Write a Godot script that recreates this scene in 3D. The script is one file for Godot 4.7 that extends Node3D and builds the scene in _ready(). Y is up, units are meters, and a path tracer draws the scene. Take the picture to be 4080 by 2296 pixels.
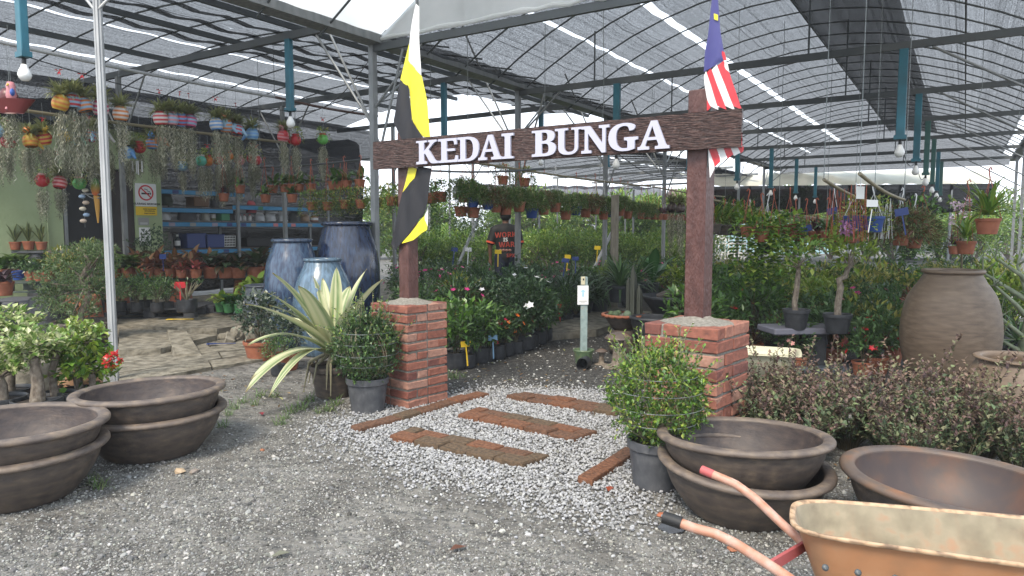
extends Node3D

class MB:
	var v := PackedVector3Array()
	var n := PackedVector3Array()
	var c := PackedColorArray()
	var uv := PackedVector2Array()
	var ix := PackedInt32Array()
	func tri(a: Vector3, b: Vector3, d: Vector3, col: Color) -> void:
		var nn := (b - a).cross(d - a).normalized()
		var k := v.size()
		v.append(a); v.append(b); v.append(d)
		n.append(nn); n.append(nn); n.append(nn)
		c.append(col); c.append(col); c.append(col)
		uv.append(Vector2(a.x, a.y)); uv.append(Vector2(b.x, b.y)); uv.append(Vector2(d.x, d.y))
		ix.append(k); ix.append(k + 2); ix.append(k + 1)
	func quad(a: Vector3, b: Vector3, d: Vector3, e: Vector3, col: Color) -> void:
		tri(a, b, d, col)
		tri(a, d, e, col)
	func hexa(p: Array, col: Color) -> void:
		# p: 4 bottom corners counter-clockwise from above, then the 4 top corners
		quad(p[3], p[2], p[1], p[0], col)
		quad(p[4], p[5], p[6], p[7], col)
		for i in 4:
			var j := (i + 1) % 4
			quad(p[i], p[j], p[j + 4], p[i + 4], col)
	func box(ce: Vector3, s: Vector3, col := Color.WHITE, bs := Basis.IDENTITY) -> void:
		var h := s * 0.5
		var p := []
		for y in [-1, 1]:
			for q in [Vector2(-1, 1), Vector2(1, 1), Vector2(1, -1), Vector2(-1, -1)]:
				p.append(ce + bs * Vector3(q.x * h.x, y * h.y, q.y * h.z))
		hexa(p, col)
	func bbox(ce: Vector3, s: Vector3, bev: float, col := Color.WHITE, bs := Basis.IDENTITY, r: RandomNumberGenerator = null, jit := 0.0) -> void:
		# a box with chamfered edges; each corner may be knocked about a little
		var h := s * 0.5
		var cn := {}
		for sx in [-1, 1]:
			for sy in [-1, 1]:
				for sz in [-1, 1]:
					var j := Vector3.ZERO
					if r: j = Vector3(r.randf_range(-jit, jit), r.randf_range(-jit, jit), r.randf_range(-jit, jit))
					var o := Vector3(sx * h.x, sy * h.y, sz * h.z) + j
					cn[Vector3i(sx, sy, sz)] = [ce + bs * (o - Vector3(0, sy, sz) * bev), ce + bs * (o - Vector3(sx, 0, sz) * bev), ce + bs * (o - Vector3(sx, sy, 0) * bev)]
		for ax in 3:
			var u := (ax + 1) % 3
			var w := (ax + 2) % 3
			for sg in [-1, 1]:
				var q := []
				for k in [[-1, -1], [1, -1], [1, 1], [-1, 1]]:
					var key := Vector3i.ZERO
					key[ax] = sg; key[u] = k[0]; key[w] = k[1]
					q.append(cn[key][ax])
				if sg < 0: q.reverse()
				quad(q[0], q[1], q[2], q[3], col)
			for su in [-1, 1]:
				for sw in [-1, 1]:
					var k1 := Vector3i.ZERO
					var k2 := Vector3i.ZERO
					k1[ax] = -1; k1[u] = su; k1[w] = sw
					k2[ax] = 1; k2[u] = su; k2[w] = sw
					if su * sw > 0: quad(cn[k1][u], cn[k2][u], cn[k2][w], cn[k1][w], col) if false else quad(cn[k1][u], cn[k1][w], cn[k2][w], cn[k2][u], col)
					else: quad(cn[k1][w], cn[k1][u], cn[k2][u], cn[k2][w], col)
		for key in cn:
			var t = cn[key]
			if key.x * key.y * key.z > 0: tri(t[0], t[1], t[2], col)
			else: tri(t[0], t[2], t[1], col)
	func sheet(p: PackedVector3Array, nu: int, nv: int, cols: PackedColorArray, closed := false, us := 1.0, vs := 1.0) -> void:
		# nu columns by nv rows of points, p[j * nu + i], smooth normals
		var k := v.size()
		var one := cols.size() == 1
		for j in nv:
			for i in nu:
				var i0 := i - 1
				var i1 := i + 1
				if closed:
					i0 = (i - 1 + nu) % nu
					i1 = (i + 1) % nu
				else:
					i0 = maxi(i0, 0)
					i1 = mini(i1, nu - 1)
				var j0 := maxi(j - 1, 0)
				var j1 := mini(j + 1, nv - 1)
				var nn := (p[j * nu + i1] - p[j * nu + i0]).cross(p[j1 * nu + i] - p[j0 * nu + i])
				if nn.length_squared() < 1e-16:
					nn = (p[j1 * nu + i] - p[j0 * nu + i]).cross(Vector3.RIGHT)
					if p[j * nu + i].y > p[j0 * nu + i].y or j == 0: nn = Vector3.DOWN if j == 0 else Vector3.UP
				v.append(p[j * nu + i])
				n.append(nn.normalized())
				c.append(cols[0] if one else cols[j * nu + i])
				uv.append(Vector2(us * i / float(maxi(nu - (0 if closed else 1), 1)), vs * j / float(maxi(nv - 1, 1))))
		var mu := nu if closed else nu - 1
		for j in nv - 1:
			for i in mu:
				var a := k + j * nu + i
				var b := k + j * nu + (i + 1) % nu
				ix.append(a); ix.append(b + nu); ix.append(b)
				ix.append(a); ix.append(a + nu); ix.append(b + nu)
	func tube(pts: Array, radii: Array, sides := 6, col := Color.WHITE, caps := true) -> void:
		var m := pts.size()
		var p := PackedVector3Array()
		var d: Vector3 = (pts[1] - pts[0]).normalized()
		var x := d.cross(Vector3.UP)
		if x.length() < 0.05: x = d.cross(Vector3.RIGHT)
		x = x.normalized()
		for j in m:
			var dd: Vector3 = (pts[mini(j + 1, m - 1)] - pts[maxi(j - 1, 0)])
			if dd.length() < 1e-7: dd = d
			dd = dd.normalized()
			x = (x - dd * x.dot(dd)).normalized()
			var y := dd.cross(x)
			var rr: float = radii[mini(j, radii.size() - 1)]
			for i in sides:
				var a := TAU * i / sides
				p.append(pts[j] + (x * cos(a) + y * sin(a)) * rr)
		sheet(p, sides, m, PackedColorArray([col]), true)
		if caps:
			for e in [0, m - 1]:
				for i in sides:
					var a0 := p[e * sides + i]
					var a1 := p[e * sides + (i + 1) % sides]
					if e == 0: tri(pts[0], a1, a0, col)
					else: tri(pts[e], a0, a1, col)
	func bar(a: Vector3, b: Vector3, w: float, h: float, col := Color.WHITE) -> void:
		var d := (b - a).normalized()
		var x := d.cross(Vector3.UP)
		if x.length() < 0.05: x = Vector3.RIGHT
		x = x.normalized()
		var y := x.cross(d).normalized()
		box((a + b) * 0.5, Vector3(w, h, a.distance_to(b)), col, Basis(x, y, -d))
	func lathe(prof: Array, segs := 32, cols := [Color.WHITE], xf := Transform3D.IDENTITY, wob := 0.0) -> void:
		# profile of Vector2(radius, height) from the bottom up on the outside and down again inside
		var p := PackedVector3Array()
		var cc := PackedColorArray()
		for j in prof.size():
			for i in segs:
				var a := -TAU * i / segs
				var rr: float = prof[j].x * (1.0 + wob * sin(a * 2.0 + 1.0) + wob * 0.6 * sin(a * 5.0 + j))
				p.append(xf * Vector3(cos(a) * rr, prof[j].y, sin(a) * rr))
				cc.append(cols[mini(j, cols.size() - 1)])
		sheet(p, segs, prof.size(), cc, true, 1.0, 1.0)
	func ball(ce: Vector3, r: Vector3, col: Color, segs := 10, rings := 7) -> void:
		var prof := PackedVector3Array()
		for j in rings:
			var f := PI * j / (rings - 1)
			for i in segs:
				var a := -TAU * i / segs
				prof.append(ce + Vector3(cos(a) * sin(f) * r.x, -cos(f) * r.y, sin(a) * sin(f) * r.z))
		sheet(prof, segs, rings, PackedColorArray([col]), true)
	func leaf(p: Vector3, d: Vector3, up: Vector3, l: float, w: float, col: Color, fold := 0.18) -> void:
		# a pointed leaf of two folded halves
		var s := d.cross(up)
		if s.length_squared() < 1e-8: s = d.cross(Vector3.RIGHT)
		s = s.normalized()
		var u := s.cross(d).normalized()
		var m := p + d * l * 0.45
		var a := m + s * w * 0.5 + u * w * fold
		var b := m - s * w * 0.5 + u * w * fold
		var t := p + d * l - u * l * 0.08
		tri(p, a, t, col)
		tri(p, t, b, col)
	func strap(p: Vector3, az: float, el: float, l: float, w: float, bend: float, segs: int, cm: Color, ce: Color, fold := 0.25, wide := 0.45, base := 0.35) -> void:
		# a long leaf that arches over: cm along its middle, ce along its edges
		var q := PackedVector3Array()
		var cc := PackedColorArray()
		var hd := Vector3(cos(az), 0, sin(az))
		var s := Vector3(-sin(az), 0, cos(az))
		var o := p
		for j in segs + 1:
			var t := float(j) / segs
			var e := el - bend * t * t
			var d := hd * cos(e) + Vector3.UP * sin(e)
			if j > 0: o += d * l / segs
			var u := s.cross(d)
			if u.y < 0 and e < PI / 2: u = -u
			var ww := w * (base + (1.0 - base) * smoothstep(0.0, wide, t)) * (1.0 - pow(clampf((t - wide) / (1.0 - wide), 0, 1), 1.8)) * 0.5 + w * 0.012
			q.append(o + s * ww + u * ww * fold)
			q.append(o)
			q.append(o - s * ww + u * ww * fold)
			cc.append(ce); cc.append(cm); cc.append(ce)
		sheet(q, 3, segs + 1, cc)
	func mesh() -> ArrayMesh:
		var ar := []
		ar.resize(Mesh.ARRAY_MAX)
		ar[Mesh.ARRAY_VERTEX] = v
		ar[Mesh.ARRAY_NORMAL] = n
		ar[Mesh.ARRAY_COLOR] = c
		ar[Mesh.ARRAY_TEX_UV] = uv
		ar[Mesh.ARRAY_INDEX] = ix
		var m := ArrayMesh.new()
		m.add_surface_from_arrays(Mesh.PRIMITIVE_TRIANGLES, ar)
		return m

var R := RandomNumberGenerator.new()
var M := {}
var P := {}

func lin(r: float, g: float, b: float) -> Color:
	return Color(r, g, b).linear_to_srgb()

func noise_tex(stops: Array, freq: float, sd: int, oct := 4, size := 512, kind := FastNoiseLite.TYPE_SIMPLEX_SMOOTH, warp := 0.0) -> NoiseTexture2D:
	var f := FastNoiseLite.new()
	f.noise_type = kind
	f.seed = sd
	f.frequency = freq
	f.fractal_octaves = oct
	if warp > 0:
		f.domain_warp_enabled = true
		f.domain_warp_amplitude = warp
		f.domain_warp_frequency = freq * 1.5
	var g := Gradient.new()
	var off := PackedFloat32Array()
	var cs := PackedColorArray()
	for s in stops:
		off.append(s[0]); cs.append(lin(s[1], s[2], s[3]))
	g.offsets = off
	g.colors = cs
	var t := NoiseTexture2D.new()
	t.width = size; t.height = size
	t.seamless = true
	t.noise = f
	t.color_ramp = g
	return t

func bump_tex(freq: float, sd: int, strength: float, oct := 4, size := 512, kind := FastNoiseLite.TYPE_SIMPLEX_SMOOTH) -> NoiseTexture2D:
	var f := FastNoiseLite.new()
	f.noise_type = kind
	f.seed = sd
	f.frequency = freq
	f.fractal_octaves = oct
	var t := NoiseTexture2D.new()
	t.width = size; t.height = size
	t.seamless = true
	t.noise = f
	t.as_normal_map = true
	t.bump_strength = strength
	return t

func mat(r: float, g: float, b: float, rough := 0.7, metal := 0.0) -> StandardMaterial3D:
	var m := StandardMaterial3D.new()
	m.albedo_color = lin(r, g, b)
	m.roughness = rough
	m.metallic = metal
	m.cull_mode = BaseMaterial3D.CULL_DISABLED
	return m

func vmat(rough := 0.6, back := 0.0) -> StandardMaterial3D:
	var m := mat(1, 1, 1, rough)
	m.vertex_color_use_as_albedo = true
	if back > 0:
		m.backlight_enabled = true
		m.backlight = Color(back, back, back)
	return m

func tmat(tex: Texture2D, scale: Vector3, rough := 0.75, world := true, bump: Texture2D = null, bs := 1.0, vcol := false) -> StandardMaterial3D:
	var m := mat(1, 1, 1, rough)
	m.albedo_texture = tex
	m.uv1_triplanar = true
	m.uv1_world_triplanar = world
	m.uv1_scale = scale
	if bump:
		m.normal_enabled = true
		m.normal_texture = bump
		m.normal_scale = bs
	if vcol: m.vertex_color_use_as_albedo = true
	return m

func add_part(called: String, mesh, m: Material, parent: Node3D, label := "") -> MeshInstance3D:
	var o := MeshInstance3D.new()
	o.name = called
	o.mesh = mesh.mesh() if mesh is MB else mesh
	o.material_override = m
	parent.add_child(o, true)
	if label: o.set_meta("label", label)
	return o

func stuff(o: Node) -> void:
	o.set_meta("kind", "stuff")

func tag(o: Node, label: String, cat: String, group := "") -> void:
	o.set_meta("label", label)
	o.set_meta("category", cat)
	if group: o.set_meta("group", group)

func thing(called: String, label: String, cat: String, at := Vector3.ZERO, turn := 0.0, group := "") -> Node3D:
	var o := Node3D.new()
	o.name = called
	o.position = at
	o.rotation.y = turn
	add_child(o, true)
	tag(o, label, cat, group)
	return o

func structure(called: String, mesh, m: Material) -> MeshInstance3D:
	var o := add_part(called, mesh, m, self)
	o.set_meta("kind", "structure")
	return o

func place(proto: Node3D, at: Vector3, turn: float, sc: float, label: String, cat: String, group := "", sy := 1.0) -> Node3D:
	var o: Node3D = proto.duplicate()
	o.name = proto.name
	o.position = at
	o.rotation = Vector3(0, turn, 0)
	o.scale = Vector3(sc, sc * sy, sc)
	add_child(o, true)
	tag(o, label, cat, group)
	return o

func rsph() -> Vector3:
	var z := R.randf_range(-1, 1)
	var a := R.randf() * TAU
	var s := sqrt(1 - z * z)
	return Vector3(s * cos(a), z, s * sin(a))

func vary(cols: Array, v := 0.25) -> Color:
	var a: Color = cols[R.randi() % cols.size()]
	var f := 1.0 + R.randf_range(-v, v)
	return Color(a.r * f, a.g * f, a.b * f)

# greenhouse axes: GU runs along the gutters into the depth, BU along the tie beams to the right
const GA := Vector3(-1.743, 0, -9.0)
const GU := Vector3(0.54, 0, -0.842)
const BU := Vector3(0.842, 0, 0.54)
func fr(l: float, t: float, h: float) -> Vector3:
	return GA + BU * l + GU * t + Vector3(0, h, 0)

func _ready() -> void:
	R.seed = 20240
	var cam := Camera3D.new()
	cam.name = "camera"
	cam.position = Vector3(0, 1.42, 0)
	cam.rotation_degrees = Vector3(-4.745, 0, 0)
	cam.fov = 44.53
	cam.near = 0.05
	cam.far = 500
	add_child(cam)
	cam.current = true
	var we := WorldEnvironment.new()
	we.name = "world"
	var env := Environment.new()
	env.background_mode = Environment.BG_SKY
	var sky := Sky.new()
	var sm := ProceduralSkyMaterial.new()
	sm.sky_top_color = Color(0.84, 0.9, 0.97)
	sm.sky_horizon_color = Color(0.95, 0.97, 1.0)
	sm.sky_curve = 0.25
	sm.ground_bottom_color = Color(0.5, 0.5, 0.48)
	sm.ground_horizon_color = Color(0.8, 0.82, 0.84)
	sm.sky_energy_multiplier = 0.9
	sky.sky_material = sm
	env.sky = sky
	env.tonemap_mode = Environment.TONE_MAPPER_LINEAR
	env.tonemap_exposure = 2.95
	env.sdfgi_enabled = true
	env.ssao_enabled = true
	env.ssil_enabled = true
	env.fog_enabled = true
	env.fog_density = 0.0018
	env.fog_light_color = Color(0.88, 0.9, 0.92)
	we.environment = env
	add_child(we)
	var sun := DirectionalLight3D.new()
	sun.name = "sun"
	sun.light_energy = 0.5
	sun.light_color = Color(1.0, 0.96, 0.9)
	sun.light_angular_distance = 18.0
	sun.rotation_degrees = Vector3(-50, -24, 0)
	sun.shadow_enabled = true
	add_child(sun)
	materials()
	ground()
	right_greenhouse()
	left_greenhouse()
	far_place()
	shop()
	gate()
	bowls()
	wheelbarrow()
	plants_setup()
	plants_front()
	plants_left()
	plants_hanging()
	plants_middle()
	extras()

func materials() -> void:
	M.ground = tmat(noise_tex([[0.0, .055, .051, .046], [0.3, .1, .094, .085], [0.52, .138, .131, .119], [0.75, .165, .158, .145], [1.0, .21, .202, .188]], 0.009, 3, 8, 1024), Vector3(.24, .24, .24), 0.92, true, bump_tex(0.06, 4, 6.0, 5), 1.2)
	M.dark_ground = tmat(noise_tex([[0.0, .025, .024, .022], [0.5, .055, .052, .048], [1.0, .12, .11, .1]], 0.03, 5, 6, 512), Vector3(.8, .8, .8), 0.95, true, bump_tex(0.08, 6, 8.0, 5), 1.3)
	M.concrete = tmat(noise_tex([[0.0, .06, .053, .038], [0.35, .14, .125, .095], [0.6, .21, .188, .145], [1.0, .29, .265, .22]], 0.012, 7, 6, 1024), Vector3(.5, .5, .5), 0.9, true, bump_tex(0.05, 8, 4.0, 5), 0.8)
	M.stone = vmat(0.8)
	M.steel = mat(.085, .095, .1, .5, .3)
	M.steel_light = tmat(noise_tex([[0.0, .3, .31, .32], [1.0, .48, .49, .49]], 0.02, 9, 4, 256), Vector3(2, .4, 2), .5, true)
	M.steel_light.metallic = .25
	M.galv = tmat(noise_tex([[0.0, .16, .17, .175], [1.0, .3, .31, .31]], 0.02, 10, 4, 256), Vector3(2, .5, 2), .5, true)
	M.galv.metallic = .3
	M.teal = tmat(noise_tex([[0.0, .012, .07, .09], [0.5, .015, .12, .17], [1.0, .03, .19, .26]], 0.01, 11, 4, 256), Vector3(1, .6, 1), .45, true)
	M.green_steel = mat(.025, .1, .09, .5)
	M.bulb = mat(.8, .8, .78, .25)
	M.black = mat(.012, .012, .013, .6)
	M.net = net_mat(0.82, 21)
	M.net_dense = net_mat(0.92, 22)
	M.net_wall = net_mat(0.99, 23)
	M.film = tmat(noise_tex([[0.0, .72, .74, .73], [0.5, .86, .87, .86], [1.0, .93, .93, .92]], 0.008, 12, 5, 512), Vector3(.4, .4, .4), .6)
	M.film.backlight_enabled = true
	M.film.backlight = Color(1, 1, 1)
	M.cream_roof = mat(.78, .76, .66, .7)
	M.cream_roof.backlight_enabled = true
	M.cream_roof.backlight = Color(.9, .9, .85)
	M.wall_green = tmat(noise_tex([[0.0, .26, .32, .17], [0.5, .36, .43, .24], [1.0, .42, .5, .3]], 0.006, 13, 5, 512), Vector3(.4, .25, .4), .85, true, bump_tex(.08, 14, 2.0), .4)
	M.dark_door = mat(.012, .012, .014, .5)
	M.brown_door = tmat(noise_tex([[0.0, .014, .009, .007], [1.0, .035, .02, .015]], .02, 15, 4, 256), Vector3(6, .5, 6), .5)
	M.paper = mat(.72, .72, .7, .8)
	M.paper_grey = mat(.3, .3, .28, .8)
	M.yellow = mat(.75, .5, .02, .7)
	M.red = mat(.55, .02, .03, .6)
	M.ink = mat(.02, .02, .022, .8)
	M.blue_shelf = mat(.03, .22, .42, .45)
	M.board = mat(.09, .07, .055, .8)
	M.blue_plastic = mat(.012, .035, .16, .4)
	M.white_plastic = mat(.6, .6, .58, .5)
	M.clear_bag = mat(.42, .43, .43, .25)
	M.terracotta = tmat(noise_tex([[0.0, .2, .065, .035], [0.6, .3, .1, .05], [1.0, .36, .15, .09]], 0.02, 16, 4, 256), Vector3(2, 2, 2), .75)
	M.black_pot = tmat(noise_tex([[0.0, .016, .017, .02], [0.6, .03, .032, .037], [1.0, .065, .067, .07]], 0.02, 17, 5, 256), Vector3(2.5, 2.5, 2.5), .5)
	M.grey_pot = tmat(noise_tex([[0.0, .05, .053, .06], [0.6, .085, .088, .097], [1.0, .15, .15, .15]], 0.012, 18, 6, 512), Vector3(2.5, 1.5, 2.5), .55)
	M.green_pot = mat(.06, .2, .07, .5)
	M.blue_pot = mat(.015, .05, .2, .4)
	M.soil = mat(.035, .026, .02, .95)
	M.pallet = tmat(noise_tex([[0.0, .04, .043, .05], [1.0, .09, .095, .105]], 0.02, 19, 4, 256), Vector3(1.5, 1.5, 1.5), .5)
	M.pallet_green = tmat(noise_tex([[0.0, .025, .04, .03], [1.0, .07, .09, .075]], 0.02, 20, 4, 256), Vector3(1.5, 1.5, 1.5), .7)
	M.post_brown = tmat(noise_tex([[0.0, .05, .021, .018], [0.5, .085, .035, .029], [0.85, .11, .05, .042], [1.0, .24, .17, .14]], 0.015, 31, 6, 512), Vector3(3, .7, 3), .45, true, bump_tex(.05, 32, 4.0), .5)
	M.letter = mat(.46, .46, .56, .4)
	M.mortar = tmat(noise_tex([[0.0, .13, .12, .1], [1.0, .36, .34, .3]], .05, 33, 5, 256), Vector3(3, 3, 3), .95, true, bump_tex(.1, 34, 8.0), 1.0)
	M.brick = []
	var tones := [[.28, .105, .07], [.22, .075, .052], [.33, .145, .1], [.25, .09, .06], [.38, .2, .145], [.18, .065, .05]]
	for k in tones.size():
		var q: Array = tones[k]
		M.brick.append(tmat(noise_tex([[0.0, q[0] * .32, q[1] * .4, q[2] * .5], [0.3, q[0] * .8, q[1] * .8, q[2] * .8], [0.62, q[0], q[1], q[2]], [0.9, q[0] * 1.2, q[1] * 1.35, q[2] * 1.4], [1.0, .42, .34, .28]], .022, 40 + k, 5, 256), Vector3(4, 4, 4), .85, true, M.mortar.normal_texture, .5))
	M.paver = []
	for k in 3:
		var q: Array = [[.13, .062, .036], [.11, .07, .042], [.16, .066, .034]][k]
		M.paver.append(tmat(noise_tex([[0.0, q[0] * .4, q[1] * .5, q[2] * .5], [0.5, q[0], q[1], q[2]], [1.0, q[0] * 1.5, q[1] * 1.7, q[2] * 1.7]], .04, 50 + k, 6, 256), Vector3(3, 3, 3), .95, true, M.mortar.normal_texture, .8))
	M.clay = clay(60, 1.35)
	M.clay_rust = clay_rust()
	M.jar = tmat(noise_tex([[0.0, .09, .062, .042], [0.5, .14, .098, .066], [1.0, .2, .145, .1]], .012, 64, 5, 512), Vector3(1, 4, 1), .55, true, bump_tex(.05, 65, 2.0), .4)
	M.glaze = [glaze(70, [.012, .014, .03], [.024, .042, .095], [.1, .15, .23]), glaze(71, [.022, .032, .065], [.05, .085, .15], [.18, .23, .28]), glaze(72, [.05, .08, .11], [.1, .16, .24], [.24, .3, .32])]
	M.slate = tmat(noise_tex([[0.0, .05, .06, .075], [1.0, .1, .115, .14]], .01, 73, 4, 256), Vector3(1, 2, 1), .4)
	M.barrow_in = tmat(noise_tex([[0.0, .09, .075, .055], [0.25, .2, .17, .12], [0.5, .27, .235, .165], [0.66, .33, .28, .2], [0.8, .38, .24, .155], [1.0, .42, .21, .12]], .011, 74, 6, 512), Vector3(1.2, 1.2, 1.2), .7)
	M.barrow = tmat(noise_tex([[0.0, .16, .09, .055], [0.14, .3, .16, .085], [0.45, .38, .185, .09], [0.72, .4, .21, .11], [1.0, .36, .28, .2]], .012, 75, 5, 512), Vector3(1, 1, 1), .45)
	M.barrow_rim = tmat(noise_tex([[0.0, .07, .045, .03], [0.3, .2, .13, .08], [0.48, .46, .3, .18], [1.0, .52, .41, .29]], .03, 76, 5, 256), Vector3(2, 2, 2), .6)
	M.handle = tmat(noise_tex([[0.0, .3, .11, .05], [0.4, .42, .2, .13], [0.7, .46, .28, .22], [1.0, .5, .4, .36]], .02, 77, 5, 256), Vector3(3, 3, 3), .55)
	M.grip_red = mat(.4, .09, .09, .6)
	M.bark = tmat(noise_tex([[0.0, .06, .045, .035], [0.5, .16, .13, .1], [1.0, .32, .28, .23]], .03, 78, 5, 256), Vector3(4, 2, 4), .9, true, bump_tex(.06, 79, 6.0), .8)
	M.wire = mat(.2, .22, .22, .5, .3)
	M.string_red = mat(.35, .09, .05, .7)
	M.string_white = mat(.7, .7, .7, .7)
	M.rust_pipe = tmat(noise_tex([[0.0, .05, .025, .02], [1.0, .16, .08, .06]], .02, 80, 4, 256), Vector3(3, 3, 3), .7)
	M.bamboo = mat(.2, .17, .1, .6)
	M.leaf = vmat(.32, .7)
	M.leaf_matte = vmat(.7, .35)
	M.stem = mat(.1, .085, .05, .9)
	M.stem_pale = mat(.22, .2, .13, .9)
	M.paint = vmat(.4)
	M.cloth = []

func clay(sd: int, k: float) -> StandardMaterial3D:
	var m := tmat(noise_tex([[0.0, .03 * k, .025 * k, .024 * k], [0.4, .06 * k, .047 * k, .04 * k], [0.62, .08 * k, .062 * k, .048 * k], [0.85, .12 * k, .09 * k, .066 * k], [1.0, .2 * k, .13 * k, .09 * k]], .014, sd, 5, 512), Vector3(1.2, 2.6, 1.2), .6, true, bump_tex(.05, sd + 1, 3.0), .5, true)
	return m

func clay_rust() -> StandardMaterial3D:
	return tmat(noise_tex([[0.0, .06, .05, .05], [0.55, .1, .075, .062], [0.7, .14, .09, .06], [0.88, .2, .095, .05], [1.0, .24, .12, .065]], .008, 63, 5, 512, FastNoiseLite.TYPE_SIMPLEX_SMOOTH, 20.0), Vector3(1, 1, 1), .56, true, null, 1.0, true)

func glaze(sd: int, lo: Array, mid: Array, hi: Array) -> StandardMaterial3D:
	var m := tmat(noise_tex([[0.0, lo[0], lo[1], lo[2]], [0.35, lo[0] * 1.2, lo[1] * 1.3, lo[2] * 1.3], [0.55, mid[0], mid[1], mid[2]], [0.8, mid[0] * 1.2, mid[1] * 1.3, mid[2] * 1.2], [1.0, hi[0], hi[1], hi[2]]], .016, sd, 6, 512), Vector3(3.2, .8, 3.2), .26, true, bump_tex(.03, sd + 5, 2.0), .3)
	m.clearcoat_enabled = true
	m.clearcoat = .6
	m.clearcoat_roughness = .12
	m.vertex_color_use_as_albedo = true
	return m

func net_mat(base: float, sd: int) -> StandardMaterial3D:
	# knitted shade cloth: bands of looser and tighter rows, with the dashes of the knit
	var w := 512
	var h := 512
	var r := RandomNumberGenerator.new()
	r.seed = sd
	var row := PackedFloat32Array()
	row.resize(h)
	for o in [[8, .015], [32, .012], [96, .018], [256, .028], [512, .035]]:
		var k: int = o[0]
		var vals := PackedFloat32Array()
		for i in k + 1: vals.append(r.randf_range(-1, 1))
		vals[k] = vals[0]
		for y in h:
			var f := float(y) / h * k
			var i := int(f)
			row[y] += lerpf(vals[i], vals[i + 1], f - i) * o[1]
	for i in 9:
		var y0 := r.randi() % h
		for y in r.randi_range(2, 4): row[(y0 + y) % h] += .09
	var data := PackedByteArray()
	data.resize(w * h * 4)
	for y in h:
		var run := 0
		var dv := 0.0
		for x in w:
			if run <= 0:
				run = r.randi_range(1, 4)
				dv = r.randf_range(-.13, .13)
			run -= 1
			var a := clampf(base + row[y] * (1.0 if base < .95 else .6) + dv * (1.0 if base < .95 else .5), .05, 1.0)
			var k := (y * w + x) * 4
			if base > .95:
				data[k] = 14; data[k + 1] = 14; data[k + 2] = 17
			else:
				data[k] = 40; data[k + 1] = 42; data[k + 2] = 46
			data[k + 3] = int(a * 255)
	var m := StandardMaterial3D.new()
	m.albedo_texture = ImageTexture.create_from_image(Image.create_from_data(w, h, false, Image.FORMAT_RGBA8, data))
	m.transparency = BaseMaterial3D.TRANSPARENCY_ALPHA
	m.roughness = 1.0
	m.metallic_specular = .08
	m.cull_mode = BaseMaterial3D.CULL_DISABLED
	return m

func stone_mesh(sd: int, flat: float) -> ArrayMesh:
	var r := RandomNumberGenerator.new()
	r.seed = sd
	var ph := (1.0 + sqrt(5.0)) / 2.0
	var q := []
	for s in [[0, 1, ph], [0, -1, ph], [0, 1, -ph], [0, -1, -ph], [1, ph, 0], [-1, ph, 0], [1, -ph, 0], [-1, -ph, 0], [ph, 0, 1], [-ph, 0, 1], [ph, 0, -1], [-ph, 0, -1]]:
		var p := Vector3(s[0], s[1], s[2]).normalized() * r.randf_range(.72, 1.15)
		q.append(Vector3(p.x * 1.15, p.y * flat, p.z * .85) * .5)
	var mb := MB.new()
	for f in [[0, 1, 8], [0, 8, 4], [0, 4, 5], [0, 5, 9], [0, 9, 1], [1, 6, 8], [8, 6, 10], [8, 10, 4], [4, 10, 2], [4, 2, 5], [5, 2, 11], [5, 11, 9], [9, 11, 7], [9, 7, 1], [1, 7, 6], [3, 6, 7], [3, 7, 11], [3, 11, 2], [3, 2, 10], [3, 10, 6]]:
		mb.tri(q[f[0]], q[f[1]], q[f[2]], Color.WHITE)
	return mb.mesh()

func scatter(called: String, label: String, mesh: Mesh, xs: Array, cols: Array, m: Material) -> void:
	var mm := MultiMesh.new()
	mm.transform_format = MultiMesh.TRANSFORM_3D
	mm.use_colors = true
	mm.mesh = mesh
	mm.instance_count = xs.size()
	for i in xs.size():
		mm.set_instance_transform(i, xs[i])
		mm.set_instance_color(i, cols[i])
	var o := MultiMeshInstance3D.new()
	o.name = called
	o.multimesh = mm
	o.material_override = m
	add_child(o, true)
	o.set_meta("kind", "stuff")
	tag(o, label, "gravel")

func poly2(a: Array) -> PackedVector2Array:
	var p := PackedVector2Array()
	for q in a: p.append(Vector2(q.x, q.z))
	return p

func flat_sheet(poly: PackedVector2Array, y: float) -> MB:
	var mb := MB.new()
	var t := Geometry2D.triangulate_polygon(poly)
	for i in range(0, t.size(), 3):
		var a := poly[t[i]]
		var b := poly[t[i + 1]]
		var d := poly[t[i + 2]]
		if (b - a).cross(d - a) > 0:
			var s := b
			b = d
			d = s
		mb.tri(Vector3(a.x, y, a.y), Vector3(b.x, y, b.y), Vector3(d.x, y, d.y), Color.WHITE)
	return mb

func wavy(poly: PackedVector2Array, amp: float, sd: int) -> PackedVector2Array:
	var r := RandomNumberGenerator.new()
	r.seed = sd
	var o := PackedVector2Array()
	for i in poly.size():
		var a := poly[i]
		var b := poly[(i + 1) % poly.size()]
		var k := maxi(1, int(a.distance_to(b) / .35))
		for j in k: o.append(a.lerp(b, float(j) / k) + Vector2(r.randf_range(-amp, amp), r.randf_range(-amp, amp)))
	return o

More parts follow.
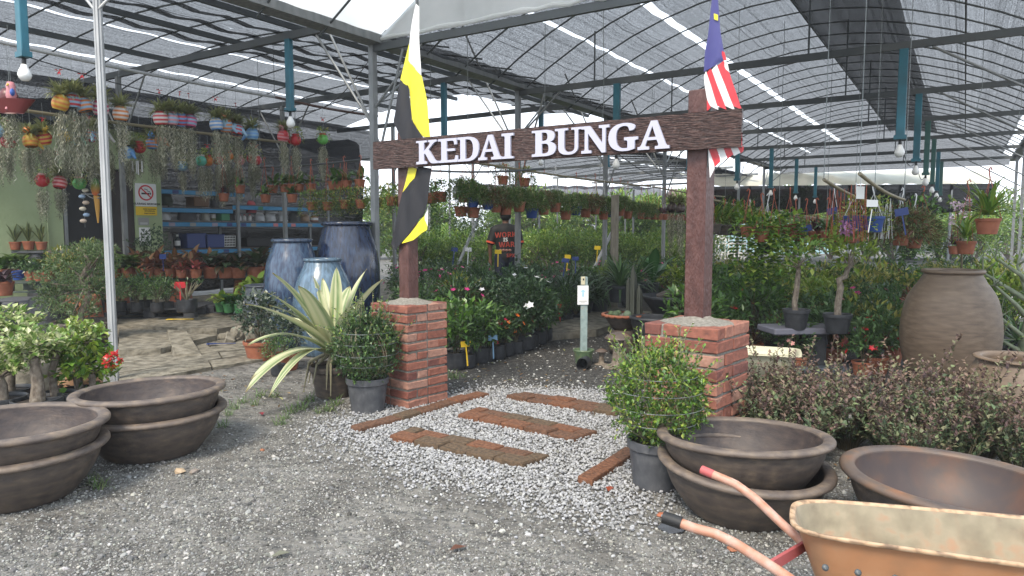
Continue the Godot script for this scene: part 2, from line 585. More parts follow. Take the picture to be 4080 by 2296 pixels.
func ground() -> void:
	var mb := MB.new()
	mb.quad(Vector3(-300, 0, 60), Vector3(300, 0, 60), Vector3(300, 0, -400), Vector3(-300, 0, -400), Color.WHITE)
	structure("ground", mb, M.ground)
	var path := wavy(poly2([Vector3(-0.617, 0, -5.423), Vector3(-0.483, 0, -6.104), Vector3(0.153, 0, -6.375), Vector3(0.918, 0, -5.882), Vector3(1.086, 0, -5.363), Vector3(1.809, 0, -5.136), Vector3(3.775, 0, -6.511), Vector3(7.283, 0, -9.93), Vector3(10.155, -0, -17.714), Vector3(1.865, 0, -15.513), Vector3(-1.544, 0, -13.07), Vector3(-1.149, 0, -6.511)]), .09, 5)
	structure("path", flat_sheet(path, .004), M.dark_ground)
	# concrete strips of the yard before the shop, with grooves between them
	var a0: Vector3 = Vector3(-3.546, 0, -6.26)
	var a1: Vector3 = Vector3(-2.606, 0, -7.626)
	var b0: Vector3 = Vector3(-5.159, 0, -9.023)
	var b1: Vector3 = Vector3(-3.551, 0, -9.621)
	var root := Node3D.new()
	root.name = "concrete_path"
	add_child(root)
	root.set_meta("kind", "structure")
	for k in 6:
		var f0 := (k + .02) / 6.0
		var f1 := (k + .97) / 6.0
		var cut := R.randf_range(.35, .65)
		for h in 2:
			var s0 := 0.0 if h == 0 else cut + .006
			var s1 := cut - .006 if h == 0 else 1.0
			var p0 := a0.lerp(b0, f0)
			var q0 := a1.lerp(b1, f0)
			var p1 := a0.lerp(b0, f1)
			var q1 := a1.lerp(b1, f1)
			var top := .03 + R.randf_range(-.006, .006)
			var c4 := [p0.lerp(q0, s0), p0.lerp(q0, s1), p1.lerp(q1, s1), p1.lerp(q1, s0)]
			var hx := []
			for c in c4: hx.append(c + Vector3(0, -.02, 0))
			for c in c4: hx.append(c + Vector3(0, top + R.randf_range(-.004, .004), 0))
			var sb := MB.new()
			sb.hexa(hx, Color.WHITE)
			add_part("slab", sb, M.concrete, root)
	# raised floor of the shop with a broken edge
	var fb := MB.new()
	var fl := wavy(poly2([Vector3(-5.689, 0, -9.621), Vector3(-3.921, 0, -9.26), Vector3(-3.635, 0, -9.851), Vector3(-3.58, 0, -10.703), Vector3(-2.498, 0, -12.455), Vector3(1.012, 0, -17.928), Vector3(-2.356, 0, -20.088), Vector3(-9.376, 0, -9.142)]), .03, 9)
	var flb := flat_sheet(fl, .11)
	for i in fl.size():
		var p := fl[i]
		var q := fl[(i + 1) % fl.size()]
		flb.quad(Vector3(p.x, -.05, p.y), Vector3(q.x, -.05, q.y), Vector3(q.x, .11, q.y), Vector3(p.x, .11, p.y), Color.WHITE)
	structure("raised_floor", flb, M.concrete)
	# kerb at the right edge of the planting beds
	# white gravel
	var patch := poly2([Vector3(-1.371, 0, -4.877), Vector3(-1.184, -0, -5.304), Vector3(-0.577, 0, -5.812), Vector3(-0.204, 0, -6.134), Vector3(0.742, 0, -6.104), Vector3(0.974, 0, -5.611), Vector3(0.961, 0, -4.733), Vector3(0.769, 0, -3.766), Vector3(0.607, 0, -3.341), Vector3(0.471, 0, -3.205), Vector3(0.28, 0, -3.389), Vector3(-0.039, 0, -3.707), Vector3(-0.541, 0, -3.921), Vector3(-0.882, 0, -4.388)])
	var xs := [[], [], []]
	var cs := [[], [], []]
	for i in 62000:
		var p := Vector2(R.randf_range(-2.2, 1.2), R.randf_range(-6.6, -2.9))
		var j := Vector2(R.randfn(0, .12), R.randfn(0, .12)) if R.randf() < .88 else Vector2(R.randfn(0, .3), R.randfn(0, .3))
		if not Geometry2D.is_point_in_polygon(p + j, patch): continue
		var s := R.randf_range(.010, .023)
		var k := R.randi() % 3
		xs[k].append(Transform3D(Basis.from_euler(Vector3(R.randf_range(-.5, .5), R.randf() * TAU, R.randf_range(-.5, .5))).scaled(Vector3(s, s, s)), Vector3(p.x, s * .25 + R.randf() * .012, p.y)))
		var g := R.randf_range(.22, .42)
		if R.randf() < .12: g *= .5
		cs[k].append(Color(g, g * 1.0, g * R.randf_range(.97, 1.05)))
	var shapes := [stone_mesh(1, .75), stone_mesh(2, .6), stone_mesh(3, .85)]
	for k in 3: scatter("white_gravel", ["white and pale grey crushed stones spread between the brick pillars", "white chips mixed into the pale gravel at the gate", "rounder white stones mixed into the pale gravel at the gate"][k], shapes[k], xs[k], cs[k], M.stone)
	# grey stones and grit over the yard
	xs = [[], [], []]
	cs = [[], [], []]
	var nz := FastNoiseLite.new()
	nz.seed = 5
	nz.frequency = .7
	for i in 250000:
		var d := 1.6 + 5.2 * pow(R.randf(), 1.25)
		var p := Vector2(R.randf_range(-.80, .80) * d, -d)
		if p.y < -4.7 and (p.x < -1.7 or p.x > 1.0) and R.randf() < .7: continue
		var den := nz.get_noise_2d(p.x, p.y) * .8 + .74
		if R.randf() > den: continue
		var big := R.randf()
		var s := R.randf_range(.005, .011)
		if big < .16: s = R.randf_range(.01, .019)
		if big < .012: s = R.randf_range(.02, .036)
		var k := R.randi() % 3
		xs[k].append(Transform3D(Basis.from_euler(Vector3(R.randf_range(-.4, .4), R.randf() * TAU, R.randf_range(-.4, .4))).scaled(Vector3(s, s, s)), Vector3(p.x, s * .12, p.y)))
		var g := R.randf_range(.09, .26)
		if R.randf() < .18: g = R.randf_range(.26, .42)
		if R.randf() < .2: g *= .5
		cs[k].append(Color(g * R.randf_range(.98, 1.06), g, g * R.randf_range(.86, 1.0)))
	for k in 3: scatter("grey_gravel", ["grey stones loose on the dirt yard in front", "flat grey grit strewn over the dirt yard", "rounder grey grit strewn over the dirt yard"][k], shapes[(k + 1) % 3], xs[k], cs[k], M.stone)
	xs = []
	cs = []
	for i in 5200:
		var p := Vector2(R.randf_range(-1.2, 2.0), R.randf_range(-11.5, -5.2))
		if not Geometry2D.is_point_in_polygon(p, path): continue
		var s := R.randf_range(.009, .03)
		xs.append(Transform3D(Basis.from_euler(Vector3(0, R.randf() * TAU, 0)).scaled(Vector3(s, s, s)), Vector3(p.x, s * .2, p.y)))
		var g := R.randf_range(.04, .16) if R.randf() < .8 else R.randf_range(.4, .62)
		cs.append(Color(g, g * .98, g * .9))
	scatter("path_pebbles", "pale pebbles scattered on the dark path inside the nursery", shapes[1], xs, cs, M.stone)
	# loose concrete lump and broken step by the yard
	var lump := MB.new()
	var lp := [Vector3(-3.73, 0, -7.626), Vector3(-3.381, 0, -7.626), Vector3(-3.97, -0, -8.614), Vector3(-4.304, -0, -8.614)]
	var hx := []
	for c in lp: hx.append(c + Vector3(0, -.02, 0))
	hx.append(lp[0] + Vector3(.02, .06, -.02)); hx.append(lp[1] + Vector3(-.05, .05, -.05)); hx.append(lp[2] + Vector3(-.05, .17, .0)); hx.append(lp[3] + Vector3(.05, .19, 0))
	lump.hexa(hx, Color.WHITE)
	tag(add_part("concrete_lump", lump, M.concrete, self), "wedge of broken concrete lying on the yard before the black pallet", "rubble")
	var stp := MB.new()
	var sp := [Vector3(-4.305, 0, -7.626), Vector3(-3.932, 0, -7.795), Vector3(-3.728, 0, -8.798), Vector3(-5.415, 0, -9.621)]
	hx = []
	for c in sp: hx.append(c + Vector3(0, -.02, 0))
	for c in sp: hx.append(c + Vector3(R.randf_range(-.02, .02), .1 + R.randf_range(-.02, .015), R.randf_range(-.02, .02)))
	stp.hexa(hx, Color.WHITE)
	tag(add_part("broken_slab", stp, M.concrete, self), "broken concrete slab with a ragged edge in front of the black pallet", "slab")
	var rub := MB.new()
	for i in 9:
		var p: Vector3 = (Vector3(-3.651, -0, -8.614)).lerp(Vector3(-3.395, 0, -9.191), R.randf()) + Vector3(R.randf_range(-.1, .1), .04, R.randf_range(-.25, .25))
		rub.bbox(p, Vector3(R.randf_range(.1, .3), R.randf_range(.06, .16), R.randf_range(.1, .25)), .015, Color.WHITE, Basis.from_euler(Vector3(R.randf(), R.randf() * 3, R.randf())), R, .02)
	var rb := add_part("rubble", rub, M.concrete, self)
	stuff(rb)
	tag(rb, "heap of broken concrete bits beside the raised floor", "rubble")

# ---------- greenhouses ----------
func rh(l: float) -> float:
	return 3.67 + 1.35 * (1.0 - pow((l - 3.9) / 3.9, 2))
func lh(l: float) -> float:
	return 4.08 + .5 * (1.0 - pow((l + 3.9) / 3.9, 2))

func roof_sheet(l0: float, l1: float, t0: float, t1: float, hf: Callable, lift: float, sag: float, sd: int, nl := 18, nt := 60) -> MB:
	var f := FastNoiseLite.new()
	f.seed = sd
	f.frequency = .35
	var p := PackedVector3Array()
	for j in nt:
		for i in nl:
			var l := lerpf(l0, l1, float(i) / (nl - 1))
			var t := lerpf(t0, t1, float(j) / (nt - 1))
			var e := f.get_noise_2d(l * .6, t * 2.0) * .014
			if i == 0 or i == nl - 1: l += f.get_noise_1d(t * 3.0) * .02
			p.append(fr(l, t, hf.call(l) + lift + e - sag * pow(sin(t * PI / .853), 2.0)))
	var mb := MB.new()
	mb.sheet(p, nl, nt, PackedColorArray([Color.WHITE]), false, 1.0, 1.0)
	for k in mb.uv.size():
		var u := mb.uv[k]
		mb.uv[k] = Vector2(lerpf(t0, t1, u.y) / 2.6, lerpf(l0, l1, u.x) / 2.2)
	return mb

func right_greenhouse() -> void:
	var g := thing("greenhouse", "arched steel greenhouse roofed with black shade net, right of the gate", "greenhouse", Vector3.ZERO)
	var tend := 22.6
	for k in 7:
		var t := 3.41 * k
		for l in [0.0, 7.6]:
			if l > 1 and k == 0: continue
			var mb := MB.new()
			mb.box(fr(l, t, 1.88), Vector3(.075, 3.76, .075), Color.WHITE, Basis(BU, Vector3.UP, -GU))
			add_part("post", mb, M.galv, g)
		var bm := MB.new()
		bm.bar(fr(0, t, 3.67), fr(7.6, t, 3.67), .05, .09)
		add_part("tie_beam", bm, M.steel, g)
		for l in [1.4, 4.5]:
			var kp := MB.new()
			kp.tube([fr(l, t, 3.67), fr(l, t, rh(l))], [.014], 5)
			add_part("king_post", kp, M.steel, g)
		for q in [[fr(.03, t, 2.95), fr(.8, t, 3.62)], [fr(0, t, 2.95), fr(-.1, t + 1.0, 3.62)], [fr(7.55, t, 2.6), fr(5.9, t, 3.62)]]:
			var br := MB.new()
			br.tube(q, [.016], 5)
			add_part("brace", br, M.galv, g)
	for k in 33:
		var t := -2.56 + .853 * k
		if t > tend + .1: break
		var pts := []
		for i in 15:
			var l := 7.7 * i / 14.0
			pts.append(fr(l, t, rh(l) - .03))
		var hb := MB.new()
		hb.tube(pts, [.014], 5)
		add_part("hoop", hb, M.steel, g)
	for l in [0.06, 7.62]:
		var gb := MB.new()
		gb.bar(fr(l, -3.6 if l < 1 else 2.0, 3.76), fr(l, tend, 3.76), .24, .1)
		add_part("gutter", gb, M.steel if l > 1 else M.galv, g)
	for l in [3.9, 6.2]:
		var pb := MB.new()
		pb.tube([fr(l, -2.9, rh(l) - .05), fr(l, tend, rh(l) - .05)], [.014], 5)
		add_part("purlin", pb, M.steel, g)
	for q in [[.12, 1.18, 0.0], [1.235, 2.15, 0.0], [2.26, 7.3, 0.0]]:
		add_part("shade_net", roof_sheet(q[0], q[1], 0.05, tend, rh, .0, .03, int(q[0] * 10)), M.net, g)
	add_part("shade_net", roof_sheet(3.85, 5.35, 0.05, tend, rh, .05, .03, 77), M.net, g, "second layer of net along the ridge")
	var gp := PackedVector3Array()
	for j in 5:
		for i in 24:
			var l := .1 + 7.4 * i / 23.0
			gp.append(fr(l, tend + .02, lerpf(3.6, rh(l), j / 4.0)))
	var gn := MB.new()
	gn.sheet(gp, 24, 5, PackedColorArray([Color.WHITE]), false, 3, 1)
	add_part("gable_net", gn, M.net, g)
	# plastic film over the first bay, rolled at its edge
	var fm := roof_sheet(.15, 7.7, -3.0, -.02, rh, .03, .02, 31, 20, 30)
	add_part("plastic_film", fm, M.film, g)
	var roll := MB.new()
	var rp := []
	for i in 40:
		var l := .1 + 7.5 * i / 39.0
		rp.append(fr(l, -.03, 3.75 + R.randf_range(-.02, .02)))
	var rr := []
	for i in 40: rr.append(R.randf_range(.02, .038))
	roll.tube(rp, rr, 8)
	add_part("film_roll", roll, M.film, g)
	var fe := MB.new()
	# vertical fall of film from the arch down to the first tie beam
	var pp := PackedVector3Array()
	for j in 6:
		for i in 24:
			var l := .15 + 7.5 * i / 23.0
			pp.append(fr(l, -.02, lerpf(3.74, rh(l) + .02, j / 5.0)) + Vector3(R.randf_range(-.01, .01), 0, R.randf_range(-.01, .01)))
	fe.sheet(pp, 24, 6, PackedColorArray([Color.WHITE]))
	add_part("film_end", fe, M.film, g)
	for k in 7:
		if k > 0: hang_lamp(5.6, 3.41 * k, 3.67, 1.05, M.teal if k < 3 or k == 5 else M.green_steel, "right lamp row", k)
		if k > 0: hang_lamp(1.78, 3.41 * k, 3.67, 1.02, M.teal, "middle lamp row", k)
	# wires that hang down from the roof
	for q in [[2.2, 2.0, 2.1], [3.1, 5.2, 2.4], [5.0, 7.1, 2.6], [6.4, 4.0, 2.9], [6.9, 6.0, 2.9], [2.9, 9.0, 2.6]]:
		var wb := MB.new()
		wb.tube([fr(q[0], q[1], rh(q[0])), fr(q[0] + .03, q[1], 3.2), fr(q[0] - .02, q[1], q[2])], [.004], 4)
		add_part("wire", wb, M.wire, g)

func cable(label: String, a: Vector3, b: Vector3, sag: float) -> void:
	var mb := MB.new()
	var pts := []
	for i in 13: pts.append(a.lerp(b, i / 12.0) - Vector3(0, sag * sin(i / 12.0 * PI), 0))
	mb.tube(pts, [.006], 5)
	tag(add_part("cable", mb, M.black, self), label, "cable")

var ordinal := ["nearest", "second", "third", "fourth", "fifth", "sixth", "seventh", "eighth", "ninth", "tenth", "eleventh", "twelfth", "thirteenth", "fourteenth", "fifteenth", "sixteenth", "seventeenth", "eighteenth", "nineteenth", "twentieth"]

func hang_lamp(l: float, t: float, beam: float, len: float, m: Material, row: String, k: int) -> void:
	var o := thing("hanging_lamp", "bulb under a %s drop box, %s of the %s" % ["teal steel" if m == M.teal else "dark green", ordinal[maxi(k - (1 if row[0] in "rm" else 0), 0)], row], "lamp", fr(l, t, 0), atan2(-BU.z, BU.x), "bulbs hung on steel boxes from the tie beams")
	var mb := MB.new()
	mb.bbox(Vector3(0, beam - .04 - len * .5, 0), Vector3(.1, len, .07), .006)
	mb.box(Vector3(0, beam - .04 - len - .02, 0), Vector3(.14, .05, .09))
	add_part("drop_box", mb, m, o)
	var hb := MB.new()
	hb.lathe([Vector2(0, .01), Vector2(.018, 0), Vector2(.02, -.06), Vector2(0, -.07)], 10, [Color.WHITE], Transform3D(Basis.IDENTITY, Vector3(0, beam - len - .09, 0)))
	add_part("socket", hb, M.black, o)
	var bb := MB.new()
	bb.lathe([Vector2(0, -.215), Vector2(.03, -.21), Vector2(.052, -.185), Vector2(.06, -.155), Vector2(.05, -.12), Vector2(.03, -.08), Vector2(.026, -.06), Vector2(0, -.055)], 14, [Color.WHITE], Transform3D(Basis.IDENTITY, Vector3(0, beam - len - .09, 0)))
	add_part("bulb", bb, M.bulb, o)

func left_greenhouse() -> void:
	var g := thing("greenhouse", "low arched shade house with sagging black net, left of the gate", "greenhouse", Vector3.ZERO)
	var mb := MB.new()
	for k in 5:
		var t := -3.41 + 3.41 * k
		var bm := MB.new()
		bm.bar(fr(-7.8 if t < 7 else -3.5, t, 4.03), fr(-.35, t, 4.05), .06, .1)
		add_part("tie_beam", bm, M.steel, g)
		var ps := MB.new()
		ps.box(fr(-5.85, t, 2.0), Vector3(.07, 4.0, .07), Color.WHITE, Basis(BU, Vector3.UP, -GU))
		if k != 0: add_part("post", ps, M.galv, g)
		if k == 0: continue
		for q in [[fr(-.03, t, 2.75), fr(-1.0, t, 3.98)], [fr(-.03, t, 2.75), fr(-.7, t - .5, 4.6)], [fr(-.03, t, 2.0), fr(.5, t, 3.6)], [fr(-5.8, t, 2.9), fr(-5.0, t, 4.0)], [fr(-5.8, t, 2.9), fr(-6.6, t, 4.0)]]:
			var br := MB.new()
			br.tube(q, [.016], 6)
			add_part("brace", br, M.galv, g)
	for k in 24:
		var t := -3.3 + .853 * k
		var pts := []
		if t > 10.3: break
		for i in 11:
			var l := (-7.8 + 7.6 * i / 10.0) if t < 6.9 else -3.5 + 3.3 * i / 10.0
			pts.append(fr(l, t, lh(l) - .03))
		var hb := MB.new()
		hb.tube(pts, [.014], 5)
		add_part("hoop", hb, M.steel, g)
	for l in [-2.1, -3.9, -5.6]:
		var pb := MB.new()
		pb.bar(fr(l, -3.4, lh(l) - .09), fr(l, 10.2 if l > -3 else 6.9, lh(l) - .09), .05, .08)
		add_part("purlin", pb, M.steel, g)
	for q in [[-.65, -3.5, 10.3], [-3.48, -4.8, 6.9], [-4.87, -6.32, 6.9], [-6.41, -8.0, 6.9]]:
		add_part("shade_net", roof_sheet(q[1], q[0], -3.3, q[2], lh, .0, .02, int(-q[0] * 10), 14), M.net, g)
	for q in [[-.65, -3.4], [-3.55, -6.9]]:
		add_part("shade_net", roof_sheet(q[1], q[0], 10.6, 24.0, func(l): return 3.45 + .35 * (1.0 - pow((l + 3.8) / 3.4, 2)), .0, .08, int(-q[0] * 10) + 3, 14), M.net, g, "lower net farther back behind the sign")
	for t in [10.6, 14.0, 17.4, 20.8, 23.9]:
		var fb2 := MB.new()
		fb2.bar(fr(-7.2, t, 3.42), fr(-.3, t, 3.5), .05, .08)
		add_part("tie_beam", fb2, M.galv, g)
		var fp2 := MB.new()
		fp2.box(fr(-7.0, t, 1.7), Vector3(.06, 3.4, .06))
		add_part("post", fp2, M.galv, g)
	# lapped edges and seams of the net
	for l in [-1.5, -2.9, -3.5, -4.4]:
		add_part("net_seam", roof_sheet(l - .09, l + .09, -3.2, 10.2 if l > -3.4 else 6.9, lh, -.03, .05, int(l * -10), 4, 60), M.net_dense, g)
	# dark net hung as a wall at the back and the far side
	var p := PackedVector3Array()
	for j in 8:
		for i in 40:
			p.append(fr(-7.6 + .07 * sin(i * .9), lerpf(-4.5, 7.5, i / 39.0), lerpf(0.1, 3.72 + .05 * sin(i * .55) + .03 * sin(i * 1.9), j / 7.0)) + BU * .08 * sin(i * 1.7 + j))
	var nb := MB.new()
	nb.sheet(p, 40, 8, PackedColorArray([Color.WHITE]), false, 6.0, 2.0)
	add_part("net_wall", nb, M.net_wall, g)
	p = PackedVector3Array()
	for j in 6:
		for i in 40:
			var f := i / 39.0
			p.append(fr(-6.6 + .45 * j / 5.0 + .06 * sin(i * .8 + j), lerpf(-3.0, 7.0, f), 3.95 - .75 * sin(j / 5.0 * 1.7) - .12 * absf(sin(f * 9.0)) * j / 5.0))
	nb = MB.new()
	nb.sheet(p, 40, 6, PackedColorArray([Color.WHITE]), false, 5.0, 1.0)
	add_part("net_valance", nb, M.net_dense, g)
	for q in [[-1.2, -3.41], [-1.55, 0.0], [-1.55, 3.41], [-1.55, 6.82], [-1.55, 10.23]]:
		hang_lamp(q[0], q[1], 4.05, .93, M.teal, "left lamp row", [-3.41, 0.0, 3.41, 6.82, 10.23].find(q[1]))
	cable("black cable sagging from the first to the second bulb of the left lamp row", fr(-1.2, -3.41, 3.05), fr(-1.55, 0, 3.05), .12)
	cable("black cable from the second bulb of the left row to the thin post", fr(-1.55, 0, 3.05), fr(-.05, .05, 3.6), .25)
	cable("black cable between the nearest two bulbs of the right lamp row", fr(5.6, 3.41, 2.55), fr(5.6, 6.82, 2.55), .2)
	cable("black cable between the second and third bulbs of the right lamp row", fr(5.6, 6.82, 2.55), fr(5.6, 10.23, 2.55), .2)
	cable("black cable running from the nearest right bulb up to the roof", fr(5.6, 3.41, 2.55), fr(2.6, 6.82, 3.6), .35)
	cable("black cable between bulbs behind the sign board", fr(1.78, 3.41, 2.6), fr(1.78, 6.82, 2.6), .25)
	# galvanised post at the very front
	var fp := thing("galvanised_post", "ribbed galvanised steel post with two thin braces at the left front", "post", Vector3(-3.707, 0, -6.476))
	var pm := MB.new()
	pm.bbox(Vector3(0, 2.0, 0), Vector3(.066, 4.0, .066), .006, Color.WHITE, Basis(Vector3(-.006, 1, 0), .3))
	pm.box(Vector3(.012, 2.0, .0365), Vector3(.018, 4.0, .006))
	pm.box(Vector3(-.012, 2.0, .0355), Vector3(.010, 4.0, .006))
	add_part("shaft", pm, M.steel_light, fp)
	for s in [-1, 1]:
		var bb := MB.new()
		bb.tube([Vector3(.02 * s, 3.38, .02), Vector3(.42 * s, 3.85, -.1)], [.014], 7)
		add_part("brace", bb, M.steel_light, fp)

func far_place() -> void:
	# another roof behind, cream sheet over hoops with a strip of black net below
	var g := thing("far_roof", "cream translucent arched roof of a further greenhouse", "greenhouse", Vector3.ZERO)
	var a: Vector3 = Vector3(6.833, 3.047, -27)
	var b: Vector3 = Vector3(17.637, 3.102, -26)
	var p := PackedVector3Array()
	for j in 8:
		for i in 50:
			var f := i / 49.0
			var q := a.lerp(b, f)
			p.append(q + Vector3(0, .62 * sin(j / 7.0 * 1.5) + (.05 if i % 4 == 0 else 0.0), -2.5 * (1.0 - cos(j / 7.0 * 1.5))))
	var mb := MB.new()
	mb.sheet(p, 50, 8, PackedColorArray([Color.WHITE]))
	add_part("roof_sheet", mb, M.cream_roof, g)
	p = PackedVector3Array()
	for j in 5:
		for i in 50:
			var q := a.lerp(b, i / 49.0)
			p.append(q + Vector3(0, -1.05 * j / 4.0 + .06 * sin(i * .6) * j / 4.0, .05 + .06 * sin(i * .8 + j)))
	mb = MB.new()
	mb.sheet(p, 50, 5, PackedColorArray([Color.WHITE]), false, 6, 1)
	add_part("net_strip", mb, M.net_wall, g)
	for i in 6:
		var q := a.lerp(b, (i + .2) / 6.0)
		var pb := MB.new()
		pb.box(Vector3(q.x, q.y * .5, q.z), Vector3(.07, q.y, .07))
		add_part("post", pb, M.galv, g)
	var g2 := thing("far_roof", "low shade house of silvery net behind the shrubs at centre", "greenhouse", Vector3.ZERO)
	mb = MB.new()
	var c0: Vector3 = Vector3(-2.795, 2.866, -24)
	var c1: Vector3 = Vector3(8.604, 3.061, -30)
	p = PackedVector3Array()
	for j in 10:
		for i in 30:
			var q := c0.lerp(c1, i / 29.0) + Vector3(0, 0, -9)
			p.append(q + Vector3(0, .9 * sin(j / 9.0 * 2.0) + .04 * sin(i * 2.0), -5.0 * j / 9.0))
	mb.sheet(p, 30, 10, PackedColorArray([Color.WHITE]), false, 3, 2)
	add_part("shade_net", mb, M.net, g2)
	for i in 4:
		var q := c0.lerp(c1, i / 3.0)
		var pb := MB.new()
		pb.box(Vector3(q.x, q.y * .5, q.z), Vector3(.07, q.y, .07))
		add_part("post", pb, M.galv, g2)
	# pale blue house with a white picket fence
	var hs := thing("house", "pale blue house wall beyond the nursery, behind a white picket fence", "house", Vector3(13.146, 0, -40.723))
	mb = MB.new()
	mb.box(Vector3(1.5, 1.5, -3), Vector3(9, 3.0, 4))
	add_part("wall", mb, mat(.36, .55, .62, .8), hs)
	mb = MB.new()
	mb.hexa([Vector3(-3.4, 3.0, -.6), Vector3(6.4, 3.0, -.6), Vector3(6.4, 3.0, -5.4), Vector3(-3.4, 3.0, -5.4), Vector3(-3.4, 3.9, -2.9), Vector3(6.4, 3.9, -2.9), Vector3(6.4, 3.9, -3.1), Vector3(-3.4, 3.9, -3.1)], Color.WHITE)
	add_part("roof", mb, mat(.14, .09, .07, .8), hs)
	mb = MB.new()
	mb.box(Vector3(-.9, 1.3, -.99), Vector3(.9, 1.1, .03))
	add_part("window_frame", mb, mat(.7, .7, .7), hs)
	var fc := thing("picket_fence", "white picket fence before the pale blue house", "fence", Vector3(10.783, 0, -34.1))
	for i in 16:
		mb = MB.new()
		mb.hexa([Vector3(-.05, 0, .01), Vector3(.05, 0, .01), Vector3(.05, 0, -.01), Vector3(-.05, 0, -.01), Vector3(-.02, 1.0, .01), Vector3(.02, 1.0, .01), Vector3(.02, 1.0, -.01), Vector3(-.02, 1.0, -.01)], Color.WHITE)
		var o := add_part("picket", mb, M.paper, fc)
		o.position = Vector3(-1.1 + .16 * i, 0, 0)
	mb = MB.new()
	mb.box(Vector3(.1, .3, -.03), Vector3(2.6, .07, .03))
	mb.box(Vector3(.1, .75, -.03), Vector3(2.6, .07, .03))
	add_part("rail", mb, M.paper, fc)
	# a white van, seen between the plants
	var vn := thing("parked_van", "white van parked beyond the shrubs at the right", "van", Vector3(19.679, 0, -34.1), .2)
	mb = MB.new()
	mb.bbox(Vector3(0, .78, 0), Vector3(3.6, .8, 1.6), .12)
	mb.hexa([Vector3(-1.7, 1.18, .76), Vector3(1.0, 1.18, .76), Vector3(1.0, 1.18, -.76), Vector3(-1.7, 1.18, -.76), Vector3(-1.6, 1.75, .66), Vector3(.5, 1.75, .66), Vector3(.5, 1.75, -.66), Vector3(-1.6, 1.75, -.66)], Color.WHITE)
	add_part("body", mb, mat(.75, .76, .78, .3), vn)
	for x in [-1.1, -.1]:
		mb = MB.new()
		mb.box(Vector3(x, 1.45, .72), Vector3(.8, .38, .06), Color.WHITE, Basis(Vector3.RIGHT, -.17))
		add_part("window", mb, mat(.02, .03, .04, .1), vn)
	for x in [-1.15, 1.15]:
		mb = MB.new()
		mb.tube([Vector3(x, .33, .84), Vector3(x, .33, .6)], [.33], 16)
		add_part("wheel", mb, M.black, vn)
	var sh := thing("far_shed", "low shed with a dark roof beyond the shrubs at the right", "shed", Vector3(21.522, 0, -37.675))
	mb = MB.new()
	mb.box(Vector3(0, 1.2, -6), Vector3(9, 2.4, 3))
	add_part("wall", mb, mat(.35, .37, .4, .8), sh)
	mb = MB.new()
	mb.hexa([Vector3(-4.9, 2.4, -4.1), Vector3(4.9, 2.4, -4.1), Vector3(4.9, 2.4, -7.9), Vector3(-4.9, 2.4, -7.9), Vector3(-4.9, 2.5, -4.1), Vector3(4.9, 2.5, -4.1), Vector3(4.9, 3.1, -7.9), Vector3(-4.9, 3.1, -7.9)], Color.WHITE)
	add_part("roof", mb, mat(.09, .085, .08, .8), sh)

# ---------- shop ----------
func text_part(s: String, parent: Node3D, m: Material, size: float, at: Vector3, basis := Basis.IDENTITY, serif := false, bold := true, depth := .002, called := "lettering") -> MeshInstance3D:
	var tm := TextMesh.new()
	var f := SystemFont.new()
	f.font_names = PackedStringArray(["Droid Serif" if serif else "Droid Sans"])
	f.font_weight = 700 if bold else 400
	var fv := FontVariation.new()
	fv.base_font = f
	fv.variation_embolden = .22 if serif else 0.0
	tm.font = fv
	tm.font_size = 64
	tm.pixel_size = size / 64.0
	tm.depth = depth
	tm.text = s
	var o := add_part(called, tm, m, parent)
	o.transform = Transform3D(basis, at)
	return o

